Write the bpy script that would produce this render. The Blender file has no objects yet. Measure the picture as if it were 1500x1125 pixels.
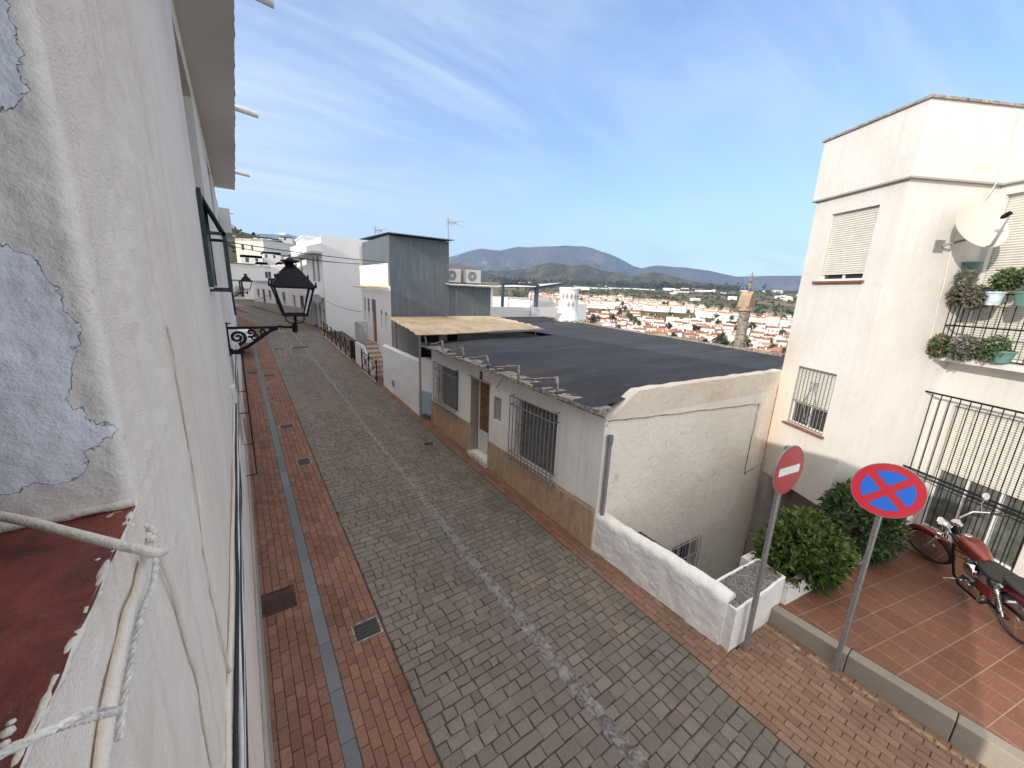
import bpy, math, random
import numpy as np
from mathutils import Vector, Matrix, noise as mnoise
random.seed(7)
scene = bpy.context.scene
COL = scene.collection
pi = math.pi

# ------------------------------------------------------------------ camera
FPX, CX, CY = 563.0, 750.0, 562.5
_D = np.array([653 - CX, 2900 - CY, FPX]); _D /= np.linalg.norm(_D)
_vy = -((345 - CX) * _D[0] + FPX * _D[2]) / _D[1]
_S = np.array([345 - CX, _vy, FPX]); _S /= np.linalg.norm(_S)
_R = np.cross(_S, -_D)
if _R[0] < 0: _R = -_R
cam = bpy.data.cameras.new("camera"); cam_o = bpy.data.objects.new("camera", cam); COL.objects.link(cam_o)
cam.sensor_width = 36.0; cam.lens = FPX / 1500 * 36; cam.clip_start = 0.03; cam.clip_end = 60000
cam_o.matrix_world = Matrix(((_R[0], -_R[1], -_R[2], 0), (_S[0], -_S[1], -_S[2], 0), (-_D[0], _D[1], _D[2], 0), (0, 0, 0, 1)))
scene.camera = cam_o

def ray(x, y):
    v = np.array([x - CX, y - CY, FPX])
    return np.array([v @ _R, v @ _S, -(v @ _D)])
def at_y(x, y, Y):
    r = ray(x, y); return r * (Y / r[1])
def az_el(x, y):
    r = ray(x, y); return math.atan2(r[0], r[1]), math.atan2(r[2], math.hypot(r[0], r[1]))

# ------------------------------------------------------------------ materials
def new_mat(name):
    m = bpy.data.materials.new(name); m.use_nodes = True
    nt = m.node_tree; b = nt.nodes["Principled BSDF"]
    return m, nt, b
def N(nt, t, **kw):
    n = nt.nodes.new(t)
    for k, v in kw.items():
        if hasattr(n, k): setattr(n, k, v)
        else: n.inputs[k].default_value = v
    return n
def L(nt, a, b): nt.links.new(a, b)
def pos_node(nt, scale=(1, 1, 1)):
    g = N(nt, "ShaderNodeNewGeometry"); mp = N(nt, "ShaderNodeMapping"); mp.inputs["Scale"].default_value = scale
    L(nt, g.outputs["Position"], mp.inputs["Vector"]); return mp.outputs["Vector"]
def tex_noise(nt, vec, scale, detail=4, rough=0.55, dist=0.0):
    n = N(nt, "ShaderNodeTexNoise"); n.inputs["Scale"].default_value = scale; n.inputs["Detail"].default_value = detail
    n.inputs["Roughness"].default_value = rough; n.inputs["Distortion"].default_value = dist
    L(nt, vec, n.inputs["Vector"]); return n.outputs["Fac"]
def ramp(nt, fac, stops):
    r = N(nt, "ShaderNodeValToRGB"); els = r.color_ramp.elements
    while len(els) > 1: els.remove(els[0])
    els[0].position = stops[0][0]; els[0].color = c4(stops[0][1])
    for p, c in stops[1:]:
        e = els.new(p); e.color = c4(c)
    L(nt, fac, r.inputs["Fac"]); return r.outputs["Color"]
def c4(c):
    if isinstance(c, (int, float)): return (c, c, c, 1)
    return (c[0], c[1], c[2], 1)
def mix(nt, fac, a, b, mode='MIX'):
    m = N(nt, "ShaderNodeMix", data_type='RGBA', blend_type=mode)
    for idx, v in ((0, fac), (6, a), (7, b)):
        if hasattr(v, "is_linked"): L(nt, v, m.inputs[idx])
        elif idx == 0: m.inputs[0].default_value = v
        else: m.inputs[idx].default_value = c4(v)
    return m.outputs[2]
def mth(nt, op, a, b=None, clamp=False):
    m = N(nt, "ShaderNodeMath", operation=op, use_clamp=clamp)
    for i, v in ((0, a), (1, b)):
        if v is None: continue
        if hasattr(v, "is_linked"): L(nt, v, m.inputs[i])
        else: m.inputs[i].default_value = v
    return m.outputs[0]
def bump(nt, b, h, strength=0.3, dist=0.02, prev=None):
    n = N(nt, "ShaderNodeBump"); n.inputs["Strength"].default_value = strength; n.inputs["Distance"].default_value = dist
    L(nt, h, n.inputs["Height"])
    if prev is not None: L(nt, prev, n.inputs["Normal"])
    L(nt, n.outputs["Normal"], b.inputs["Normal"]); return n.outputs["Normal"]

def plaster(name, base=(.78, .77, .74), dirt=(.55, .50, .42), amt=0.35, bumps=0.25, grain=60, rough=.9, streak=0.3, patch=None, stain=None):
    """painted render: broad tone changes, vertical run-off streaks, fine grain and trowel bumps"""
    m, nt, b = new_mat(name); v = pos_node(nt)
    big = tex_noise(nt, v, 0.9, 5, .6)
    vs = pos_node(nt, (3.0, 3.0, 0.22)); st = tex_noise(nt, vs, 3.2, 4, .6)
    f1 = ramp(nt, big, [(.42, 0), (.72, 1)]); f2 = ramp(nt, st, [(.52, 0), (.75, 1)])
    col = mix(nt, mth(nt, 'MULTIPLY', f1, amt), base, dirt)
    col = mix(nt, mth(nt, 'MULTIPLY', f2, streak), col, dirt)
    if patch:
        pn = ramp(nt, tex_noise(nt, v, patch[1], 6, .65, .3), [(patch[2], 0), (patch[2] + .012, 1)])
        col = mix(nt, pn, col, patch[0])
    if stain:
        sn = ramp(nt, tex_noise(nt, v, stain[1], 6, .7), [(stain[2], 0), (stain[2] + .12, 1)])
        col = mix(nt, mth(nt, 'MULTIPLY', sn, .8), col, stain[0])
    fine = tex_noise(nt, v, grain, 3, .6)
    col = mix(nt, mth(nt, 'MULTIPLY', fine, .16), col, (.35, .32, .28))
    L(nt, col, b.inputs["Base Color"]); b.inputs["Roughness"].default_value = rough
    med = tex_noise(nt, v, 7, 5, .6)
    h = mth(nt, 'ADD', mth(nt, 'MULTIPLY', med, .35 if grain > 150 else 1.0), mth(nt, 'MULTIPLY', fine, .5 if grain > 150 else .22))
    bump(nt, b, h, bumps, .03)
    return m
def add_runs(m, base=(.86, .83, .77)):
    nt = m.node_tree; b = nt.nodes["Principled BSDF"]; v = pos_node(nt); s = N(nt, "ShaderNodeSeparateXYZ"); L(nt, v, s.inputs[0])
    vy = N(nt, "ShaderNodeCombineXYZ"); L(nt, s.outputs[1], vy.inputs[0]); L(nt, mth(nt, 'MULTIPLY', s.outputs[2], .035), vy.inputs[1]); n = tex_noise(nt, vy.outputs[0], 22, 3, .7); n2 = tex_noise(nt, v, 1.3, 4, .6)
    f = mth(nt, 'MULTIPLY', ramp(nt, n, [(.60, 0), (.66, 1)]), ramp(nt, n2, [(.42, 0), (.62, .55)]))
    g = mth(nt, 'MULTIPLY', ramp(nt, n, [(.30, 1), (.37, 0)]), ramp(nt, n2, [(.38, .30), (.6, 0)]))
    src = b.inputs["Base Color"].links[0].from_socket; L(nt, mix(nt, g, mix(nt, f, src, base), (.50, .40, .30)), b.inputs["Base Color"])
def simple(name, col, rough=.6, metal=0.0, var=0.15, nscale=12, bumps=0.0, spec=None):
    m, nt, b = new_mat(name); v = pos_node(nt)
    n = tex_noise(nt, v, nscale, 5, .6)
    dark = tuple(c * (1 - var * 1.6) for c in col); light = tuple(min(1, c * (1 + var)) for c in col)
    L(nt, ramp(nt, n, [(.3, dark), (.7, light)]), b.inputs["Base Color"])
    b.inputs["Roughness"].default_value = rough; b.inputs["Metallic"].default_value = metal
    if spec is not None: b.inputs["Specular IOR Level"].default_value = spec
    if bumps: bump(nt, b, n, bumps, .02)
    return m
def tinted(name, dark, light, rough=.85, joint_noise=40, bumps=.3, spec=.3, dirt=(.1, .09, .085), warm=None):
    """each stone/brick has its own tone, stored per face corner"""
    m, nt, b = new_mat(name); v = pos_node(nt)
    a = N(nt, "ShaderNodeAttribute"); a.attribute_name = "tone"
    col = ramp(nt, a.outputs["Fac"], [(0, dark), (1, light)])
    n1 = tex_noise(nt, v, joint_noise, 4, .6); n2 = tex_noise(nt, v, 1.1, 5, .65)
    col = mix(nt, mth(nt, 'MULTIPLY', ramp(nt, n1, [(.35, 1), (.6, 0)]), .35), col, dirt)
    col = mix(nt, mth(nt, 'MULTIPLY', ramp(nt, n2, [(.45, 0), (.7, 1)]), .38), col, dirt)
    if warm:
        vw = pos_node(nt, (1.3, .35, 1)); nw = tex_noise(nt, vw, 1.6, 4, .6); col = mix(nt, mth(nt, 'MULTIPLY', ramp(nt, nw, [(.48, 0), (.70, 1)]), warm[1]), col, warm[0])
    L(nt, col, b.inputs["Base Color"]); b.inputs["Roughness"].default_value = rough
    b.inputs["Specular IOR Level"].default_value = spec
    bump(nt, b, n1, bumps, .008); return m

M = {}
M['facade'] = plaster('facade_plaster', (.86, .77, .655), (.60, .47, .35), .5, .42, 170, streak=.42, stain=((.52, .37, .23), 1.7, .70))
def add_joint_stain(m, x, y):
    nt = m.node_tree; b = nt.nodes["Principled BSDF"]; v = pos_node(nt); s = N(nt, "ShaderNodeSeparateXYZ"); L(nt, v, s.inputs[0])
    dx = mth(nt, 'SUBTRACT', s.outputs[0], x); dy = mth(nt, 'SUBTRACT', s.outputs[1], y); d = mth(nt, 'SQRT', mth(nt, 'ADD', mth(nt, 'MULTIPLY', dx, dx), mth(nt, 'MULTIPLY', dy, dy)))
    n = tex_noise(nt, pos_node(nt, (2, 2, .5)), 2.4, 6, .7); f = ramp(nt, mth(nt, 'SUBTRACT', n, mth(nt, 'MULTIPLY', d, .75)), [(.05, 0), (.5, .38)])
    zf = ramp(nt, mth(nt, 'ADD', mth(nt, 'MULTIPLY', s.outputs[2], -.5), mth(nt, 'MULTIPLY', n, .3)), [(.35, 0), (.75, 1)])
    src = b.inputs["Base Color"].links[0].from_socket; L(nt, mix(nt, mth(nt, 'MULTIPLY', f, zf), src, (.58, .38, .20)), b.inputs["Base Color"])
add_runs(M['facade'])
M['white'] = plaster('white_wall', (.80, .79, .77), (.6, .57, .52), .25, .22, 45, streak=.22)
M['white_rough'] = plaster('rough_whitewash', (.82, .82, .81), (.62, .58, .52), .22, .9, 14, streak=.08)
M['white_stain'] = plaster('stained_white_wall', (.81, .795, .765), (.47, .43, .37), .3, .3, 30, streak=.42)
M['gable'] = plaster('cream_gable_plaster', (.81, .775, .71), (.58, .50, .41), .42, .9, 18, streak=.25, patch=((.56, .50, .43), 3.6, .66))
M['gable_rough'] = plaster('flaking_parapet_plaster', (.76, .70, .61), (.55, .40, .28), .5, 1.0, 9, streak=.2, patch=((.6, .40, .27), 3.2, .66))
M['block'] = plaster('block_building_plaster', (.64, .63, .605), (.50, .43, .36), .35, .35, 70, streak=.3, stain=((.56, .40, .26), .5, .66))
add_joint_stain(M['block'], 10.33, 3.6); add_joint_stain(M['gable'], 10.33, 3.6)
M['concrete'] = plaster('raw_concrete', (.36, .33, .29), (.22, .2, .18), .5, .6, 25, streak=.4)
M['soffit'] = plaster('soffit_plaster', (.66, .65, .64), (.5, .47, .43), .25, .12, 60, streak=0)
M['kerb'] = plaster('kerb_concrete', (.27, .24, .20), (.14, .12, .10), .5, .5, 60, streak=.1)
M['oldtile'] = simple('weathered_roof_edge', (.33, .27, .22), .9, var=.5, nscale=18, bumps=.6)
M['black_metal'] = simple('black_painted_iron', (.008, .010, .014), .6, var=.3, nscale=30, spec=.2)
M['green_metal'] = simple('dark_green_paint', (.010, .024, .022), .4, var=.3, nscale=30)
M['grey_metal'] = simple('grey_painted_iron', (.19, .19, .19), .5, var=.2, nscale=30)
M['rail_grey'] = simple('pale_grey_rail', (.33, .37, .40), .5, var=.15)
M['galv'] = simple('galvanised_steel', (.33, .34, .35), .45, .6, var=.2, nscale=40)
M['chrome'] = simple('chrome', (.75, .75, .76), .12, 1.0, var=.05)
M['alu'] = simple('dull_aluminium', (.45, .45, .45), .35, .9, var=.15, nscale=40)
M['rubber'] = simple('black_rubber', (.018, .018, .018), .75, var=.3, nscale=40)
M['vinyl'] = simple('black_vinyl', (.022, .022, .024), .45, var=.2, nscale=25, bumps=.1)
M['dark'] = simple('dark_interior', (.035, .037, .042), .8)
M['wood'] = simple('brown_wood', (.20, .115, .055), .6, var=.35, nscale=7)
M['darkwood'] = simple('dark_wood', (.07, .04, .025), .6, var=.3, nscale=7)
M['shutter'] = simple('cream_roller_blind', (.60, .585, .53), .55, var=.06, nscale=6)
M['shutter_grey'] = simple('grey_roller_blind', (.13, .13, .125), .6, var=.2, nscale=9)
M['frame'] = simple('white_window_frame', (.72, .72, .70), .4, var=.05)
M['sill_red'] = simple('red_clay_sill', (.23, .085, .055), .6, var=.25, nscale=20)
M['pot'] = simple('green_plastic_pot', (.10, .20, .17), .45, var=.1)
M['pot_blue'] = simple('white_blue_pot', (.55, .66, .72), .35, var=.3, nscale=9)
M['cable_w'] = simple('white_cable', (.66, .65, .62), .6, var=.1)
M['cable_b'] = simple('black_cable', (.015, .015, .016), .6, var=.1)
M['cable_c'] = plaster('painted_over_cable', (.74, .68, .58), (.45, .33, .2), .5, .6, 120, streak=.1)
M['rope'] = simple('white_rope', (.76, .72, .64), .9, var=.25, nscale=90, bumps=.5)
M['twine'] = simple('beige_twine', (.55, .46, .33), .9, var=.2, nscale=90)
M['stucco_tan'] = None
M['darkgrey_metal'] = simple('dark_cover_iron', (.035, .033, .031), .6, var=.4, nscale=40, bumps=.3)
M['terracotta'] = simple('terracotta_cap', (.40, .285, .20), .8, var=.25, nscale=10)
M['stone_grey'] = simple('grey_stone', (.30, .27, .23), .9, var=.5, nscale=14, bumps=.8)
M['rust'] = simple('rusty_strip', (.09, .045, .03), .8, var=.4, nscale=8)
M['mat_brown'] = simple('brown_grate', (.045, .022, .016), .7, var=.3, nscale=9)
M['canvas'] = simple('brown_canvas', (.17, .125, .09), .85, var=.2)
M['reed'] = simple('pale_reed', (.68, .58, .38), .8, var=.25, nscale=20)
M['marble'] = simple('worn_marble_step', (.55, .50, .43), .5, var=.3, nscale=9)
M['step_clay'] = simple('clay_step', (.33, .19, .12), .75, var=.2, nscale=10)
M['ac_white'] = simple('ac_casing', (.68, .67, .63), .45, var=.06)
M['dish'] = None
M['pink'] = simple('pink_blossom', (.72, .20, .30), .7, var=.15)
M['lilac'] = simple('lilac_blossom', (.42, .38, .58), .7, var=.2)
M['soil'] = simple('dry_soil', (.16, .12, .09), .95, var=.4, nscale=20, bumps=.5)

def mk_stripe(name, c1, c2, scale, axis, rough=.6, bumps=.5):
    m, nt, b = new_mat(name); v = pos_node(nt)
    s = N(nt, "ShaderNodeSeparateXYZ"); L(nt, v, s.inputs[0])
    w = mth(nt, 'SINE', mth(nt, 'MULTIPLY', s.outputs[axis], scale))
    w = mth(nt, 'ADD', mth(nt, 'MULTIPLY', w, .5), .5)
    n = tex_noise(nt, v, 2.0, 6, .65); vs = pos_node(nt, (4, 4, .3)); n2 = tex_noise(nt, vs, 2.5, 4, .6)
    col = mix(nt, ramp(nt, n, [(.35, 0), (.7, 1)]), c1, c2)
    col = mix(nt, mth(nt, 'MULTIPLY', ramp(nt, n2, [(.5, 0), (.72, 1)]), .4), col, tuple(min(1, c * 1.9 + .03) for c in c2))
    L(nt, col, b.inputs["Base Color"]); b.inputs["Roughness"].default_value = rough
    bump(nt, b, w, bumps, .01); return m
M['clad'] = mk_stripe('blue_grey_cladding', (.090, .113, .130), (.115, .137, .150), 2 * pi / .09, 0, .55, .35)

def dado():
    m, nt, b = new_mat('tan_veined_tiles'); v = pos_node(nt, (1, 1, 1))
    vs = pos_node(nt, (2, 2, .5)); n = tex_noise(nt, vs, 5, 6, .7, 1.2); n2 = tex_noise(nt, v, 26, 4, .6)
    col = ramp(nt, n, [(.3, (.30, .19, .12)), (.5, (.47, .33, .22)), (.7, (.58, .44, .31))])
    col = mix(nt, mth(nt, 'MULTIPLY', n2, .3), col, (.25, .17, .11))
    L(nt, col, b.inputs["Base Color"]); b.inputs["Roughness"].default_value = .45
    bump(nt, b, n2, .1, .01); return m
M['dado'] = dado()
def granite():
    m, nt, b = new_mat('speckled_granite'); v = pos_node(nt)
    n = tex_noise(nt, v, 70, 3, .7); n2 = tex_noise(nt, v, 150, 2, .5)
    col = ramp(nt, n, [(.36, (.09, .075, .06)), (.5, (.32, .26, .21)), (.64, (.5, .43, .36))])
    col = mix(nt, ramp(nt, n2, [(.55, 0), (.62, .7)]), col, (.05, .045, .04))
    L(nt, col, b.inputs["Base Color"]); b.inputs["Roughness"].default_value = .4; return m
M['granite'] = granite()
def gravel():
    m, nt, b = new_mat('grey_gravel'); v = pos_node(nt)
    vo = N(nt, "ShaderNodeTexVoronoi"); vo.inputs["Scale"].default_value = 55; L(nt, v, vo.inputs["Vector"])
    col = mix(nt, vo.outputs["Color"], (.10, .095, .09), (.34, .32, .31)); L(nt, col, b.inputs["Base Color"])
    b.inputs["Roughness"].default_value = .95; bump(nt, b, vo.outputs["Distance"], .9, .02); return m
M['gravel'] = gravel()
def felt():
    m, nt, b = new_mat('black_roofing_felt'); v = pos_node(nt)
    vb = pos_node(nt, (.25, 1.2, 1)); n = tex_noise(nt, vb, 1.0, 6, .65, .4); n2 = tex_noise(nt, v, 120, 2, .5); n3 = tex_noise(nt, v, 5, 5, .6)
    col = ramp(nt, n, [(.3, (.015, .016, .018)), (.5, (.026, .027, .030)), (.66, (.046, .046, .047)), (.78, (.09, .086, .082))])
    col = mix(nt, mth(nt, 'MULTIPLY', ramp(nt, n3, [(.55, 0), (.75, 1)]), .4), col, (.10, .096, .092))
    # lap joints every metre along the slope
    s = N(nt, "ShaderNodeSeparateXYZ"); L(nt, v, s.inputs[0])
    fr = mth(nt, 'FRACT', mth(nt, 'ADD', s.outputs[1], mth(nt, 'MULTIPLY', n3, .06)))
    lap = ramp(nt, fr, [(0, 1), (.02, .0), (.98, 0), (1, 1)])
    col = mix(nt, mth(nt, 'MULTIPLY', lap, .7), col, (.012, .013, .015))
    L(nt, col, b.inputs["Base Color"]); b.inputs["Roughness"].default_value = .85
    h = mth(nt, 'ADD', mth(nt, 'MULTIPLY', n2, .25), n3); bump(nt, b, h, .35, .02); return m
M['felt'] = felt()
def fibre_sheet():
    m, nt, b = new_mat('weathered_tan_sheet'); v = pos_node(nt)
    vb = pos_node(nt, (1.5, .35, 1)); n = tex_noise(nt, vb, 2.0, 6, .7); n3 = tex_noise(nt, v, 30, 4, .6)
    col = ramp(nt, n, [(.3, (.36, .25, .15)), (.5, (.56, .42, .27)), (.7, (.64, .53, .38))])
    col = mix(nt, mth(nt, 'MULTIPLY', n3, .25), col, (.3, .24, .18))
    L(nt, col, b.inputs["Base Color"]); b.inputs["Roughness"].default_value = .85; bump(nt, b, n3, .3, .01); return m
M['sheet'] = fibre_sheet()
def red_paint():
    m, nt, b = new_mat('flaking_oxide_red'); v = pos_node(nt)
    n = tex_noise(nt, v, 9, 7, .7, .4); vs = pos_node(nt, (7, 1.5, 3)); n2 = tex_noise(nt, vs, 5, 5, .6); n3 = tex_noise(nt, v, 130, 3, .6)
    col = ramp(nt, n, [(.32, (.06, .013, .011)), (.5, (.17, .034, .022)), (.68, (.25, .055, .034))])
    col = mix(nt, mth(nt, 'MULTIPLY', ramp(nt, n2, [(.56, 0), (.68, 1)]), .55), col, (.06, .018, .018))
    chip = ramp(nt, mth(nt, 'ADD', n, mth(nt, 'MULTIPLY', n2, .35)), [(.875, 0), (.89, 1)])
    col = mix(nt, chip, col, (.55, .50, .45))
    L(nt, col, b.inputs["Base Color"]); b.inputs["Roughness"].default_value = .55
    h = mth(nt, 'ADD', n, mth(nt, 'MULTIPLY', n3, .15)); bump(nt, b, h, .35, .02); return m
M['red_sill'] = red_paint()
def jamb_mat():
    """cream stucco with remnants of a bluish white paint coat, each remnant with a torn outline"""
    m, nt, b = new_mat('peeling_reveal_plaster'); v = pos_node(nt)
    nz = tex_noise(nt, v, 14, 6, .62); fine = tex_noise(nt, v, 120, 3, .6); med = tex_noise(nt, v, 42, 6, .68)
    s = N(nt, "ShaderNodeSeparateXYZ"); L(nt, v, s.inputs[0])
    def blob(cx, cz, rx, rz):
        dx = mth(nt, 'DIVIDE', mth(nt, 'SUBTRACT', s.outputs[0], cx), rx)
        dz = mth(nt, 'DIVIDE', mth(nt, 'SUBTRACT', s.outputs[2], cz), rz)
        d = mth(nt, 'SQRT', mth(nt, 'ADD', mth(nt, 'MULTIPLY', dx, dx), mth(nt, 'MULTIPLY', dz, dz)))
        return mth(nt, 'SUBTRACT', 1.0, d)
    f = blob(-.285, .33, .07, .13)
    f = mth(nt, 'MAXIMUM', f, blob(-.31, -.10, .085, .14))
    f = mth(nt, 'MAXIMUM', f, blob(-.33, -.27, .115, .085))
    f = mth(nt, 'ADD', f, mth(nt, 'MULTIPLY', mth(nt, 'SUBTRACT', nz, .5), 1.0))
    mask = ramp(nt, f, [(.0, 0), (.010, 1)]); edge = ramp(nt, f, [(-.035, 0), (-.006, 1), (.002, 0)])
    rim = ramp(nt, f, [(-.10, 0), (-.01, 1), (.02, 0)])
    col = ramp(nt, med, [(.3, (.70, .64, .54)), (.55, (.78, .725, .63)), (.75, (.82, .77, .68))])
    col = mix(nt, mth(nt, 'MULTIPLY', ramp(nt, nz, [(.55, 0), (.72, 1)]), .4), col, (.50, .41, .31))
    col = mix(nt, mth(nt, 'MULTIPLY', rim, .25), col, (.72, .69, .64))
    pt = ramp(nt, med, [(.3, (.76, .75, .74)), (.7, (.84, .83, .82))])
    rdg = mth(nt, 'ADD', mth(nt, 'MULTIPLY', mth(nt, 'ADD', s.outputs[0], .212), 55), mth(nt, 'MULTIPLY', nz, 1.2)); rg_ = ramp(nt, rdg, [(.5, 0), (1.1, 1)])
    col = mix(nt, mth(nt, 'MULTIPLY', rg_, .7), col, (.78, .70, .60)); br = ramp(nt, tex_noise(nt, v, 22, 5, .7), [(.60, 0), (.70, 1)])
    col = mix(nt, mth(nt, 'MULTIPLY', mth(nt, 'MULTIPLY', rg_, br), .7), col, (.45, .30, .18))
    col = mix(nt, mask, col, pt); col = mix(nt, mth(nt, 'MULTIPLY', edge, .35), col, (.36, .32, .27))
    L(nt, col, b.inputs["Base Color"]); b.inputs["Roughness"].default_value = .9
    h = mth(nt, 'ADD', mth(nt, 'MULTIPLY', med, .45), mth(nt, 'MULTIPLY', fine, .6))
    h = mth(nt, 'ADD', h, mth(nt, 'MULTIPLY', mask, .25))
    b1 = bump(nt, b, h, .62, .008); bump(nt, b, mask, .9, .004, prev=b1); return m
M['jamb'] = jamb_mat()
def glass_dark(name='dark_window_glass', col=(.03, .035, .04)):
    m, nt, b = new_mat(name)
    b.inputs["Base Color"].default_value = c4(col); b.inputs["Roughness"].default_value = .06
    b.inputs["Specular IOR Level"].default_value = .7; return m
M['glass'] = glass_dark()
M['glass_pale'] = simple('painted_reflection_glass', (.13, .14, .125), .12, var=.35, nscale=5)  # window reflection painted in as a paler glass colour
def clear_glass():
    m, nt, b = new_mat('clear_lantern_glass')
    tr = N(nt, "ShaderNodeBsdfTransparent"); gl = N(nt, "ShaderNodeBsdfGlossy"); gl.inputs["Roughness"].default_value = .03
    fr = N(nt, "ShaderNodeFresnel"); fr.inputs["IOR"].default_value = 1.3
    mx = N(nt, "ShaderNodeMixShader"); L(nt, fr.outputs[0], mx.inputs[0]); L(nt, tr.outputs[0], mx.inputs[1]); L(nt, gl.outputs[0], mx.inputs[2])
    L(nt, mx.outputs[0], nt.nodes["Material Output"].inputs["Surface"]); return m
M['clear'] = clear_glass()
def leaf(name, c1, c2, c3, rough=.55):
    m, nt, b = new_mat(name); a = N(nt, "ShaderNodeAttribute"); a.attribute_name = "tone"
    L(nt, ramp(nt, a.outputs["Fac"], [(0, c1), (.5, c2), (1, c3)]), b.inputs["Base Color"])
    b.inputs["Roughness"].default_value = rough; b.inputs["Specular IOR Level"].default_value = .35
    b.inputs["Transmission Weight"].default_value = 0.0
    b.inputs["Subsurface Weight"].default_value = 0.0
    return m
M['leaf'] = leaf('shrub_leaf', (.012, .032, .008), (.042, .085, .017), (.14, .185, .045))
M['leaf_dark'] = leaf('dark_shrub_leaf', (.018, .042, .014), (.036, .072, .024), (.075, .115, .04))
M['leaf_dry'] = leaf('greyish_leaf', (.06, .07, .045), (.11, .12, .085), (.20, .19, .15))
M['leaf_pot'] = leaf('geranium_leaf', (.035, .06, .02), (.065, .10, .04), (.12, .16, .07))
M['palm'] = leaf('palm_frond', (.015, .022, .012), (.03, .042, .022), (.055, .07, .035))
M['far_tree'] = leaf('far_tree_leaf', (.022, .030, .018), (.045, .056, .030), (.085, .095, .052))
M['trunk'] = simple('palm_trunk', (.12, .09, .065), .9, var=.3)
def paint_red():
    m, nt, b = new_mat('metallic_red_paint'); b.inputs["Base Color"].default_value = (.21, .035, .018, 1)
    b.inputs["Metallic"].default_value = .45; b.inputs["Roughness"].default_value = .28
    b.inputs["Coat Weight"].default_value = .7; b.inputs["Coat Roughness"].default_value = .08; return m
M['moto_red'] = paint_red()
M['moto_dark'] = simple('dark_red_paint', (.10, .012, .014), .3, var=.1); 
def dishm():
    m, nt, b = new_mat('cream_dish_paint'); v = pos_node(nt)
    n = tex_noise(nt, v, 9, 6, .7); s = N(nt, "ShaderNodeVectorMath", operation='DISTANCE'); L(nt, v, s.inputs[0]); s.inputs[1].default_value = (10.42, 1.20, 1.33)
    r = ramp(nt, mth(nt, 'ADD', s.outputs["Value"], mth(nt, 'MULTIPLY', mth(nt, 'SUBTRACT', n, .5), .35)), [(.03, 1), (.09, 0)])
    L(nt, mix(nt, r, (.50, .49, .44), (.42, .22, .09)), b.inputs["Base Color"]); b.inputs["Roughness"].default_value = .55; return m
M['dish'] = dishm()
def sign_mat(name, col, rough=.35):
    m, nt, b = new_mat(name); v = pos_node(nt)
    vo = N(nt, "ShaderNodeTexVoronoi"); vo.inputs["Scale"].default_value = 160; L(nt, v, vo.inputs["Vector"])
    d = tuple(c * .88 for c in col)
    gr = ramp(nt, tex_noise(nt, v, 6, 6, .7), [(.5, 0), (.75, .45)])
    L(nt, mix(nt, gr, mix(nt, vo.outputs["Distance"], col, d), tuple(c * .55 + .05 for c in col)), b.inputs["Base Color"]); b.inputs["Roughness"].default_value = rough; return m
M['sign_red'] = sign_mat('sign_red', (.72, .012, .035)); M['sign_blue'] = sign_mat('sign_blue', (.012, .17, .80)); M['sign_white'] = sign_mat('sign_white', (.75, .75, .74))
M['sign_red_old'] = sign_mat('faded_sign_red', (.36, .03, .035))

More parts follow.
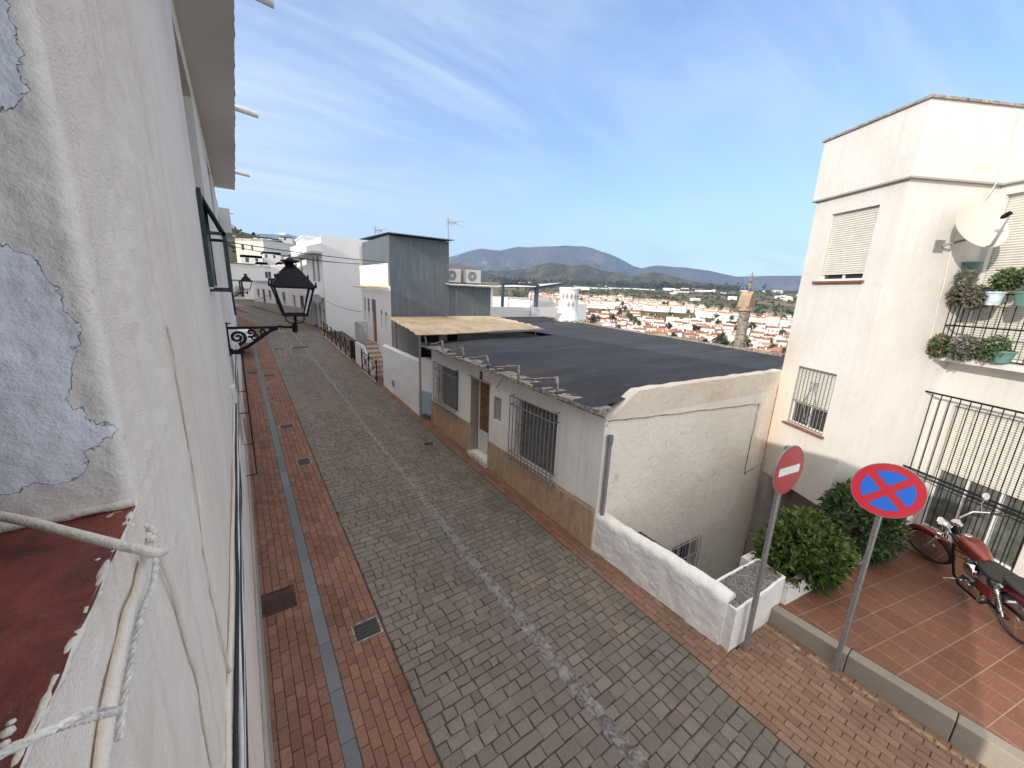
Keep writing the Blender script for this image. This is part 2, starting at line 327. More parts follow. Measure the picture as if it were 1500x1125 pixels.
# ------------------------------------------------------------------ mesh collector
OFF = {}
class MB:
    def __init__(s): s.v = []; s.f = []; s.mi = []; s.t = []; s.cm = 0; s.ct = 0.5
    def face(s, pts):
        i = len(s.v); s.v.extend([tuple(map(float, p)) for p in pts]); s.f.append(tuple(range(i, i + len(pts)))); s.mi.append(s.cm); s.t.append(s.ct)
    def mesh(s, vs, fs):
        i = len(s.v); s.v.extend([tuple(map(float, p)) for p in vs])
        for f in fs: s.f.append(tuple(k + i for k in f)); s.mi.append(s.cm); s.t.append(s.ct)
    def box(s, x0, x1, y0, y1, z0, z1):
        v = [(x0, y0, z0), (x1, y0, z0), (x1, y1, z0), (x0, y1, z0), (x0, y0, z1), (x1, y0, z1), (x1, y1, z1), (x0, y1, z1)]
        s.mesh(v, [(3, 2, 1, 0), (4, 5, 6, 7), (0, 1, 5, 4), (1, 2, 6, 5), (2, 3, 7, 6), (3, 0, 4, 7)])
    def obox(s, A, B, off0, off1, z0, z1, z2=None, z3=None):
        """wall-like box along plan line A->B between offsets (to the right of A->B); z may differ at B (z2 bottom, z3 top)"""
        z2 = z0 if z2 is None else z2; z3 = z1 if z3 is None else z3
        dx, dy = B[0] - A[0], B[1] - A[1]; l = math.hypot(dx, dy); nx, ny = dy / l, -dx / l
        P = lambda p, o, z: (p[0] + nx * o, p[1] + ny * o, z)
        v = [P(A, off0, z0), P(B, off0, z2), P(B, off1, z2), P(A, off1, z0), P(A, off0, z1), P(B, off0, z3), P(B, off1, z3), P(A, off1, z1)]
        s.mesh(v, [(0, 1, 2, 3), (7, 6, 5, 4), (4, 5, 1, 0), (5, 6, 2, 1), (6, 7, 3, 2), (7, 4, 0, 3)])
    def prism(s, poly, z0, z1):
        n = len(poly); a = sum(poly[i][0] * poly[(i + 1) % n][1] - poly[(i + 1) % n][0] * poly[i][1] for i in range(n))
        if a < 0: poly = poly[::-1]
        v = [(p[0], p[1], z0) for p in poly] + [(p[0], p[1], z1) for p in poly]
        f = [tuple(range(n - 1, -1, -1)), tuple(range(n, 2 * n))] + [(i, (i + 1) % n, n + (i + 1) % n, n + i) for i in range(n)]
        s.mesh(v, f)
    def tube(s, pts, r, n=8, cap=True):
        pts = [Vector(p) for p in pts]; m = len(pts); rr = r if isinstance(r, (list, tuple)) else [r] * m
        base = len(s.v); prev = None
        for i, p in enumerate(pts):
            t = (pts[min(i + 1, m - 1)] - pts[max(i - 1, 0)])
            if t.length < 1e-9: t = Vector((0, 0, 1))
            t.normalize()
            if prev is None:
                a = Vector((0, 0, 1)) if abs(t.z) < .9 else Vector((1, 0, 0)); u = t.cross(a).normalized()
            else:
                u = (prev - t * prev.dot(t)); u = u.normalized() if u.length > 1e-6 else t.orthogonal().normalized()
            prev = u; w = t.cross(u)
            for k in range(n):
                a = 2 * pi * k / n; q = p + (u * math.cos(a) + w * math.sin(a)) * rr[i]; s.v.append(tuple(q))
        for i in range(m - 1):
            for k in range(n):
                s.f.append((base + i * n + k, base + i * n + (k + 1) % n, base + (i + 1) * n + (k + 1) % n, base + (i + 1) * n + k)); s.mi.append(s.cm); s.t.append(s.ct)
        if cap:
            s.f.append(tuple(base + k for k in range(n))[::-1]); s.f.append(tuple(base + (m - 1) * n + k for k in range(n))); s.mi += [s.cm] * 2; s.t += [s.ct] * 2
    def lathe(s, prof, n=24, c=(0, 0, 0), axis='z', mat=None):
        base = len(s.v); m = len(prof)
        for (r, z) in prof:
            for k in range(n):
                a = 2 * pi * k / n; p = Vector((r * math.cos(a), r * math.sin(a), z))
                if axis == 'y': p = Vector((p.x, -p.z, p.y)) if False else Vector((p.x, p.z, p.y))
                if axis == 'x': p = Vector((p.z, p.x, p.y))
                if mat is not None: p = mat @ p
                s.v.append((p.x + c[0], p.y + c[1], p.z + c[2]))
        for i in range(m - 1):
            for k in range(n):
                s.f.append((base + i * n + k, base + i * n + (k + 1) % n, base + (i + 1) * n + (k + 1) % n, base + (i + 1) * n + k)); s.mi.append(s.cm); s.t.append(s.ct)
        if prof[0][0] > 1e-5: s.f.append(tuple(base + k for k in range(n))[::-1]); s.mi.append(s.cm); s.t.append(s.ct)
        if prof[-1][0] > 1e-5: s.f.append(tuple(base + (m - 1) * n + k for k in range(n))); s.mi.append(s.cm); s.t.append(s.ct)
    def grid(s, P, nu, nv):
        base = len(s.v)
        for j in range(nv + 1):
            for i in range(nu + 1): s.v.append(tuple(map(float, P(i / nu, j / nv))))
        for j in range(nv):
            for i in range(nu):
                a = base + j * (nu + 1) + i; s.f.append((a, a + 1, a + nu + 2, a + nu + 1)); s.mi.append(s.cm); s.t.append(s.ct)
    def xf(s, mat, i0=0):
        for i in range(i0, len(s.v)): s.v[i] = tuple(mat @ Vector(s.v[i]))
    def build(s, name, mats, parent=None, smooth=False, bevel=0.0, tone=False, angle=None):
        me = bpy.data.meshes.new(name); off = (0, 0, 0)
        if parent is not None: off = OFF.get(parent.name, (0, 0, 0))
        me.from_pydata([(a - off[0], b - off[1], c - off[2]) for a, b, c in s.v], [], s.f); me.update()
        for m in (mats if isinstance(mats, (list, tuple)) else [mats]): me.materials.append(m)
        me.polygons.foreach_set("material_index", s.mi)
        if tone:
            at = me.attributes.new("tone", 'FLOAT', 'FACE'); at.data.foreach_set("value", s.t)
        if smooth: me.polygons.foreach_set("use_smooth", [True] * len(me.polygons))
        if smooth and angle:
            me.set_sharp_from_angle(angle=math.radians(angle))
        o = bpy.data.objects.new(name, me); COL.objects.link(o)
        if parent is not None: o.parent = parent; OFF[o.name] = off
        if bevel:
            md = o.modifiers.new("bevel", 'BEVEL'); md.width = bevel; md.segments = 2; md.limit_method = 'ANGLE'; md.angle_limit = math.radians(40)
        return o

def tag(o, label, cat, group=None, kind=None):
    o["label"] = label; o["category"] = cat
    if group: o["group"] = group
    if kind: o["kind"] = kind
    return o
def struct(o, label=None, cat=None, kind='structure'):
    o["kind"] = kind
    if label: o["label"] = label
    if cat: o["category"] = cat
    return o
def thing(name, label, cat, loc=(0, 0, 0), rz=0.0, group=None, world=True):
    o = bpy.data.objects.new(name, None); COL.objects.link(o); o.empty_display_size = .2
    o.location = loc; o.rotation_euler = (0, 0, rz); tag(o, label, cat, group)
    OFF[o.name] = tuple(loc) if world else (0, 0, 0)
    return o
def dup(root, loc, rz=0.0, label=None, scale=None, rx=None):
    r = root.copy(); COL.objects.link(r); r.location = loc
    r.rotation_euler = (0 if rx is None else rx, 0, rz)
    if scale is not None: r.scale = (scale,) * 3 if isinstance(scale, (int, float)) else scale
    if label: r["label"] = label
    for ch in list(root.children):
        c = ch.copy(); COL.objects.link(c); c.parent = r
        for g in list(ch.children):
            d = g.copy(); COL.objects.link(d); d.parent = c
    return r

def wall(mb, A, B, z0, z1, holes=(), depth=.15, thick=.0, ztop=None):
    """vertical wall skin from plan point A to B, outward side to the right of A->B, holes (a0,a1,h0,h1) with reveals going inward"""
    A = Vector((A[0], A[1], 0)); B = Vector((B[0], B[1], 0)); d = (B - A); ln = d.length; d.normalize(); n = Vector((d.y, -d.x, 0))
    P = lambda a, z, o=0.0: tuple(A + d * a - n * o + Vector((0, 0, z)))
    us = sorted({0.0, ln} | {min(max(h[i], 0), ln) for h in holes for i in (0, 1)}); zs = sorted({z0, z1} | {h[i] for h in holes for i in (2, 3)})
    for i in range(len(us) - 1):
        for j in range(len(zs) - 1):
            ca, cz = (us[i] + us[i + 1]) / 2, (zs[j] + zs[j + 1]) / 2
            if any(h[0] < ca < h[1] and h[2] < cz < h[3] for h in holes): continue
            mb.face([P(us[i], zs[j]), P(us[i + 1], zs[j]), P(us[i + 1], zs[j + 1]), P(us[i], zs[j + 1])])
    for (a0, a1, h0, h1) in holes:
        mb.face([P(a0, h0), P(a1, h0), P(a1, h0, depth), P(a0, h0, depth)])
        mb.face([P(a0, h1, depth), P(a1, h1, depth), P(a1, h1), P(a0, h1)])
        mb.face([P(a0, h0, depth), P(a0, h1, depth), P(a0, h1), P(a0, h0)])
        mb.face([P(a1, h0), P(a1, h1), P(a1, h1, depth), P(a1, h0, depth)])
        mb.face([P(a0, h0, depth), P(a1, h0, depth), P(a1, h1, depth), P(a0, h1, depth)])
class Frame:
    """local coordinates on a wall: a along, z up, o outward"""
    def __init__(s, A, B):
        s.A = Vector((A[0], A[1], 0)); s.d = (Vector((B[0], B[1], 0)) - s.A).normalized(); s.n = Vector((s.d.y, -s.d.x, 0))
    def p(s, a, z, o=0.0): return tuple(s.A + s.d * a + s.n * o + Vector((0, 0, z)))
    def box(s, mb, a0, a1, z0, z1, o0, o1):
        v = [s.p(a, z, o) for (a, z, o) in ((a0, z0, o0), (a1, z0, o0), (a1, z0, o1), (a0, z0, o1), (a0, z1, o0), (a1, z1, o0), (a1, z1, o1), (a0, z1, o1))]
        mb.mesh(v, [(0, 1, 2, 3), (7, 6, 5, 4), (4, 5, 1, 0), (5, 6, 2, 1), (6, 7, 3, 2), (7, 4, 0, 3)])
def window(par, fr, a0, a1, z0, z1, depth, blind=None, blind_mat=None, fmat=None, mull=1, sill=None, glass=None, name='window'):
    """frame mesh (part) with a pane and, where drawn, a roller blind and a sill as sub-parts"""
    f = MB(); o = -depth
    w = .045
    fr.box(f, a0, a0 + w, z0, z1, o + .004, o + .05); fr.box(f, a1 - w, a1, z0, z1, o + .004, o + .05)
    fr.box(f, a0 + w, a1 - w, z0, z0 + w, o + .004, o + .05); fr.box(f, a0 + w, a1 - w, z1 - w, z1, o + .004, o + .05)
    for k in range(1, mull + 1):
        c = a0 + (a1 - a0) * k / (mull + 1); fr.box(f, c - .02, c + .02, z0 + w, z1 - w, o + .004, o + .045)
    F_ = f.build(name, fmat or M['frame'], par)
    g = MB(); g.face([fr.p(a0 + w, z0 + w, o + .02), fr.p(a1 - w, z0 + w, o + .02), fr.p(a1 - w, z1 - w, o + .02), fr.p(a0 + w, z1 - w, o + .02)]); g.build('pane', glass or M['glass'], F_)
    if blind is not None:
        b = MB(); zb = z1 - (z1 - z0) * blind; st = .042; k = 0; z = z1
        while z > zb + .001:
            zn = max(z - st, zb); zm = (z + zn) / 2
            b.face([fr.p(a0 + .01, zm, o + .075), fr.p(a1 - .01, zm, o + .075), fr.p(a1 - .01, z, o + .06), fr.p(a0 + .01, z, o + .06)])
            b.face([fr.p(a0 + .01, zn, o + .06), fr.p(a1 - .01, zn, o + .06), fr.p(a1 - .01, zm, o + .075), fr.p(a0 + .01, zm, o + .075)])
            z = zn
        fr.box(b, a0 + .01, a1 - .01, zb - .03, zb, o + .055, o + .08)
        b.build('roller_blind', blind_mat or M['shutter'], F_)
    if sill is not None:
        s_ = MB(); fr.box(s_, a0 - .06, a1 + .06, z0 - .045, z0 - .002, -.02, .07); s_.build('sill', sill, F_, bevel=.006)
    return F_
def zg(y):
    t = y / 4.5
    z = -1 + .03 * (t - .5) if t < 2 else -.955 + .048 * (t - 2)
    return z * 4.5
def bend(y): return 0.0 if y < 28 else (y - 28) ** 2 * .0105
# ------------------------------------------------------------------ sun, sky, exposure
SUN = Vector((-1.0, -.15, .42)).normalized()
sun = bpy.data.lights.new("sun", 'SUN'); sun.energy = 3.8; sun.angle = math.radians(.55); sun.color = (1.0, .92, .81)
so = bpy.data.objects.new("sun", sun); COL.objects.link(so); so.rotation_euler = SUN.to_track_quat('Z', 'Y').to_euler(); so.location = SUN * 60
wd = bpy.data.worlds.new("World"); scene.world = wd; wd.use_nodes = True
nt = wd.node_tree; bg = nt.nodes["Background"]; bg.inputs["Strength"].default_value = .14
sk = N(nt, "ShaderNodeTexSky"); sk.sky_type = 'NISHITA'; sk.sun_disc = False
sk.sun_elevation = math.asin(SUN.z); sk.sun_rotation = math.atan2(SUN.x, SUN.y)
sk.air_density = 1.0; sk.dust_density = .6; sk.ozone_density = 1.3; sk.altitude = 60
tc = N(nt, "ShaderNodeTexCoord"); sp = N(nt, "ShaderNodeSeparateXYZ"); L(nt, tc.outputs["Generated"], sp.inputs[0])
zz = mth(nt, 'MAXIMUM', sp.outputs[2], 0.0); den = mth(nt, 'ADD', zz, .16)
cb = N(nt, "ShaderNodeCombineXYZ"); L(nt, mth(nt, 'DIVIDE', sp.outputs[0], den), cb.inputs[0]); L(nt, mth(nt, 'DIVIDE', sp.outputs[1], den), cb.inputs[1])
mp = N(nt, "ShaderNodeMapping"); mp.inputs["Rotation"].default_value = (0, 0, math.radians(38)); mp.inputs["Scale"].default_value = (.5, 1.5, 1); L(nt, cb.outputs[0], mp.inputs["Vector"])
c1 = tex_noise(nt, mp.outputs[0], .85, 8, .62, .9)
mp2 = N(nt, "ShaderNodeMapping"); mp2.inputs["Location"].default_value = (3.3, 1.2, 0); mp2.inputs["Scale"].default_value = (.35, .5, 1); L(nt, cb.outputs[0], mp2.inputs["Vector"])
c2 = tex_noise(nt, mp2.outputs[0], .7, 4, .5)
cm = mth(nt, 'MULTIPLY', ramp(nt, c1, [(.40, 0), (.64, 1)]), ramp(nt, c2, [(.34, .15), (.58, 1)]))
# the veil is thicker towards the street side (north-west) and thins to clear blue on the right
side = mth(nt, 'ADD', mth(nt, 'MULTIPLY', sp.outputs[1], .62), mth(nt, 'MULTIPLY', sp.outputs[0], -.45))
veil = ramp(nt, side, [(-.15, .04), (.2, .16), (.62, .60)])
veil = mth(nt, 'MULTIPLY', veil, ramp(nt, zz, [(0, 1), (.75, .45)]))
f = mth(nt, 'ADD', mth(nt, 'MULTIPLY', cm, .72), veil, True)
hz = mth(nt, 'MULTIPLY', ramp(nt, zz, [(0, .42), (.22, 0)]), 1.0)
skyc = mix(nt, 1.0, sk.outputs[0], (.84, 1.0, 1.26), 'MULTIPLY')
col = mix(nt, f, skyc, (3.9, 4.55, 5.4)); col = mix(nt, hz, col, (4.0, 5.3, 6.9))
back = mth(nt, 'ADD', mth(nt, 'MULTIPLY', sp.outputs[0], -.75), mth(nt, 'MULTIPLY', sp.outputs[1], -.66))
back_fill = ramp(nt, back, [(.05, 0), (.8, 1)])          # added bright sky behind the camera, never in view, fills the shade
back_fill = mth(nt, 'MULTIPLY', back_fill, ramp(nt, zz, [(.02, .3), (.3, 1)]))
col = mix(nt, mth(nt, 'MULTIPLY', back_fill, .85), col, (10.5, 9.6, 8.5))
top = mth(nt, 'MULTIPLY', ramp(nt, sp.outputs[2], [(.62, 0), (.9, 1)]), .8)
col = mix(nt, top, col, (12.5, 11.3, 9.8))              # added warm white sky overhead, above the view, lifts the shade
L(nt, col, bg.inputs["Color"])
vs = scene.view_settings; vs.view_transform = 'Standard'; vs.look = 'None'; vs.gamma = 1.0; vs.use_curve_mapping = False; vs.exposure = 0.54
scene.cycles.use_denoising = True
scene.cycles.max_bounces = 6; scene.cycles.volume_bounces = 0; scene.cycles.transparent_max_bounces = 12

# ------------------------------------------------------------------ terrain
def lerp_tab(x, tab):
    if x <= tab[0][0]: return tab[0][1]
    for (a, va), (b, vb) in zip(tab, tab[1:]):
        if x <= b:
            t = (x - a) / (b - a); return va + (vb - va) * t
    return tab[-1][1]
def sstep(a, b, x):
    t = min(1, max(0, (x - a) / (b - a))); return t * t * (3 - 2 * t)
VAL = [(0, -7), (9, -7.3), (16, -8.5), (40, -14), (90, -20), (160, -26), (230, -28), (300, -26), (450, -17), (620, -8), (900, 3), (1300, 17), (2000, 40), (2600, 58), (4000, 62), (16000, 60)]
RIDGE = [(-40, 8.5)] + [(math.degrees(a), math.degrees(e)) for a, e in (az_el(x, y) for x, y in ((290, 316), (345, 336), (370, 343), (400, 353), (440, 366), (500, 379), (550, 389), (600, 396), (660, 408)))] + [(36, -.6), (46, -3)]
def ghgt(x, y):
    d = math.hypot(x, y); th = math.degrees(math.atan2(x, y)) if d > 0 else 0
    v = lerp_tab(d, VAL)
    if d > 250: v += 2.5 * mnoise.noise(Vector((x * .004, y * .004, 1))) * min(1, (d - 250) / 400)
    if y > 0 and -60 < th < 46 or y > 0:
        e = lerp_tab(th, RIDGE); rz = 230 * math.tan(math.radians(e)) - 1.5
        if d < 230: t = sstep(42, 230, d); hill = -2.6 * (1 - t) + rz * t
        else: t = sstep(230, 620, d); hill = rz * (1 - t) + v * t
        w = 1 - sstep(24, 44, th); w *= sstep(24, 46, d)
        v = v * (1 - w) + hill * w
    # the street sits on a made-up shelf
    if -30 < y < 60:
        bx = -bend(y); w = (1 - sstep(4.7 + bx, 8.0 + bx, x)) * (1 - sstep(48, 60, y)) * sstep(-30, -22, y)
        v = v * (1 - w) + (zg(max(y, -6)) - .25) * w
    return v
def polar(name, mat, d0, d1, nd, t0, t1, nth, fn, smooth=True):
    g = MB(); k = math.log(d1 / d0) if d0 > 0 else 0
    for j in range(nd + 1):
        d = d0 * math.exp(k * j / nd)
        for i in range(nth + 1):
            a = math.radians(t0 + (t1 - t0) * i / nth); x, y = d * math.sin(a), d * math.cos(a); g.v.append((x, y, fn(x, y, d, math.degrees(a))))
    for j in range(nd):
        for i in range(nth):
            a = j * (nth + 1) + i; g.f.append((a, a + nth + 1, a + nth + 2, a + 1)); g.mi.append(0); g.t.append(.5)
    return g.build(name, mat, None, smooth)
def plain_mat():
    m, nt, b = new_mat('valley_ground'); v = pos_node(nt)
    vo = N(nt, "ShaderNodeTexVoronoi"); vo.inputs["Scale"].default_value = .014; mpv = pos_node(nt, (1, .5, 0)); L(nt, mpv, vo.inputs["Vector"])
    sx = N(nt, "ShaderNodeSeparateColor"); L(nt, vo.outputs["Color"], sx.inputs[0])
    n = tex_noise(nt, v, .02, 7, .7); n2 = tex_noise(nt, v, .15, 5, .7)
    fld = ramp(nt, sx.outputs[0], [(0, (.08, .088, .05)), (.2, (.13, .13, .07)), (.4, (.19, .165, .10)), (.55, (.10, .11, .055)), (.7, (.24, .20, .13)), (.85, (.15, .15, .075)), (1, (.09, .10, .055))])
    scr = ramp(nt, n, [(.35, (.045, .05, .028)), (.55, (.10, .09, .055)), (.75, (.19, .15, .10))])
    s = N(nt, "ShaderNodeSeparateXYZ"); L(nt, v, s.inputs[0])
    dd = N(nt, "ShaderNodeVectorMath", operation='LENGTH'); L(nt, v, dd.inputs[0])
    far = ramp(nt, mth(nt, 'DIVIDE', dd.outputs["Value"], 1000), [(.40, 0), (.55, 1)])
    col = mix(nt, far, scr, fld); col = mix(nt, mth(nt, 'MULTIPLY', n2, .45), col, (.05, .05, .03))
    L(nt, col, b.inputs["Base Color"]); b.inputs["Roughness"].default_value = 1; b.inputs["Specular IOR Level"].default_value = .1; return m
def scrub_mat(name, c, sc, bstr, bd):
    m, nt, b = new_mat(name); v = pos_node(nt); n = tex_noise(nt, v, sc, 8, .68); n2 = tex_noise(nt, v, sc * 9, 5, .7); n3 = tex_noise(nt, v, sc * 2.3, 5, .6)
    col = ramp(nt, n, [(.32, c[0]), (.5, c[1]), (.66, c[2])]); col = mix(nt, ramp(nt, n2, [(.48, 0), (.62, .8)]), col, c[0])
    col = mix(nt, ramp(nt, n3, [(.64, 0), (.70, .8)]), col, c[3])
    L(nt, col, b.inputs["Base Color"]); b.inputs["Roughness"].default_value = 1; b.inputs["Specular IOR Level"].default_value = .05
    bump(nt, b, n2, bstr, bd); return m
def vil_mix(x, y, d, th): return ghgt(x, y)
g = polar("ground", plain_mat(), 1.2, 2700, 190, -75, 120, 230, vil_mix); struct(g, "dry valley floor with green fields beyond the town")
def prof(px):
    t = []
    for (x, y) in px:
        a, e = az_el(x, y); t.append((math.degrees(a), e))
    return t
def ridge_fn(tab, D, Wn, Wf, base, nscale, namp, seed, sharp=1.25):
    def fn(x, y, d, th):
        e = lerp_tab(th, tab); H = D * math.tan(e)
        # neighbouring spurs move the crest back and forth
        w = mnoise.noise(Vector((th * .11, seed, 0))); t = (d - D) / (Wn if d < D else Wf)
        sh = max(0.0, 1 - abs(t)) ** sharp
        p = Vector((x / nscale, y / nscale, seed)); r = 0; am = 1; fr = 1
        for o in range(5):
            r += am * (1 - abs(mnoise.noise(p * fr)) * 2); fr *= 2.1; am *= .5
        r = r / 1.9 - .35
        h = base + (H - base) * sh - namp * 1.3 * max(0, .62 - r) * min(1, 4 * sh * (1 - sh) + .02 * sh) * (1 if t < 0 else .4)
        return max(h, base - 30 + 28 * min(1, d / D)) if d < D else h
    return fn
HILL = prof([(560, 420), (640, 402), (680, 398), (719, 395.5), (745, 396), (770, 393), (790, 387), (810, 383), (822, 385), (832, 389), (845, 388), (858, 387), (868, 391), (880, 395), (895, 398), (911, 399), (925, 405), (940, 401), (957, 398), (970, 400), (986, 404), (1020, 412), (1060, 418), (1076, 420), (1100, 425), (1160, 433), (1260, 440), (1400, 446)])
MOUNT = prof([(520, 395), (600, 386), (640, 380), (664, 374), (690, 366), (705, 363.5), (720, 365), (733, 366), (745, 363), (760, 360), (775, 361), (796, 360), (812, 359.5), (829, 358.7), (843, 359.5), (856, 360), (868, 363), (880, 367.6), (892, 371), (904, 376), (916, 382), (928, 389), (940, 392), (952, 389), (964, 387.6), (984, 390), (1003, 391), (1020, 393), (1038, 395), (1056, 399), (1080, 404.4), (1095, 404), (1110, 404), (1140, 403), (1174, 403), (1250, 404), (1400, 408)])
SNOW = prof([(250, 352), (330, 346), (360, 342), (379, 340), (400, 340.8), (411, 339), (418, 338), (427, 342), (438, 345), (452, 346.5), (465, 344.8), (478, 345), (490, 349), (510, 355), (540, 365), (580, 378)])
gh = polar("hills", scrub_mat('scrub_hill', [(.026, .032, .018), (.065, .060, .036), (.15, .118, .072), (.30, .245, .17)], .009, .9, 8), 2350, 5200, 80, 14, 95, 240, ridge_fn(HILL, 3700, 1350, 1500, 52, 520, 150, 3.3)); struct(gh, "scrubby brown hills in the middle distance")
gm = polar("mountains", scrub_mat('mountain_slope', [(.028, .034, .026), (.060, .060, .046), (.115, .10, .08), (.25, .23, .20)], .0011, 1.0, 40), 5600, 13500, 90, 12, 95, 260, ridge_fn(MOUNT, 9200, 3500, 4000, 75, 1500, 800, 8.1, 1.15)); struct(gm, "long blue mountain range along the horizon")
def snow_mat():
    m = scrub_mat('snowy_mountain', [(.05, .055, .05), (.08, .08, .07), (.11, .105, .09), (.16, .15, .14)], .0008, 1.0, 60); nt = m.node_tree; b = nt.nodes["Principled BSDF"]
    v = pos_node(nt); s = N(nt, "ShaderNodeSeparateXYZ"); L(nt, v, s.inputs[0]); n = tex_noise(nt, v, .004, 6, .7)
    sn = ramp(nt, mth(nt, 'ADD', mth(nt, 'DIVIDE', s.outputs[2], 2000), mth(nt, 'MULTIPLY', n, .18)), [(.615, 0), (.635, 1)])
    src = b.inputs["Base Color"].links[0].from_socket; L(nt, mix(nt, sn, src, (.85, .85, .88)), b.inputs["Base Color"]); return m
gs = polar("mountains", snow_mat(), 7200, 14000, 60, -30, 34, 200, ridge_fn(SNOW, 10800, 3300, 3000, 80, 1600, 420, 5.7, 1.15)); struct(gs, "far mountain with a little snow above the village")
hz = MB(); hz.box(-9000, 15000, -900, 14600, -60, 1750); hzo = hz.build("haze", None); hzo.data.materials.clear()
hm = bpy.data.materials.new("haze"); hm.use_nodes = True; t_ = hm.node_tree; t_.nodes.remove(t_.nodes["Principled BSDF"])
pv = N(t_, "ShaderNodeVolumePrincipled"); pv.inputs["Color"].default_value = (.44, .63, .98, 1); pv.inputs["Density"].default_value = 6.3e-5; pv.inputs["Anisotropy"].default_value = 0.0
L(t_, pv.outputs[0], t_.nodes["Material Output"].inputs["Volume"]); hzo.data.materials.append(hm); struct(hzo, kind='stuff')

# ------------------------------------------------------------------ paving
M['sett'] = tinted('grey_setts', (.104, .093, .083), (.243, .218, .187), .85, 34, .5, warm=((.235, .185, .145), .45))
M['paver'] = tinted('red_clay_pavers', (.185, .090, .064), (.31, .163, .118), .85, 34, .35, dirt=(.10, .06, .045))
M['paver_p'] = tinted('pinkish_brown_pavers', (.20, .115, .082), (.33, .205, .150), .88, 34, .35, dirt=(.10, .075, .06))
M['granite_strip'] = tinted('blue_grey_channel_slabs', (.125, .14, .152), (.19, .21, .225), .75, 60, .25)
M['joint'] = simple('dark_joint_sand', (.055, .05, .045), .95, var=.35, nscale=12, bumps=.4)
def stone(mb, x0, x1, y0, y1, dz, inset, jit, tone, drop=.016):
    j = lambda: random.uniform(-jit, jit)
    P = lambda x, y, z: (x - bend(y), y, zg(y) + z)
    tl = random.uniform(-.003, .003); c = [(x0 + j(), y0 + j()), (x1 + j(), y0 + j()), (x1 + j(), y1 + j()), (x0 + j(), y1 + j())]
    cx, cy = sum(p[0] for p in c) / 4, sum(p[1] for p in c) / 4
    ins = [(p[0] + math.copysign(inset, cx - p[0]), p[1] + math.copysign(inset, cy - p[1])) for p in c]
    v = [P(p[0], p[1], dz - drop) for p in c] + [P(p[0], p[1], dz - .004) for p in c] + [P(p[0], p[1], dz + (tl if i in (0, 1) else -tl)) for i, p in enumerate(ins)]
    mb.ct = tone
    mb.mesh(v, [(8, 9, 10, 11)] + [(4 + i, 4 + (i + 1) % 4, 8 + (i + 1) % 4, 8 + i) for i in range(4)] + [(i, (i + 1) % 4, 4 + (i + 1) % 4, 4 + i) for i in range(4)])
rs = random.Random(11)
YF = 52.0
st = MB(); y = -2.6; r_i = 0
def gutter(y): return 2.80 + .012 * math.sin(y * .9) + .012 * y * (1 if y < 8 else 0) * 0
while y < YF:
    h = rs.uniform(.112, .142); x = 1.165 + rs.uniform(0, .01); xr = 4.395 if y > 1.6 else 4.285
    if rs.random() < .5: x += 0
    first = True
    while x < xr - .03:
        w = rs.choice((.11, .15, .18, .20, .22, .24)) * rs.uniform(.93, 1.07)
        if first and rs.random() < .5: w *= .6
        first = False
        x1 = min(x + w, xr)
        if xr - x1 < .07: x1 = xr
        edge = max(0, 1 - abs(x - 1.3) / .5) * .25
        stone(st, x + .006, x1 - .006, y + .006, y + h - .006, rs.uniform(-.003, .003), .016, .008, min(1, max(0, rs.gauss(.42 + edge, .125))))
        x = x1
    y += h
struct(st.build("street", M['sett'], None, tone=True), "grey sett paved street")
# left pavement: red clay pavers in running bond, split by a grey channel
pv_ = MB()
def bond(mb, x0, x1, y0, y1, cols, ln, tone0=.45, sp=.2, dz=.004, skip=None, along=True):
    cw = (x1 - x0) / cols
    for c in range(cols):
        y = y0 - rs.random() * ln * .2 - (ln / 2 if c % 2 else 0)
        while y < y1:
            a, b = max(y, y0), min(y + ln, y1)
            if b - a > .03 and not (skip and skip(x0 + cw * (c + .5), (a + b) / 2)):
                stone(mb, x0 + c * cw + .003, x0 + (c + 1) * cw - .003, a + .003, b - .003, dz + rs.uniform(-.002, .002), .004, .0015, min(1, max(0, rs.gauss(tone0, sp))))
            y += ln
COV = [(.96, 4.44, .34, .30), (.92, 9.93, .30, .40), (.80, 12.47, .34, .35), (.77, 18.66, .45, .4)]
def sk1(x, y): return any(abs(x - c[0]) < c[2] / 2 - .02 and abs(y - c[1]) < c[3] / 2 - .03 for c in COV)
bond(pv_, -.32, .385, -2.6, YF, 7, .205)
bond(pv_, .535, 1.15, -2.6, YF, 6, .205)
struct(pv_.build("pavement", M['paver'], None, tone=True), "red clay paver pavement by the near house wall")
ch = MB(); y = -2.6
while y < YF:
    l = rs.uniform(.55, 1.0); stone(ch, .388, .532, y + .003, y + l - .003, -.004, .006, .001, rs.gauss(.5, .22)); y += l
struct(ch.build("gutter", M['granite_strip'], None, tone=True), "blue grey drainage channel in the red pavement")
pr = MB(); bond(pr, 4.405, 4.82, 4.2, 34, 4, .205)
struct(pr.build("pavement", M['paver'], None, tone=True), "narrow red paver strip along the right hand houses")
pp = MB(); bond(pp, 4.29, 5.86, -2.6, 1.62, 16, .205, .45, .2); bond(pp, 4.40, 5.0, 1.62, 4.2, 6, .205, .45, .2)
struct(pp.build("pavement", M['paver_p'], None, tone=True), "pinkish paver pavement in front of the kerb")
js = MB()
n_ = 120
js.grid(lambda u, v: ((-.6 + 6.6 * u) - bend(-2.8 + (YF + 3) * v), -2.8 + (YF + 3) * v, zg(-2.8 + (YF + 3) * v) - .011), 6, n_)
struct(js.build("roadbed", M['joint'], None), "dark joints between the paving stones")
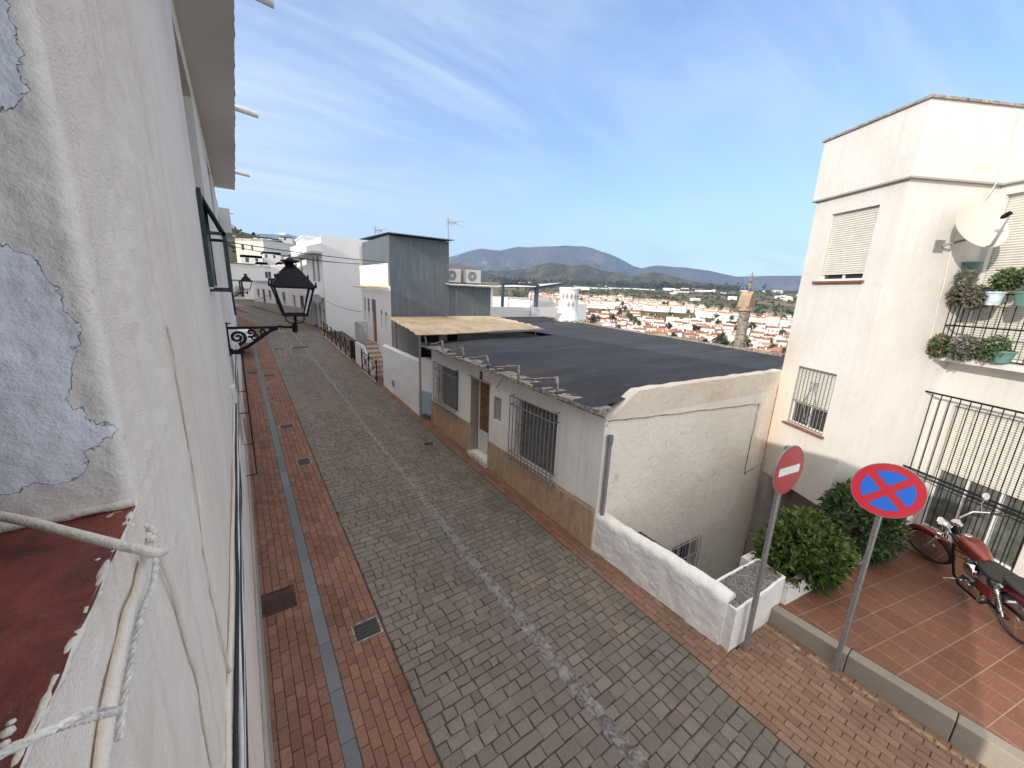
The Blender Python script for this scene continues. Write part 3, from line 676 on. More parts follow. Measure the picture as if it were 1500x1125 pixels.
def gut_mat():
    m, nt, b = new_mat('worn_mortar_trench'); v = pos_node(nt); n = tex_noise(nt, v, 11, 6, .75, .8); n2 = tex_noise(nt, v, 3, 4, .6)
    col = ramp(nt, n, [(.38, (.07, .066, .064)), (.47, (.14, .135, .13)), (.56, (.22, .212, .205)), (.76, (.32, .308, .30))])
    L(nt, col, b.inputs["Base Color"]); b.inputs["Roughness"].default_value = .95; bump(nt, b, n, .9, .02); return m
gt = MB(); rg = random.Random(5); ny = 520
lft = []; rgt = []
for i in range(ny + 1):
    y = -2.6 + (12.5 + 2.6) * i / ny; wid = .085 + .018 * mnoise.noise(Vector((y * 2.2, 0, 0))); k = max(.6, 1 - max(0, y - 3) / 14)
    a = gutter(y) - wid * k + .022 * mnoise.noise(Vector((y * 7, 3, 0))) + .008 * rg.uniform(-1, 1); b_ = gutter(y) + wid * k + .022 * mnoise.noise(Vector((y * 7, 9, 0))) + .008 * rg.uniform(-1, 1)
    lft.append((a, y, zg(y) + .0035)); rgt.append((b_, y, zg(y) + .0035))
base = len(gt.v); gt.v += lft + rgt
for i in range(ny): gt.f.append((i, ny + 1 + i, ny + 2 + i, i + 1)); gt.mi.append(0); gt.t.append(.5)
struct(gt.build("street_seam", gut_mat(), None), "ragged pale mortar seam along the middle of the street", "seam")
sm = MB()
for i in range(90):
    y0 = 12.4 + (44 - 12.4) * i / 90; y1 = 12.4 + (44 - 12.4) * (i + 1) / 90; k = lambda y: 2.82 - bend(y)
    sm.face([(k(y0) - .05, y0, zg(y0) + .004), (k(y0) + .05, y0, zg(y0) + .004), (k(y1) + .05, y1, zg(y1) + .004), (k(y1) - .05, y1, zg(y1) + .004)])
struct(sm.build("street_seam", gut_mat(), None), "dark straight seam farther up the street", "seam")
# covers
def cover(i, cx, cy, w, l, label, frame=True):
    t = thing("drain_cover", label, "drain cover", (cx, cy, zg(cy)), 0, "iron covers set in the paving")
    f = MB(); z = zg(cy) + .008; sl = .048 if cy > 9 else .03
    zz_ = lambda y: zg(y) + .010
    f.face([(cx - w / 2, cy - l / 2, zz_(cy - l / 2)), (cx + w / 2, cy - l / 2, zz_(cy - l / 2)), (cx + w / 2, cy + l / 2, zz_(cy + l / 2)), (cx - w / 2, cy + l / 2, zz_(cy + l / 2))])
    for k in range(5):
        for q in range(4):
            x = cx - w / 2 + w * (k + .5) / 5; y = cy - l / 2 + l * (q + .5) / 4; f.box(x - w * .07, x + w * .07, y - l * .06, y + l * .06, zz_(y) - .002, zz_(y) + .005)
    f.build("lid", M['darkgrey_metal'], t)
    r = MB(); e = .022
    for (a, b, c, d) in ((-w / 2 - e, -w / 2, -l / 2 - e, l / 2 + e), (w / 2, w / 2 + e, -l / 2 - e, l / 2 + e), (-w / 2, w / 2, -l / 2 - e, -l / 2), (-w / 2, w / 2, l / 2, l / 2 + e)):
        v = [(cx + x, cy + y, zg(cy + y) + .011) for (x, y) in ((a, c), (b, c), (b, d), (a, d))]; r.face(v)
    r.build("rim", M['stone_grey'], t)
cover(0, .96, 4.44, .30, .26, "square black iron cover with a worn concrete rim, nearest in the red pavers")
cover(1, .92, 9.93, .26, .36, "black iron cover beside the setts, second along the red pavement")
cover(2, .80, 12.47, .32, .3, "small iron cover between grey channel and setts, third along the red pavement")
cover(3, .77, 18.66, .42, .34, "faint iron cover far up the red pavement below the lamp")
cover(4, 3.98, 9.55, .26, .26, "small dark iron cover in the setts opposite the brown door")
cover(5, 2.64, 24.5, .75, .5, "wide dark iron cover in the middle of the far street")
cover(6, 1.6, 24.3, .5, .4, "low dark cover in the far setts beside the red pavement")
cover(7, .18, 19.3, .4, .4, "dark cover against the house wall far up the red pavement")
mt = MB(); mt.face([(-.17, 5.38, zg(5.38) + .014), (.235, 5.35, zg(5.35) + .014), (.22, 5.72, zg(5.72) + .014), (-.17, 5.75, zg(5.75) + .014)])
t = thing("cellar_grate", "dark brown sunken cellar grate in the red pavers against the house wall", "grate", (.03, 5.55, zg(5.55)))
mt.build("well", M['mat_brown'], t); fr = MB()
fr.box(-.18, .24, 5.745, 5.765, zg(5.75) - .01, zg(5.75) + .022); fr.box(.232, .252, 5.35, 5.765, zg(5.55) - .01, zg(5.55) + .024); fr.box(-.18, .252, 5.335, 5.352, zg(5.34) - .01, zg(5.34) + .022)
for k in range(7): fr.box(-.16, .23, 5.39 + k * .05, 5.396 + k * .05, zg(5.5) + .010, zg(5.5) + .020)
fr.build("bars", M['rust'], t)
# ------------------------------------------------------------------ the house the picture is taken from
XF = -.20
hs = thing("white_house", "cream plastered house with peeling window reveal, red sill and overhanging eave", "house", (XF, 4, -4.5))
HOLES = [(4.5, 6.25, -.12, 2.0), (8.9, 10.3, 1.05, 2.0), (7.8, 9.2, -3.3, -1.2), (10.6, 11.6, -3.9, -1.8)]
w = MB()
# fine front strip y .96..1.8 displaced, then plain wall behind it
def _fd(y, z): return min(1, max(0, min(2.2 - y, (z + 2.6) if z < -.4 else 9, 2.35 - z) / .08)) * min(1, max(0, abs(z + .42) / .03))
def disp(y, z): return _fd(y, z) * _disp(y, z)
def _disp(y, z): return .006 * mnoise.noise(Vector((y * 6, z * 6, 2))) + .0025 * mnoise.noise(Vector((y * 25, z * 25, 7)))
w.grid(lambda u, v: (XF + disp(.945 + u * 1.255, -.42 + v * 1.50), .945 + u * 1.255, -.42 + v * 1.50), 60, 90)
w.grid(lambda u, v: (XF + disp(.1 + u * 2.1, -2.6 + v * 2.18), .1 + u * 2.1, -2.6 + v * 2.18), 90, 90)
wall(w, (XF, -1.35), (XF, .1), -4.7, -.42); wall(w, (XF, -1.35), (XF, -.42), -.42, 1.08)
wall(w, (XF, 2.2), (XF, 13.4), -4.7, 2.35, [(a - 2.2, b - 2.2, c, d) for a, b, c, d in HOLES], .16)
wall(w, (XF, .1), (XF, 2.2), -4.7, -2.6)
# these skins were walked towards +Y (outside on the right hand = +X); back and end walls close the box
wall(w, (-6, 13.4), (-6, -1.35), -4.7, 1.08); wall(w, (-6, -1.35), (XF, -1.35), -4.7, 1.08); wall(w, (-6, 2.2), (XF, 2.2), 1.08, 2.35); wall(w, (-6, 13.4), (-6, 2.2), 1.08, 2.35); wall(w, (XF, 13.4), (-6, 13.4), -4.7, 2.35)
w.face([(XF, -1.35, 1.08), (XF, 2.2, 1.08), (-6, 2.2, 1.08), (-6, -1.35, 1.08)])
w.build("wall", M['facade'], hs, smooth=False)
# ground floor: plinth band and plaster repairs
for ya, yb, za, zb in ((2.0, 10.5, -4.62, -3.70), (11.7, 13.4, -4.3, -3.5)):
    pl = MB(); pl.obox((XF, ya), (XF, yb), .0, .035, za, zb); pl.build("plinth", M['concrete'], hs, bevel=.01)
# reveal of the window the picture is taken through
j = MB(); W = lambda x, z: .93 + .006 * mnoise.noise(Vector((x * 9, z * 9, 4))) + .003 * mnoise.noise(Vector((x * 40, z * 40, 4)))
def corner(u, v):
    # u 0..1: along reveal to the rounded, slightly chipped arris and a little round the corner onto the facade
    z = -.425 + v * 1.50; s = u * .62
    rr = .020 + .007 * mnoise.noise(Vector((0, 0, z * 9))) + .004 * mnoise.noise(Vector((0, 3, z * 33)))
    x0 = XF + .004
    if s < .56: x = x0 - .58 + s * (.58 - rr) / .56; return (x, W(x, z), z)
    a = (s - .56) / .06 * pi / 2; return (x0 - rr + rr * math.sin(a), W(x0 - rr, z) + rr - rr * math.cos(a), z)
j.grid(corner, 110, 200)
j.build("window_reveal", M['jamb'], hs, smooth=True)
rs_ = MB(); rs_.grid(lambda u, v: (-.85 + u * (XF + .85 + .003 - .003 * mnoise.noise(Vector((v * 22, 1, 5))) ), -.42 + v * 1.35, -.42 + .004 * mnoise.noise(Vector((u * 12, v * 20, 1)))), 30, 80)
rs_.build("window_sill", M['red_sill'], hs, smooth=True)
lip = MB(); pts = []; rr = []
for i in range(160):
    y = -.42 + 1.37 * i / 159; pts.append((XF - .001 + .004 * mnoise.noise(Vector((y * 14, 4, 0))), y, -.425 + .006 * mnoise.noise(Vector((y * 17, 0, 3))))); rr.append(.0055 + .0035 * mnoise.noise(Vector((y * 23, 0, 9))) + .002 * mnoise.noise(Vector((y * 70, 0, 9))))
lip.tube(pts, rr, 10)
pts = []; rr = []
for i in range(30):
    x = -.8 + .6 * i / 29; pts.append((x, .928, -.412 + .006 * mnoise.noise(Vector((x * 25, 1, 0))))); rr.append(.008 + .005 * mnoise.noise(Vector((x * 30, 6, 9))))
lip.tube(pts, rr, 10)
rk = random.Random(3)
for i in range(26):
    y = rk.uniform(.3, .95); c = Vector((XF + rk.uniform(-.02, .004), y, -.425 + rk.uniform(-.02, .008))); r = rk.uniform(.002, .006)
    lip.lathe([(0.0005, -r * .6), (r, -r * .2), (r * .9, r * .3), (.0005, r * .6)], 7, tuple(c))
lip.build("paint_lip", M['cable_c'], hs, smooth=True)
ws_ = MB(); ws_.box(-.92, -.84, -.6, 1.02, -.45, 1.07); ws_.build('window_shutter', M['green_metal'], hs)
nr = MB(); nr.box(-.84, XF - .003, -.55, -.425, -.42, 1.07); nr.build('window_reveal', M['jamb'], hs)
# eave slab, weathered edge, spouts
e = MB(); e.box(-6.2, .235, 2.15, 13.6, 2.352, 2.50); e.build("eave_slab", M['soffit'], hs)
ed = MB(); nseg = 150
for i in range(nseg):
    y0 = 2.15 + 11.3 * i / nseg; y1 = 2.15 + 11.3 * (i + 1) / nseg; q = .02 * mnoise.noise(Vector((y0 * 3.1, 2, 0))) + .008 * rk.uniform(-1, 1)
    ed.box(.0, .252 + q * .6, y0, y1 + .01, 2.503, 2.60 + q)
ed.build("roof_edge", M['oldtile'], hs)
rf = MB(); rf.box(-6.2, -.001, 2.15, 13.5, 2.505, 2.58); rf.build("roof", M['oldtile'], hs)
for yy in (4.93, 8.05, 12.5):
    s = MB(); n = 12; prof_o = []; 
    L0, L1, r, z0 = .12, .56, .055, 2.60
    for k, x in enumerate((L0, L1 - .07, L1)):
        for i in range(n + 1):
            a = pi + pi * i / n; a = pi - .35 + (pi + .7) * i / n
            s.v.append((x, yy + r * math.cos(a), z0 - .03 * (x - .2) / .3 + r * math.sin(a)))
        for i in range(n + 1):
            a = pi - .35 + (pi + .7) * (n - i) / n
            s.v.append((x, yy + (r - .014) * math.cos(a), z0 - .03 * (x - .2) / .3 + (r - .014) * math.sin(a)))
    m_ = 2 * (n + 1)
    for k in range(2):
        for i in range(m_): s.f.append((k * m_ + i, k * m_ + (i + 1) % m_, (k + 1) * m_ + (i + 1) % m_, (k + 1) * m_ + i)); s.mi.append(0); s.t.append(.5)
    s.f.append(tuple(range(m_))); s.f.append(tuple(range(2 * m_, 3 * m_))[::-1]); s.mi += [0, 0]; s.t += [.5, .5]
    s.build("water_spout", M['white_rough'], hs, smooth=False)
fr = Frame((XF, 0), (XF, 13.4))
window(hs, fr, 4.5, 6.25, -.12, 2.0, .155, blind=.75, blind_mat=M['shutter_grey'])
window(hs, fr, 8.9, 10.3, 1.05, 2.0, .155, blind=.6, blind_mat=M['shutter_grey'])
window(hs, fr, 7.8, 9.2, -3.3, -1.2, .155, blind=.5, blind_mat=M['shutter_grey'])
dr = MB(); fr.box(dr, 10.65, 11.55, -3.9, -1.85, -.15, -.1); dr.build("door", M['darkwood'], hs)
# dark green projecting guard with a sloping top
g = MB(); bar = lambda a, b, r=.016: g.box(min(a[0], b[0]) - r, max(a[0], b[0]) + r, min(a[1], b[1]) - r, max(a[1], b[1]) + r, min(a[2], b[2]) - r, max(a[2], b[2]) + r)
x0, x1 = XF + .01, XF + .155
for y in (4.55, 4.95, 5.35):
    bar((x1, y, -.1), (x1, y, .40), .014)
for z in (-.1, .40): bar((x1, 4.55, z), (x1, 5.35, z), .013)
for y in (4.55, 5.35):
    bar((x0, y, .40), (x1, y, .40), .014); bar((x0, y, -.1), (x1, y, -.1), .012); bar((x0, y, -.05), (x0, y, .74), .022)
    g.tube([(x0, y, .74), (x1, y, .41)], .013, 6)
g.build("window_guard", M['green_metal'], hs)
gl = MB(); gl.obox((x0 - .02, 4.42), (x0 - .02, 4.95), 0, .045, -.06, .72); gl.build("green_shutter_leaf", M['green_metal'], hs)
aw = MB(); aw.mesh([(x0, 4.54, .75), (x1 + .01, 4.54, .415), (x1 + .01, 5.36, .415), (x0, 5.36, .75), (x0, 4.54, .735), (x1 + .01, 4.54, .40), (x1 + .01, 5.36, .40), (x0, 5.36, .735)], [(0, 1, 2, 3), (7, 6, 5, 4), (0, 4, 5, 1), (1, 5, 6, 2), (2, 6, 7, 3), (3, 7, 4, 0)])
aw.build("guard_top", M['green_metal'], hs)
# ground floor grille seen edge on
def grille(mb, fr, a0, a1, z0, z1, out, n, r=.008, mid=()):
    B = lambda p, q, rr=r: mb.tube([fr.p(*p), fr.p(*q)], rr, 5)
    for k in range(n + 1):
        a = a0 + (a1 - a0) * k / n; B((a, z0, out), (a, z1, out))
    for z in (z0, z1) + tuple(mid):
        B((a0, z, out), (a1, z, out), r * 1.3); B((a0, z, 0), (a0, z, out)); B((a1, z, 0), (a1, z, out))
g2 = MB(); grille(g2, fr, 7.7, 9.3, -3.35, -1.15, .16, 11, .009, (-2.2,)); g2.build("window_grille", M['black_metal'], hs)

# cables and cords on the wall: each its own thing
def cable(name, label, pts, r, mat, cat="cable", sub=6, wob=0.0, sd=0, n=8, group=None):
    P = [Vector(p) for p in pts]; out = []
    for i in range(len(P) - 1):
        p0 = P[max(i - 1, 0)]; p1 = P[i]; p2 = P[i + 1]; p3 = P[min(i + 2, len(P) - 1)]
        for k in range(sub):
            t = k / sub; q = .5 * ((2 * p1) + (p2 - p0) * t + (2 * p0 - 5 * p1 + 4 * p2 - p3) * t * t + (3 * p1 - p0 - 3 * p2 + p3) * t ** 3)
            q += Vector((mnoise.noise(q * 9 + Vector((sd, 0, 0))), mnoise.noise(q * 9 + Vector((0, sd, 5))), mnoise.noise(q * 9 + Vector((3, 0, sd))))) * wob; out.append(q)
    out.append(P[-1]); m = MB(); m.tube(out, [r * (1 + (.25 * mnoise.noise(q * 30) if wob else 0)) for q in out], n); o = m.build(name, mat, None, smooth=True); tag(o, label, cat, group); return o
cable("wall_cable", "painted over cable with lumpy clips running down the plaster beside the lamp house window", [(XF + .004, 1.66, -.15), (XF + .008, 1.67, -.22), (XF + .008, 1.68, -.45), (XF + .008, 1.69, -.71), (XF + .007, 1.63, -1.02), (XF + .008, 1.66, -1.3), (XF + .01, 1.72, -1.62)], .0058, M['cable_c'], wob=.003, sd=2)
cable("wall_cable", "painted over cable leaving the tied rope knot and running down the wall with brown clips", [(XF + .006, 1.0, -.56), (XF + .008, 1.05, -.72), (XF + .008, 1.10, -.92), (XF + .009, 1.13, -1.06), (XF + .008, 1.11, -1.3), (XF + .008, 1.13, -1.9)], .0055, M['cable_c'], wob=.004, sd=5)
cable("wall_conduit", "thick cream conduit stretched across the red window sill", [(-.60, 1.10, -.335), (-.33, .86, -.360), (-.22, .74, -.362), (-.165, .70, -.378), (-.135, .70, -.40), (-.15, .80, -.455), (XF + .01, .88, -.50)], .0068, M['cable_c'], "conduit", sd=1)
cable("wall_conduit", "flat cream conduit going down the wall below the red sill", [(XF + .008, .89, -.515), (XF + .010, .80, -.52), (XF + .010, .755, -.513), (XF + .010, .73, -.515), (XF + .008, .68, -.53), (XF + .008, .60, -.55), (XF + .008, .50, -.60), (XF + .008, .35, -.66)], .0085, M['cable_c'], "conduit", sd=8)
def rope(name, label, pts, r, twist=42):
    P = [Vector(p) for p in pts]; ax = []
    for i in range(len(P) - 1):
        p0 = P[max(i - 1, 0)]; p1 = P[i]; p2 = P[i + 1]; p3 = P[min(i + 2, len(P) - 1)]
        for k in range(24):
            t = k / 24; ax.append(.5 * ((2 * p1) + (p2 - p0) * t + (2 * p0 - 5 * p1 + 4 * p2 - p3) * t * t + (3 * p1 - p0 - 3 * p2 + p3) * t ** 3))
    m = MB(); ln = 0
    for s in range(3):
        q = []; ln = 0
        for i, p in enumerate(ax):
            if i: ln += (p - ax[i - 1]).length
            t = (ax[min(i + 1, len(ax) - 1)] - ax[max(i - 1, 0)]).normalized(); u = t.orthogonal().normalized(); v = t.cross(u); a = ln * twist * 2 + s * 2 * pi / 3
            q.append(p + (u * math.cos(a) + v * math.sin(a)) * r * .55)
        m.tube(q, r * .62, 7)
    o = m.build(name, M['rope'], None, smooth=True); tag(o, label, "rope"); return o
rope("rope", "white twisted rope crossing the bottom left corner in front of the sill", [(XF - .25, .10, -.15), (-.12, .25, -.228), (-.12, .31, -.28), (-.125, .41, -.378), (-.165, .50, -.45)], .0025, 100)
rope("rope", "white rope knotted at the corner of the red sill and hanging down the wall", [(XF + .004, .99, -.50), (XF + .016, .95, -.52), (XF + .018, .87, -.55), (XF + .014, .78, -.55), (XF + .014, .70, -.56), (XF + .012, .64, -.58), (XF + .01, .60, -.60)], .0045, 70)
kn = MB(); rk = random.Random(8)
for i in range(9):
    c = (XF + .008 + rk.uniform(-.006, .010), .975 + rk.uniform(-.015, .015), -.505 + rk.uniform(-.02, .02)); r = rk.uniform(.004, .009)
    kn.lathe([(.0005, -r), (r * .8, -r * .5), (r, 0), (r * .8, r * .5), (.0005, r)], 8, c)
tag(kn.build("rope_knot", M['cable_c'], None, smooth=True), "lumpy painted knot where rope and cables meet at the sill corner", "knot")
for i, (dz, dx, r, mt_, lb) in enumerate(((-1.62, .012, .011, 'cable_c', "cream painted pipe on top of the cable bundle along the wall"), (-1.80, .016, .010, 'cable_b', "upper thick black cable in the bundle along the house wall"), (-1.865, .022, .008, 'cable_w', "upper white cable in the bundle along the house wall"),
        (-1.95, .022, .010, 'cable_b', "lower black cable in the bundle along the house wall"), (-2.05, .02, .008, 'cable_w', "lower white cable in the bundle along the house wall"), (-2.16, .018, .006, 'cable_b', "thin black cable hanging lowest in the bundle along the wall"))):
    pts = [(XF + dx + (.012 * mnoise.noise(Vector((y, i, 0)))), y, dz + .012 * mnoise.noise(Vector((y * .8, i * 3, 4))) - .02 * abs(math.sin(y * 1.1 + i))) for y in np.linspace(.6, 13.3, 26)]
    cable("wall_cable", lb, pts, r, M[mt_], sub=3, wob=0, n=6, group="cables strung along the house wall")
# small junction box and clips on the wall near the lamp
jb = MB(); jb.obox((XF, 6.2), (XF, 6.42), 0, .05, -1.62, -1.40); o = jb.build("junction_box", M['cable_c'], None, bevel=.006); tag(o, "small cream junction box on the house wall among the cables", "junction box")

# ------------------------------------------------------------------ wall lantern
def lantern(name, label, loc, rz=0.0):
    t = thing(name, label, "wall lantern", loc, rz, "wrought iron wall lanterns", world=False)
    # local: wall at x=0, arm along +x, z=0 at arm top
    pl = MB(); pl.box(0, .022, -.05, .05, -.47, .09); pl.tube([(.0, 0, .07), (.06, 0, .07)], .012, 6); pl.tube([(0, 0, -.44), (.06, 0, -.44)], .012, 6); pl.build("wall_plate", M['black_metal'], t, bevel=.004)
    b = MB(); b.box(.02, .98, -.022, .022, -.024, .018)
    b.tube([(.02, 0, -.40), (.12, 0, -.395), (.25, 0, -.33), (.42, 0, -.20), (.60, 0, -.06), (.70, 0, -.02)], .026, 8)
    b.tube([(.02, 0, -.36), (.06, 0, -.42), (.14, 0, -.43), (.2, 0, -.40)], .03, 8)
    def spiral(cx, cz, r0, turns, a0, sg=1, rt=.012):
        pts = []
        for i in range(int(26 * turns) + 1):
            k = i / (26 * turns); r = r0 * (1 - .86 * k); a = a0 + sg * 2 * pi * turns * k; pts.append((cx + r * math.cos(a), 0, cz + r * math.sin(a)))
        b.tube(pts, [rt * (1 - .35 * i / len(pts)) for i in range(len(pts))], 7)
    spiral(.135, -.165, .115, 1.7, -pi / 2, 1, .026); spiral(.32, -.09, .075, 1.3, -2.2, 1, .021); spiral(.355, -.17, .06, 1.2, 1.2, -1, .018); spiral(.475, -.075, .055, 1.3, -2.2, 1, .018); spiral(.60, -.04, .032, 1.1, -2.2, 1, .015)
    b.lathe([(.001, -.11), (.035, -.10), (.045, -.06), (.04, -.02), (.05, .0), (.045, .03), (.03, .05), (.001, .06)], 14, (.96, 0, 0)); b.box(.70, .78, -.03, .03, -.04, .03)
    b.build("bracket", M['black_metal'], t, smooth=True, angle=40)
    # harp and lantern above the arm end
    hp = MB(); c = .975
    for (sx, sy) in ((1, 0), (-1, 0), (0, 1), (0, -1)):
        hp.tube([(c, 0, .06), (c + sx * .09, sy * .09, .07), (c + sx * .135, sy * .135, .12), (c + sx * .14, sy * .14, .18), (c + sx * .12, sy * .12, .22)], .011, 7)
    hp.tube([(c, 0, .04), (c, 0, .22)], .018, 8); hp.build("harp", M['black_metal'], t, smooth=True)
    f = MB(); zb, zt, hb, ht = .22, .70, .165, .285
    def fq(h0, h1, z0, z1, r):
        for sx, sy in ((1, 1), (1, -1), (-1, 1), (-1, -1)): f.tube([(c + sx * h0, sy * h0, z0), (c + sx * h1, sy * h1, z1)], r, 4)
    fq(hb, ht, zb, zt, .017)
    for z, h, tt in ((zb, hb, .022), (zt, ht, .018)):
        f.box(c - h - tt, c + h + tt, -h - tt, -h + tt, z - tt, z + tt); f.box(c - h - tt, c + h + tt, h - tt, h + tt, z - tt, z + tt); f.box(c - h - tt, c - h + tt, -h + tt, h - tt, z - tt, z + tt); f.box(c + h - tt, c + h + tt, -h + tt, h - tt, z - tt, z + tt)
    f.build("lantern_frame", M['black_metal'], t, bevel=.003)
    gp = MB()
    for sx, sy in ((1, 0), (-1, 0), (0, 1), (0, -1)):
        px, py = -sy, sx
        q = lambda h, z, k: (c + sx * h + px * k * h, sy * h + py * k * h, z)
        gp.face([q(hb, zb + .02, -.93), q(hb, zb + .02, .93), q(ht, zt - .02, .93), q(ht, zt - .02, -.93)])
    gp.build("glass_pane", M['clear'], t)
    r = MB(); prof4 = [(.320, .712), (.305, .735), (.21, .88), (.125, 1.0), (.08, 1.05)]
    for (h0, z0), (h1, z1) in zip(prof4, prof4[1:]):
        for sx, sy in ((1, 0), (-1, 0), (0, 1), (0, -1)):
            px, py = -sy, sx; q = lambda h, z, k: (c + sx * h + px * k * h, sy * h + py * k * h, z)
            r.face([q(h0, z0, -1), q(h0, z0, 1), q(h1, z1, 1), q(h1, z1, -1)])
    r.face([(c - .315, -.315, .715), (c - .315, .315, .715), (c + .315, .315, .715), (c + .315, -.315, .715)])
    for sx in (-1, 1):
        for sy in (-1, 1): r.lathe([(.001, .70), (.016, .70), (.018, .75), (.010, .765), (.016, .785), (.001, .80)], 7, (c + sx * .315, sy * .315, 0)); 
    for sx, sy in ((.22, .22), (.22, -.22), (-.22, .22), (-.22, -.22)): r.lathe([(.014, .86), (.016, .90), (.001, .93)], 6, (c + sx, sy, 0))
    r.build("lantern_roof", M['black_metal'], t)
    fi = MB(); fi.lathe([(.07, 1.03), (.085, 1.07), (.06, 1.09), (.05, 1.11), (.145, 1.135), (.14, 1.155), (.07, 1.165), (.05, 1.19), (.02, 1.205), (.001, 1.21)], 18, (c, 0, 0)); fi.build("finial", M['black_metal'], t, smooth=True, angle=40)
    return t
lamp = lantern("wall_lantern", "large black wrought iron lantern on a scrolled bracket, nearest on the house wall", (XF + .0, 7.62, -.745))
lamp.scale = (1, 1, .95)
tw = MB(); rk = random.Random(21)
for k in range(7):
    x = .555 + rk.uniform(-.03, .03); y = 7.6 + rk.uniform(-.02, .02); z = -.76; pts = [(x - .02, y - .03, z + .01), (x - .02, y - .035, z - .05)]
    for i in range(9):
        z -= rk.uniform(.03, .07); x += rk.uniform(-.025, .03); y += rk.uniform(-.02, .02); pts.append((x, y, z))
    tw.tube(pts, .0035, 5)
for k in range(5):
    a = [(.555 + .045 * math.cos(t), 7.6 + .045 * math.sin(t + k), -.78 + .05 * math.sin(t * 1.0 + k)) for t in np.linspace(0, 6.28, 14)]; tw.tube(a, .004, 5)
tag(tw.build("twine", M['twine'], None), "beige twine tied round the lantern arm with loose hanging ends", "twine")
l2 = dup(lamp, (-.40, 27.6, -.68), 0, "small far black lantern on the left wall beyond the first lamp", (.92, .92, .88))
# ------------------------------------------------------------------ low house with the black roof
G0, G1 = (4.75, 4.0), (10.33, 3.63)
nh = thing("low_house", "low white house with black felt roof, tan tiled base and brown door opposite", "house", (4.75, 8, -4.5))
fF = Frame((4.75, 11.08), (4.75, 4.0))       # a runs towards the viewer, outside = -X
yA = lambda y: 11.08 - y
ho = [(yA(10.6), yA(9.25), -3.46, -2.2), (yA(8.55), yA(7.6), -4.22, -2.18), (yA(7.44), yA(7.08), -3.0, -2.42), (yA(6.5), yA(5.15), -3.62, -2.23)]
w = MB(); wall(w, (4.75, 11.08), (4.75, 4.0), -4.75, -1.78, ho, .30)
wall(w, (14.2, 11.08), (4.75, 11.08), -5, -1.66); wall(w, (14.2, 4.5), (14.2, 11.08), -8, -1.62)
w.build("facade_wall", M['white_stain'], nh)
g = MB()
d = (Vector(G1) - Vector(G0)); ln = d.length; d.normalize()
for i in range(48):
    a0, a1 = ln * i / 48, ln * (i + 1) / 48
    tp = lambda a: -1.97 + (.42 * sstep(0, .75, a)) + .03 * mnoise.noise(Vector((a * 3, 0, 0))) - .0 * a
    P = lambda a, z, o: (G0[0] + d.x * a - d.y * o * -1 * -1, G0[1] + d.y * a + d.x * o, z)
    z0, z1 = tp(a0), tp(a1)
    v = [P(a0, -2.03, -.0), P(a1, -2.03, -.0), P(a1, z1, -.03), P(a0, z0, -.03), P(a0, -2.03, .18), P(a1, -2.03, .18), P(a1, z1, .16), P(a0, z0, .16)]
    g.mesh(v, [(0, 1, 2, 3), (3, 2, 6, 7), (5, 4, 7, 6)] + ([(4, 0, 3, 7)] if i == 0 else []) + ([(1, 5, 6, 2)] if i == 47 else []))
g.build("parapet", M['gable_rough'], nh)
lw = (2.42, 3.30, -6.0, -5.25)
gw = MB(); wall(gw, G0, G1, -8.2, -2.03, [lw], .18); gw.build("gable_wall", M['gable'], nh)
fG = Frame(G0, G1)
window(nh, fG, lw[0], lw[1], lw[2], lw[3], .175, glass=M['glass'])
gr = MB(); grille(gr, fG, lw[0] - .04, lw[1] + .04, lw[2] - .03, lw[3] + .03, .06, 9, .010, (-5.6,)); gr.build("window_grille", M['rail_grey'], nh)
# tan tiled base, stepped beside the door
db = MB()
fF.box(db, 0, yA(8.55), -4.7, -3.48, 0, .025); fF.box(db, yA(7.6), yA(5.9), -4.75, -3.64, 0, .025); fF.box(db, yA(5.9), yA(4.03), -4.75, -3.70, 0, .025)
db.build("tile_base", M['dado'], nh)
cap = MB(); fF.box(cap, 0, yA(8.55), -3.478, -3.455, 0, .035); fF.box(cap, yA(7.6), yA(4.03), -3.637, -3.61, 0, .035); cap.build("base_capping", M['dado'], nh)
for (h, bl, nm) in ((ho[0], .9, 0), (ho[3], .93, 0)):
    window(nh, fF, h[0], h[1], h[2], h[3], .22, blind=bl, blind_mat=M['shutter_grey'], fmat=M['grey_metal'])
    q = MB(); grille(q, fF, h[0] - .05, h[1] + .05, h[2] - .05, h[3] + .05, .13, 12, .011, (h[3] - .14, h[2] + .16))
    am = (h[0] + h[1]) / 2 - .38
    for s in (-1, 1):
        for zz0 in (h[2] + .55, h[2] + .8):
            q.tube([fF.p(am + s * .05 + s * .045 * math.sin(t), zz0 + .11 * math.cos(t) * 1.0, .13) for t in np.linspace(0, 2 * pi, 13)], .007, 5)
    q.build("window_grille", M['grey_metal'], nh)
hd = ho[1]
rv = MB(); fF.box(rv, hd[0] + .002, hd[0] + .03, hd[2], hd[3], -.298, -.004); fF.box(rv, hd[1] - .03, hd[1] - .002, hd[2], hd[3], -.298, -.004); rv.build("door_reveal", M['granite'], nh)
dd = MB(); fF.box(dd, hd[0] + .10, hd[1] - .06, -3.62, hd[3] - .05, -.285, -.24); fF.box(dd, hd[0] + .42, hd[0] + .435, -3.6, hd[3] - .08, -.24, -.236)
D_ = dd.build("door", M['wood'], nh); k = MB(); fF.box(k, hd[0] + .10, hd[1] - .06, -4.19, -3.622, -.285, -.245); k.build("kick_panel", M['ac_white'], D_)
k = MB(); k.tube([fF.p(hd[1] - .14, -3.2, -.24), fF.p(hd[1] - .14, -3.2, -.19)], .012, 6); k.build("handle", M['alu'], D_)
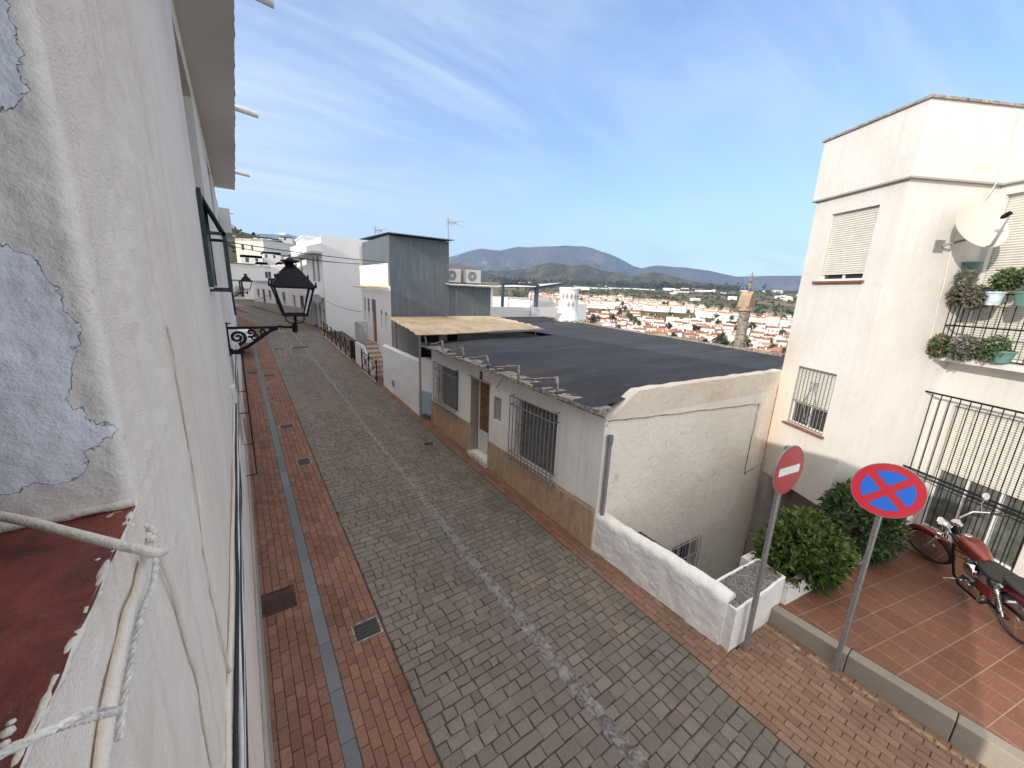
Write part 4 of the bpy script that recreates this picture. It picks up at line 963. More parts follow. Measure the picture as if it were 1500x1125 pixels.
df = MB(); fF.box(df, hd[0] + .055, hd[0] + .10, -4.2, hd[3] - .0, -.29, -.22); fF.box(df, hd[1] - .06, hd[1] - .03, -4.2, hd[3], -.29, -.22); fF.box(df, hd[0] + .1, hd[1] - .06, hd[3] - .05, hd[3] - .003, -.29, -.22); df.build("door_frame", M['frame'], nh)
lt = MB(); fF.box(lt, hd[0] - .06, hd[1] + .05, hd[3] + .0, hd[3] + .035, 0, .05); lt.build("lintel_trim", M['dado'], nh)
sx_ = MB(); fF.box(sx_, hd[0] - .02, hd[1] + .03, -4.5, -4.225, -.28, .10); sx_.build("door_step", M['marble'], nh, bevel=.008)
pn = MB(); fF.box(pn, yA(8.07), yA(7.96), -2.14, -1.95, 0, .018); np_ = pn.build("number_plate", M['dark'], nh)
# two faint digits
dg = MB(); fF.box(dg, yA(8.05), yA(8.035), -2.1, -1.99, .0185, .021); fF.box(dg, yA(8.015), yA(7.98), -2.0, -1.985, .0185, .021); fF.box(dg, yA(7.995), yA(7.98), -2.1, -2.0, .0185, .021); dg.build("digits", M['galv'], np_)
h = ho[2]; mb_ = MB(); fF.box(mb_, h[0] + .0, h[1], h[2], h[3], -.1, -.06); fF.box(mb_, h[0], h[0] + .03, h[2], h[3], -.06, -.03); fF.box(mb_, h[1] - .03, h[1], h[2], h[3], -.06, -.03); fF.box(mb_, h[0] + .03, h[1] - .03, (h[2] + h[3]) / 2 - .01, (h[2] + h[3]) / 2 + .01, -.06, -.045); mb_.build("meter_box", M['concrete'], nh)
# roof: felt sheet sagging to the eave, ragged eave edge, zigzag iron
r = MB()
back = [(4.45, 11.35), (10.2, 12.6), (10.2, 17.6), (13.4, 20.6), (16.9, 20.6), (16.9, 17.9), (15.6, 13.3), (14.75, 9.0), (13.7, 4.75), (10.33, 3.72)]
def rz_(x, y):
    e = sstep(4.45, 6.2, x); zed = -1.665 - .012 * (11.4 - y); return zed * (1 - e) + -1.60 * e + .015 * mnoise.noise(Vector((x * .8, y * .8, 0)))
def xr(y):  # right end of the roof for a given y
    pts_ = [(3.6, 12.2), (4.75, 13.7), (9.0, 14.75), (13.3, 15.6), (17.9, 16.9), (20.6, 16.9)]; return lerp_tab(y, pts_)
def xl(y): return 4.45 if y < 11.4 else (10.0 if y < 17.6 else 10.0 + (y - 17.6) * 1.1)
def rp(u, v):
    y = 4.02 + v * (20.6 - 4.02); a, b = xl(y), xr(y)
    y2 = y - (.05 * (4.75 - 4.02)) * 0
    x = a + (b - a) * u ** 1.3
    if y < 4.6: y2 = max(y, 4.02 - .065 * (x - 4.75))
    return (x, y2, rz_(x, y2))
r.grid(rp, 60, 110); r.build("roof", M['felt'], nh, smooth=True)
fa = MB(); fa.grid(lambda u, v: (rp(1, u)[0], rp(1, u)[1], rz_(*rp(1, u)[:2]) - .3 * v), 60, 1)
fa.build("roof_edge_band", M['stone_grey'], nh)
kb = MB(); rk = random.Random(2)
for i in range(60):
    y = 4.8 + (20.4 - 4.8) * i / 60; x = xr(y) - .12; kb.box(x - .12, x + .12, y, y + .27, -1.66, -1.585 + rk.uniform(0, .05))
kb.build("roof_curb", M['stone_grey'], nh)
# underside and body below the roof
bd = MB(); bd.prism([(5.4, 4.25), (13.6, 4.9), (14.4, 9.0), (15.3, 13.3), (16.6, 17.9), (16.6, 20.4), (13.4, 20.4), (10.2, 17.4), (10.2, 11.2), (5.4, 11.0)], -9.5, -1.75); bd.build("core", M['white'], nh)
ev = MB()
for i in range(62):
    y0 = 3.92 + (11.42 - 3.92) * i / 62; y1 = y0 + (11.42 - 3.92) / 62 + .004; ze = -1.665 - .012 * (11.4 - y0) - .012
    q = .03 * mnoise.noise(Vector((y0 * 4, 1, 0))) + rk.uniform(-.012, .012)
    ev.box(4.44 + q, 4.78, y0, y1, ze - .055 + q * .3, ze + .010 + rk.uniform(-.004, .02))
ev.build("eave_edge", M['stone_grey'], nh)
ev = MB(); ev.tube([(4.70, 4.2, -1.86), (4.70, 7.2, -1.82), (4.68, 11.0, -1.76)], .022, 6); ev.tube([(4.72, 4.0, -1.95), (4.725, 5.4, -1.93), (4.725, 7.0, -1.9), (4.73, 7.3, -2.2)], .010, 5); ev.build("eave_pipe", M['stone_grey'], nh)
for i, y in enumerate((4.95, 6.15, 7.35, 8.55, 9.75, 10.95)):
    z = rz_(4.55, y); b = MB(); jt = lambda s=.02: rk.uniform(-s, s)
    P0 = (4.52, y, z - .02); P1 = (4.52 + jt(), y + .03, z + .27); P2 = (4.60, y + 1.0, z + .05)
    mid = [Vector(P1).lerp(Vector(P2), t) + Vector((jt(.012), 0, jt(.015))) for t in (0, .2, .4, .6, .8, 1)]
    b.tube([P0, (4.52 + jt(), y + jt(), z + .12), P1], [.028, .024, .03], 7)
    if i < 5: b.tube(mid, [.026, .02, .024, .02, .022, .03], 7)
    b.build("eave_iron", M['stone_grey'], nh, smooth=True)
# gutter downpipe beside the gable corner
dp = MB(); c = Vector(fG.p(.12, -2.3, .06)); 
dp.tube([fG.p(.10, -4.45, .055), fG.p(.10, -2.36, .055)], .038, 14); dp.lathe([(.038, -2.42), (.048, -2.40), (.05, -2.26), (.042, -2.26), (.036, -2.36), (.001, -2.36)], 14, fG.p(.10, 0, .055))
dp.build("downpipe", M['galv'], nh, smooth=True, angle=40)
cab = cable("gable_cable", "thin dark cable sagging along the cream gable wall and down to the corner", [fG.p(.05, -2.02, .012), fG.p(1.5, -2.10, .015), fG.p(3.2, -2.19, .013), fG.p(4.75, -2.28, .013), fG.p(4.84, -2.34, .013), fG.p(4.82, -3.0, .013), fG.p(4.80, -3.95, .013), fG.p(4.92, -4.0, .013), fG.p(5.55, -3.9, .013)], .010, M['stone_grey'], wob=.02, sd=4)

# drum shaped chimney and brick chimney on the roof
def chim_white():
    t = thing("drum_chimney", "fat white cylindrical chimney with diamond vents standing on the black roof", "chimney", (16.15, 17.3, -1.62))
    b = MB(); cx, cy = 16.15, 17.3
    prof_ = [(.95, -1.7), (.93, -1.55), (.86, -1.35), (.76, -1.1), (.70, -.9), (.69, -.4), (.69, .22), (.73, .25), (.73, .32), (.66, .36), (.001, .36)]
    prof_ = [(rr * .82, z) for rr, z in prof_]
    b.lathe(prof_, 36, (cx, cy, 0)); b.build("body", M['white_rough'], t, smooth=True, angle=35)
    v = MB(); 
    for (az, z) in ((-2.5, -.15), (-2.05, -.15), (-1.6, -.15), (-2.28, -.62), (-1.83, -.62), (-2.9, -.15), (-1.15, -.15)):
        pts = []
        for (da, dz) in ((-.17, 0), (0, -.21), (.17, 0), (0, .21)):
            a = az + da; pts.append((cx + .570 * math.cos(a), cy + .570 * math.sin(a), z + dz))
        m = (cx + .585 * math.cos(az), cy + .585 * math.sin(az), z)
        for k in range(4): v.face([pts[k], pts[(k + 1) % 4], m])
    v.build("vent_grid", M['concrete'], t)
    rb = MB(); rk = random.Random(4)
    for i in range(26):
        a = rk.uniform(0, 6.28); rr = rk.uniform(.8, 1.15); s = rk.uniform(.06, .16); rb.lathe([(.001, -s * .6), (s, -s * .2), (s * .8, s * .4), (.001, s * .6)], 6, (cx + rr * math.cos(a), cy + rr * math.sin(a), -1.56))
    rb.build("rubble_base", M['stone_grey'], t)
chim_white()
def chim_brick():
    cx, cy = 13.95, 6.3
    t = thing("brick_chimney", "weathered round chimney with terracotta hood and rooster finial at the roof edge", "chimney", (cx, cy, -1.9))
    b = MB(); rk = random.Random(6); z = -1.95; prof_ = []
    while z < -.30:
        r = .175 + rk.uniform(-.008, .008) - (.015 if z > -1.2 else 0); prof_ += [(r, z), (r, z + .075), (r - .012, z + .08), (r - .012, z + .09)]; z += .095
    b.lathe(prof_, 22, (cx, cy, 0)); b.build("shaft", M['stone_grey'], t)
    c = MB(); c.lathe([(.215, -.32), (.22, -.24), (.21, -.20), (.001, -.2)], 22, (cx, cy, 0))
    vs_ = []; n = 14
    for k in (-.18, .18):
        for i in range(n + 1):
            a = pi * i / n; vs_.append((cx + .205 * math.cos(a), cy + k, -.2 + .52 * math.sin(a)))
    i0 = len(c.v); c.v += vs_
    for i in range(n): c.f.append((i0 + i, i0 + i + 1, i0 + n + 2 + i, i0 + n + 1 + i)); c.mi.append(0); c.t.append(.5)
    c.f.append(tuple(i0 + i for i in range(n + 1))); c.f.append(tuple(i0 + n + 1 + i for i in range(n + 1))); c.mi += [0, 0]; c.t += [0, 0]
    c.build("hood", M['terracotta'], t, smooth=True, angle=40)
    o = MB(); o.mesh([(cx + .15 * math.cos(a), cy - .185, -.19 + .30 * math.sin(a)) for a in np.linspace(0, pi, 12)], [tuple(range(12))]); o.build("hood_opening", M['terracotta'], t)
    f = MB(); f.tube([(cx, cy, .28), (cx + .01, cy, .5), (cx + .03, cy, .68), (cx + .02, cy, .82), (cx, cy, .90)], [.03, .04, .05, .04, .015], 10)
    f.tube([(cx - .12, cy, .64), (cx - .03, cy, .66), (cx + .06, cy, .66), (cx + .12, cy, .74)], [.014, .026, .03, .018], 8); f.tube([(cx + .02, cy, .8), (cx + .05, cy, .96)], [.03, .012], 6); f.build("finial", M['stone_grey'], t, smooth=True)
chim_brick()

# ------------------------------------------------------------------ courtyard with a tan sheet canopy
cw = MB(); n = 40
def cwp(u, v, o):
    y = 15.6 - u * 3.85; z = -4.5 + v * (2.17 + .0) + (.0 if v < 1 else .012 * mnoise.noise(Vector((y * 3, 0, 2)))); return (4.58 + o + .02 * mnoise.noise(Vector((y * 2.5, z * 2.5, o))), y, z)
cw.grid(lambda u, v: cwp(u, v, 0), 40, 24); cw.grid(lambda u, v: cwp(1 - u, v, .25), 40, 24)
cw.grid(lambda u, v: (lambda a, b: (a[0] + (b[0] - a[0]) * v, a[1], a[2] + .05 * math.sin(pi * v)))(cwp(u, 1, 0), cwp(u, 1, .25)), 40, 4)
cw.grid(lambda u, v: (lambda a, b: (a[0] + (b[0] - a[0]) * u, a[1], a[2]))(cwp(1, v, 0), cwp(1, v, .25)), 2, 24)
t = thing("courtyard_wall", "rough whitewashed courtyard wall beside the stairs under the tan canopy", "wall", (4.6, 13.6, -4.4))
cw.build("wall", M['white_rough'], t, smooth=True, angle=50)
v_ = MB(); v_.box(4.545, 4.60, 14.2, 14.42, -3.72, -3.5); v_.build("vent_grille", M['galv'], t)
ti = thing("metal_gate", "pale blue painted metal gate with peeling bottom in the narrow gap by the low house", "gate", (4.72, 11.4, -4.3))
gp_ = MB(); gp_.obox((4.62, 11.72), (4.76, 11.10), .0, .03, -4.22, -3.25); 
def blue_peel():
    m, nt, b = new_mat('peeling_blue_paint'); v = pos_node(nt); n = tex_noise(nt, v, 5, 6, .7); s = N(nt, "ShaderNodeSeparateXYZ"); L(nt, v, s.inputs[0])
    lo = mth(nt, 'ADD', mth(nt, 'MULTIPLY', mth(nt, 'ADD', s.outputs[2], 3.95), -3.2), mth(nt, 'MULTIPLY', n, 1.6)); f = ramp(nt, lo, [(.98, 0), (1.0, 1)])
    hi = ramp(nt, mth(nt, 'ADD', mth(nt, 'MULTIPLY', mth(nt, 'ADD', s.outputs[2], 3.35), 6.0), mth(nt, 'MULTIPLY', n, 1.2)), [(1.0, 0), (1.02, 1)])
    L(nt, mix(nt, mth(nt, 'MAXIMUM', f, hi), mix(nt, n, (.26, .36, .43), (.36, .46, .52)), (.07, .085, .095)), b.inputs["Base Color"]); b.inputs["Roughness"].default_value = .6; return m
gp_.build("leaf", blue_peel(), ti)
th_ = MB(); th_.obox((4.56, 11.74), (4.72, 11.08), -.02, .12, -4.45, -4.225); th_.build("threshold", M['concrete'], ti)
gw2 = MB(); gw2.obox((4.62, 11.74), (4.77, 11.08), -.2, -.003, -4.22, -2.2); o = gw2.build("wall", M['white_stain'], None); tag(o, "short grey weathered wall above the pale blue gate", "wall")
cn = thing("canopy", "tan weathered sheet canopy on thin posts over the courtyard", "canopy", (6.5, 13.5, -1.3))
q = [(4.98, 16.1), (4.20, 10.85), (9.5, 11.45), (10.85, 17.4)]
def cpt(u, v):
    a = Vector(q[1]).lerp(Vector(q[2]), u); b = Vector(q[0]).lerp(Vector(q[3]), u); p = a.lerp(b, v); return (p.x, p.y - .05 * math.sin(u * 9) * (1 - v) ** 3, -1.30 + .05 * v + .018 * math.sin(p.y * 9) + .02 * mnoise.noise(Vector((p.x, p.y, 0))) - .04 * (1 - v) ** 8)
sh = MB(); sh.grid(cpt, 40, 60); sh.grid(lambda u, v: (lambda p: (p[0], p[1], p[2] - .02))(cpt(1 - u, v)), 40, 60)
sh.grid(lambda u, v: (lambda p: (p[0], p[1], p[2] - .02 * v))(cpt(u, 0)), 40, 1); sh.grid(lambda u, v: (lambda p: (p[0], p[1], p[2] - .02 * v))(cpt(0, 1 - u)), 40, 1); sh.grid(lambda u, v: (lambda p: (p[0], p[1], p[2] - .02 * v))(cpt(1, u)), 40, 1)
sh.build("sheet", M['sheet'], cn, smooth=True, angle=40)
for (x, y) in ((4.45, 11.25), (5.2, 15.7), (9.3, 11.7)):
    p = MB(); p.tube([(x, y, -4.0 if x < 9 else -1.6), (x, y, -1.34)], .035, 10); p.build("post", M['galv'], cn)
bm_ = MB(); bm_.box(4.4, 9.4, 11.22, 11.28, -1.40, -1.345); bm_.box(5.15, 10.3, 15.67, 15.73, -1.36, -1.305); bm_.build("beam", M['galv'], cn)
cf = MB(); cf.box(4.83, 10.1, 11.1, 16.25, -3.3, -3.12); struct(cf.build("courtyard_floor", M['concrete'], None), "shaded courtyard floor")
stl = thing("folding_stool", "dark folding stool in the shade under the canopy", "stool", (5.2, 11.6, -3.12))
s_ = MB(); s_.tube([(5.0, 11.5, -3.12), (5.35, 11.5, -2.45)], .018, 6); s_.tube([(5.35, 11.5, -3.12), (5.0, 11.5, -2.45)], .018, 6); s_.tube([(5.0, 11.9, -3.12), (5.35, 11.9, -2.45)], .018, 6); s_.tube([(5.35, 11.9, -3.12), (5.0, 11.9, -2.45)], .018, 6); s_.build("legs", M['black_metal'], stl)
s_ = MB(); s_.box(4.97, 5.38, 11.45, 11.95, -2.46, -2.42); s_.build("seat", M['dark'], stl)

# ------------------------------------------------------------------ blue grey clad house with stairs
gh_ = thing("clad_house", "tall house clad in blue grey corrugated sheet behind the tan canopy", "house", (7.5, 17, -3))
b = MB(); b.box(5.21, 7.86, 16.3, 20.4, .0, 2.0); b.box(5.215, 7.86, 16.302, 20.4, -1.22, .0); b.box(7.861, 10.12, 16.36, 19.5, -1.22, .14); b.build("cladding", M['clad'], gh_)
lo_ = MB(); fL = Frame((5.2, 16.36), (10.1, 16.36)); wall(lo_, (5.2, 16.36), (10.1, 16.36), -4.4, -1.22, [(1.25, 2.25, -3.1, -1.35), (2.6, 3.2, -2.9, -1.5)], .2); lo_.build("ground_floor_wall", M['white'], gh_)
dk = MB(); fL.box(dk, 1.25, 2.25, -3.1, -1.35, -.19, -.16); fL.box(dk, 2.6, 3.2, -2.9, -1.5, -.19, -.16); dk.build("door", M['dark'], gh_)  # dark sheets painted in for the shaded interior behind both openings
fx = MB(); fL.box(fx, 1.70, 2.25, -3.1, -1.4, -.159, -.15); fx.build("door_leaf", M['darkwood'], gh_)
rf = MB(); nw = 60
def corr(mb, x0, x1, y0, y1, z, amp=.022, per=.085, slope=0.0):
    n = int((x1 - x0) / per * 6)
    mb.grid(lambda u, v: (x0 + (x1 - x0) * u, y0 + (y1 - y0) * v, z + amp * math.sin(2 * pi * (x1 - x0) * u / per) + slope * v), n, 1)
    mb.grid(lambda u, v: (x0 + (x1 - x0) * u, y0, z + amp * math.sin(2 * pi * (x1 - x0) * u / per) - .02 * v), n, 1)
corr(rf, 5.1, 7.95, 15.95, 20.5, 2.06, .02, .09, .1); rf.build("roof_sheet", M['clad'], gh_)
r2 = MB(); corr(r2, 7.7, 10.3, 15.95, 18.3, .20, .02, .09, .05); r2.build("lean_to_sheet", M['ac_white'], gh_)
pr_ = MB(); pr_.box(7.87, 9.95, 17.5, 17.7, .2, 1.12); pr_.build("parapet", M['concrete'], gh_)
for (nm, x, y, lb) in ((0, 8.15, 17.25, "left air conditioner unit on the lean-to roof of the clad house"), (1, 9.08, 16.95, "right air conditioner unit standing forward on the lean-to roof")):
    t = thing("air_conditioner", lb, "air conditioner", (x, y, .25), 0, "air conditioners on the lean-to roof", world=False) if nm == 0 else None
    if nm == 0:
        c = MB(); c.box(0, .82, 0, .3, .06, .68); c.build("casing", M['ac_white'], t, bevel=.02)
        f = MB(); f.mesh([(.33 + .235 * math.cos(a), -.004, .37 + .235 * math.sin(a)) for a in np.linspace(0, 2 * pi, 28)[:-1]], [tuple(range(27))]); f.build("fan_opening", M['grey_metal'], t)
        gk = MB()
        for rr in (.08, .13, .18, .235): gk.tube([(.33 + rr * math.cos(a), -.012, .37 + rr * math.sin(a)) for a in np.linspace(0, 2 * pi, 25)], .005, 5, False)
        for a in np.linspace(0, 2 * pi, 13)[:-1]: gk.tube([(.33 + .05 * math.cos(a), -.012, .37 + .05 * math.sin(a)), (.33 + .235 * math.cos(a), -.012, .37 + .235 * math.sin(a))], .004, 4)
        gk.build("fan_grille", M['ac_white'], t); hb_ = MB(); hb_.mesh([(.33 + .06 * math.cos(a), -.016, .37 + .06 * math.sin(a)) for a in np.linspace(0, 2 * pi, 16)[:-1]], [tuple(range(15))]); hb_.build("fan_hub", M['ac_white'], t)
        ft = MB(); ft.box(.08, .14, .0, .3, 0, .06); ft.box(.68, .74, .0, .3, 0, .06); ft.build("feet", M['grey_metal'], t); ac0 = t
    else: dup(ac0, (x, y, .25), 0, lb)
def antenna(name, label, x, y, z0, z1, sc, lean=0):
    t = thing(name, label, "tv antenna", (x, y, z0), 0, "tv antennas on the roofs")
    m = MB(); m.tube([(x, y, z0), (x + lean, y, z1)], .02, 6); m.build("mast", M['galv'], t)
    a = MB(); zc = z1 - .22; a.tube([(x + lean - .1, y, zc), (x + .9 * sc, y - .2 * sc, zc + .02)], .014, 5)
    for k in range(5): 
        xx = x + lean + .08 + k * .12 * sc; yy = y - .02 - .03 * k; a.tube([(xx - .0, yy - .35 * sc, zc - .16 * sc), (xx, yy + .35 * sc, zc + .16 * sc)], .009, 4)
    for s in (-1, 1):
        a.tube([(x + lean + .1, y, zc), (x + lean - .12, y, zc + s * .38 * sc)], .009, 4); a.tube([(x + lean + .3, y, zc), (x + lean + .1, y, zc + s * .36 * sc)], .009, 4)
    a.tube([(x + .6 * sc, y - .1, zc + .05), (x + 1.5 * sc, y - .3, zc + .10)], .010, 4); a.tube([(x + .6 * sc, y - .1, zc), (x + 1.45 * sc, y - .3, zc - .16)], .010, 4)
    a.build("aerial", M['galv'], t)
antenna("tv_antenna", "tv antenna on a tall mast at the right edge of the clad house roof", 7.92, 16.5, .2, 3.05, .42)
antenna("tv_antenna", "smaller tv antenna on the roof left of the clad house", 6.2, 21.5, 1.9, 3.0, .34)
cl = MB(); cl.mesh([(6.30, 20.9, 1.55), (6.72, 20.9, 2.22), (6.85, 21.15, 2.18), (6.45, 21.3, 1.35), (6.55, 20.8, 1.3), (6.82, 20.8, 1.95)], [(0, 1, 2, 3), (0, 4, 5, 1), (1, 5, 2), (0, 3, 4), (3, 2, 5, 4)])
tag(cl.build("folded_awning", M['canvas'], None, bevel=.02), "brown folded canvas awning leaning beside the clad house roof", "awning")

# white house part with the raised door and stairs
sh_ = thing("stair_house", "narrow white house with raised brown door and a clay stair left of the clad house", "house", (5.2, 19, -4))
fS = Frame((5.2, 20.9), (5.2, 16.3)); yS = lambda y: 20.9 - y
hs_ = [(yS(20.55), yS(20.2), -1.75, -.6), (yS(19.85), yS(19.5), -1.85, -.62), (yS(19.15), yS(18.45), -2.65, -.62), (yS(17.75), yS(17.5), -1.85, -1.05), (yS(17.1), yS(16.85), -1.95, -1.1)]
w = MB(); wall(w, (5.2, 20.9), (5.2, 16.3), -4.6, .02, hs_, .12); wall(w, (5.2, 16.3), (5.21, 16.3), -4.6, .02); wall(w, (9, 20.9), (5.2, 20.9), -5, 1.9)
w.box(5.22, 9, 16.5, 20.88, -.0, .02); w.build("facade_wall", M['white'], sh_)
pb = MB(); pb.obox((5.17, 20.92), (5.17, 16.45), -.12, 0, .02, .93); pb.build("terrace_parapet", M['white'], sh_)
for k in (0, 1, 3, 4): h = hs_[k]; window(sh_, fS, h[0], h[1], h[2], h[3], .115, glass=M['glass'], mull=0)
h = hs_[2]; dd = MB(); fS.box(dd, h[0], h[1], h[2], h[3], -.11, -.06); dd.build("door", M['wood'], sh_)
rp_ = MB(); rk = random.Random(9)
for i in range(15):
    y = 16.6 + i * .30; x1 = 4.78 + rk.uniform(-.06, .06); rp_.tube([(5.19, y, -.02 + rk.uniform(-.02, .02)), (x1, y + rk.uniform(-.1, .1), -.10 + rk.uniform(-.02, .02))], .02, 6)
for x in (4.85, 5.0, 5.12): rp_.tube([(x, 16.4, -.05), (x - .02, 18.5, -.06), (x, 21.1, -.04)], .018, 6)
rp_.build("reed_awning", M['reed'], sh_)
stx = MB(); tr = MB(); n = 8
for i in range(n):
    y0 = 16.75 + i * .24; z0 = -4.05 + (i + 1) * .175; stx.box(4.62, 5.19, y0, 18.70, z0 - .175, z0 - .022) if i < n else None
    tr.box(4.60, 5.19, y0 - .025, y0 + .25, z0 - .02, z0 + .012)
stx.box(4.62, 5.19, 18.70, 20.0, -4.3, -2.67); tr.box(4.6, 5.19, 18.68, 20.02, -2.668, -2.64)
stx.build("stair", M['white_stain'], sh_); tr.build("stair_tread", M['step_clay'], sh_)
sw = MB(); sw.obox((4.60, 20.0), (4.60, 18.4), -.02, .06, -4.4, -2.75); sw.obox((4.60, 18.4), (4.60, 16.9), -.02, .06, -4.4, -2.75, -4.4, -3.75); sw.build("stair_side_wall", M['white'], sh_)
rl = MB()
for i in range(9): x = 4.6 + .56 * i / 8; rl.tube([(x, 20.0, -2.64), (x, 20.0, -1.78)], .012, 5)
for z in (-2.5, -1.78): rl.tube([(4.6, 20.0, z), (5.18, 20.0, z)], .016, 5)
for i in range(16): y = 20.0 - 1.9 * i / 15; zb = -2.64 if y > 18.6 else -2.64 - (18.6 - y) * .73; rl.tube([(4.6, y, zb), (4.6, y, zb + .86)], .012, 5)
rl.tube([(4.6, 20, -1.78), (4.6, 18.6, -1.78), (4.6, 18.1, -2.14)], .018, 5)
rl.build("stair_railing", M['rail_grey'], sh_)
r3 = MB(); r3.tube([(5.10, 16.65, -3.95), (5.10, 16.65, -3.0), (4.72, 16.65, -3.0), (4.72, 16.65, -3.9)], .016, 6); r3.build("stair_handrail", M['rail_grey'], sh_)

# black street railings with crossed panels
def railing(label, x, y0, y1, npan):
    t = thing("street_railing", label, "railing", (x, y0, zg(y0)), 0, "black iron railings along the street")
    k = MB(); k.obox((x + .06, y1 + .1), (x + .06, y0 - .1), -.02, .14, zg(y1) - .02, zg(y1) + .085, zg(y0) - .02, zg(y0) + .085); k.build("kerb", M['kerb'], t)
    m = MB(); H = .92
    ys = np.linspace(y0, y1, npan + 1)
    for y in ys: m = MB(); m.box(x - .022, x + .022, y - .022, y + .022, zg(y) + .08, zg(y) + H + .06); m.lathe([(.03, zg(y) + H + .06), (.034, zg(y) + H + .09), (.001, zg(y) + H + .12)], 8, (x, y, 0)); m.build("post", M['black_metal'], t)
    for a, b in zip(ys, ys[1:]):
        p = MB(); za, zb = zg(a), zg(b)
        p.tube([(x, a, za + H), (x, b, zb + H)], .018, 6); p.tube([(x, a, za + .16), (x, b, zb + .16)], .014, 6); p.tube([(x, a, za + .16), (x, b, zb + H)], .014, 6); p.tube([(x, a, za + H), (x, b, zb + .16)], .014, 6)
        c = ((a + b) / 2, (za + zb) / 2 + .54); p.tube([(x, c[0] + .14 * math.cos(t2), c[1] + .14 * math.sin(t2)) for t2 in np.linspace(0, 2 * pi, 15)], .012, 5, False); p.build("crossed_panel", M['black_metal'], t)
railing("long black railing of five crossed panels beside the far street edge", 4.40, 20.3, 27.6, 6)
railing("short black railing of crossed panels in front of the clay stair", 4.40, 15.9, 18.2, 2)
gtb = MB(); gtb.box(4.62, 4.66, 20.25, 21.3, zg(20.5), zg(20.5) + .95); tag(gtb.build("side_gate", M['black_metal'], None, bevel=.01), "low dark metal side gate at the foot of the white stair", "gate")

# ------------------------------------------------------------------ two storey white house farther along
th2 = thing("two_storey_house", "two storey white house with balcony and blank gable beyond the stair", "house", (5.1, 34, -4))
A, B = (4.35, 41.5), (5.0, 30.0); fT = Frame(A, B); LT = math.hypot(B[0] - A[0], B[1] - A[1])
hT = [(6.2, 7.1, 1.1, 1.9 + .35), (8.3, 9.0, -.55 + .45, 1.9), (9.75, 10.4, -.15, 1.9), (1.5, 2.3, 0, 1.9), (3.8, 4.6, 0, 1.9), (5.6, 6.4, -3.2, -1.5), (7.8, 8.6, -3.4, -1.55), (9.3, 10.0, -3.55, -1.6), (10.5, 11.1, -3.9, -1.75)]
hT = hT[1:]
w = MB(); wall(w, A, B, -4.6, 2.95, hT, .16); wall(w, B, (12, 30.0), -9, 2.95); wall(w, (12, 30), (12, 41.5), -9, 2.95); wall(w, (12, 41.5), A, -9, 2.95)
w.face([(4.35, 41.5, 2.9), (5.0, 30, 2.9), (12, 30, 2.9), (12, 41.5, 2.9)])
w.obox(A, B, -.2, 0.0, 2.95, 3.05); w.obox(B, (9.2, 30), -.2, .0, 2.95, 3.13); w.obox((9.2, 30), (12, 30), -.2, 0, 2.95, 3.12)
w.build("wall", M['white'], th2)
for k, h in enumerate(hT):
    if k in (0, 1, 2, 3, 4, 5, 6): window(th2, fT, h[0], h[1], h[2], h[3], .155, blind=.85 if k < 4 else .7, blind_mat=M['shutter_grey'])
    else:
        dd = MB(); fT.box(dd, h[0], h[1], h[2], h[3], -.15, -.1); dd.build("door", M['darkwood'], th2)
bc = MB(); fT.box(bc, 7.2, 11.3, -.95, -.78, 0, .9); fT.box(bc, 7.2, 11.3, -.78, .12, .80, .9); fT.box(bc, 7.2, 7.3, -.78, .12, 0, .8); fT.box(bc, 11.2, 11.3, -.78, .12, 0, .8); bc.build("balcony", M['white'], th2)
ea = MB(); fT.box(ea, -.2, 11.55, 2.0, 2.14, 0.0, .55); ea.build("eave", M['soffit'], th2)
ba = MB(); fT.box(ba, 0, 10.5, -4.6, -3.35, 0, .03); ba.build("plinth", M['concrete'], th2)
rt = MB(); rt.box(5.15, 8.4, 39.6, 44, 2.9, 3.85); rt.box(5.05, 8.5, 39.5, 44.1, 3.85, 3.97); R_ = rt.build("rooftop_room", M['white'], th2)
fq = Frame((5.15, 39.6), (8.4, 39.6)); q = MB(); fq.box(q, .75, 1.75, 3.35, 3.72, .002, .03); q.build("window_band", M['glass'], R_)
ts = thing("round_sign", "round grey traffic sign seen from behind at the far house wall", "traffic sign", (4.55, 29.7, zg(29.7)), 0)
p = MB(); p.tube([(4.4, 29.6, zg(29.6)), (4.4, 29.6, zg(29.6) + 2.5)], .03, 8); p.build("pole", M['galv'], ts)
p = MB(); p.lathe([(.001, -.012), (.3, -.012), (.3, .012), (.001, .012)], 24, (4.4, 29.56, zg(29.6) + 2.3), 'y'); p.build("disc", M['galv'], ts)

# overhead wires
def wire(label, a, b, sag, r=.012, n=24, grp="overhead wires crossing the street"):
    a, b = Vector(a), Vector(b); m = MB(); m.tube([a.lerp(b, t) - Vector((0, 0, sag * 4 * t * (1 - t))) for t in np.linspace(0, 1, n)], r, 5)
    tag(m.build("overhead_wire", M['cable_b'], None), label, "wire", grp)
wire("upper black overhead wire crossing from the left houses to the clad house", (-.15, 14.2, 1.05), (5.2, 16.5, .95), .05, .013)
wire("thin overhead wire just under the upper one over the street", (-.15, 14.4, .98), (5.2, 17.0, .9), .16, .009)
wire("dark overhead wire along the far roofs toward the stair house", (-.2, 21.5, 1.45), (5.1, 20.6, 1.0), .1, .012)
wire("low dark wire from the far gable wall to the stair house", (5.02, 29.9, -1.15), (5.25, 21.0, -1.35), .12, .014)
wire("dark cable bundle looping below the far lantern across the street end", (-.5, 30, -.75), (2.4, 44, -1.2), .5, .02)
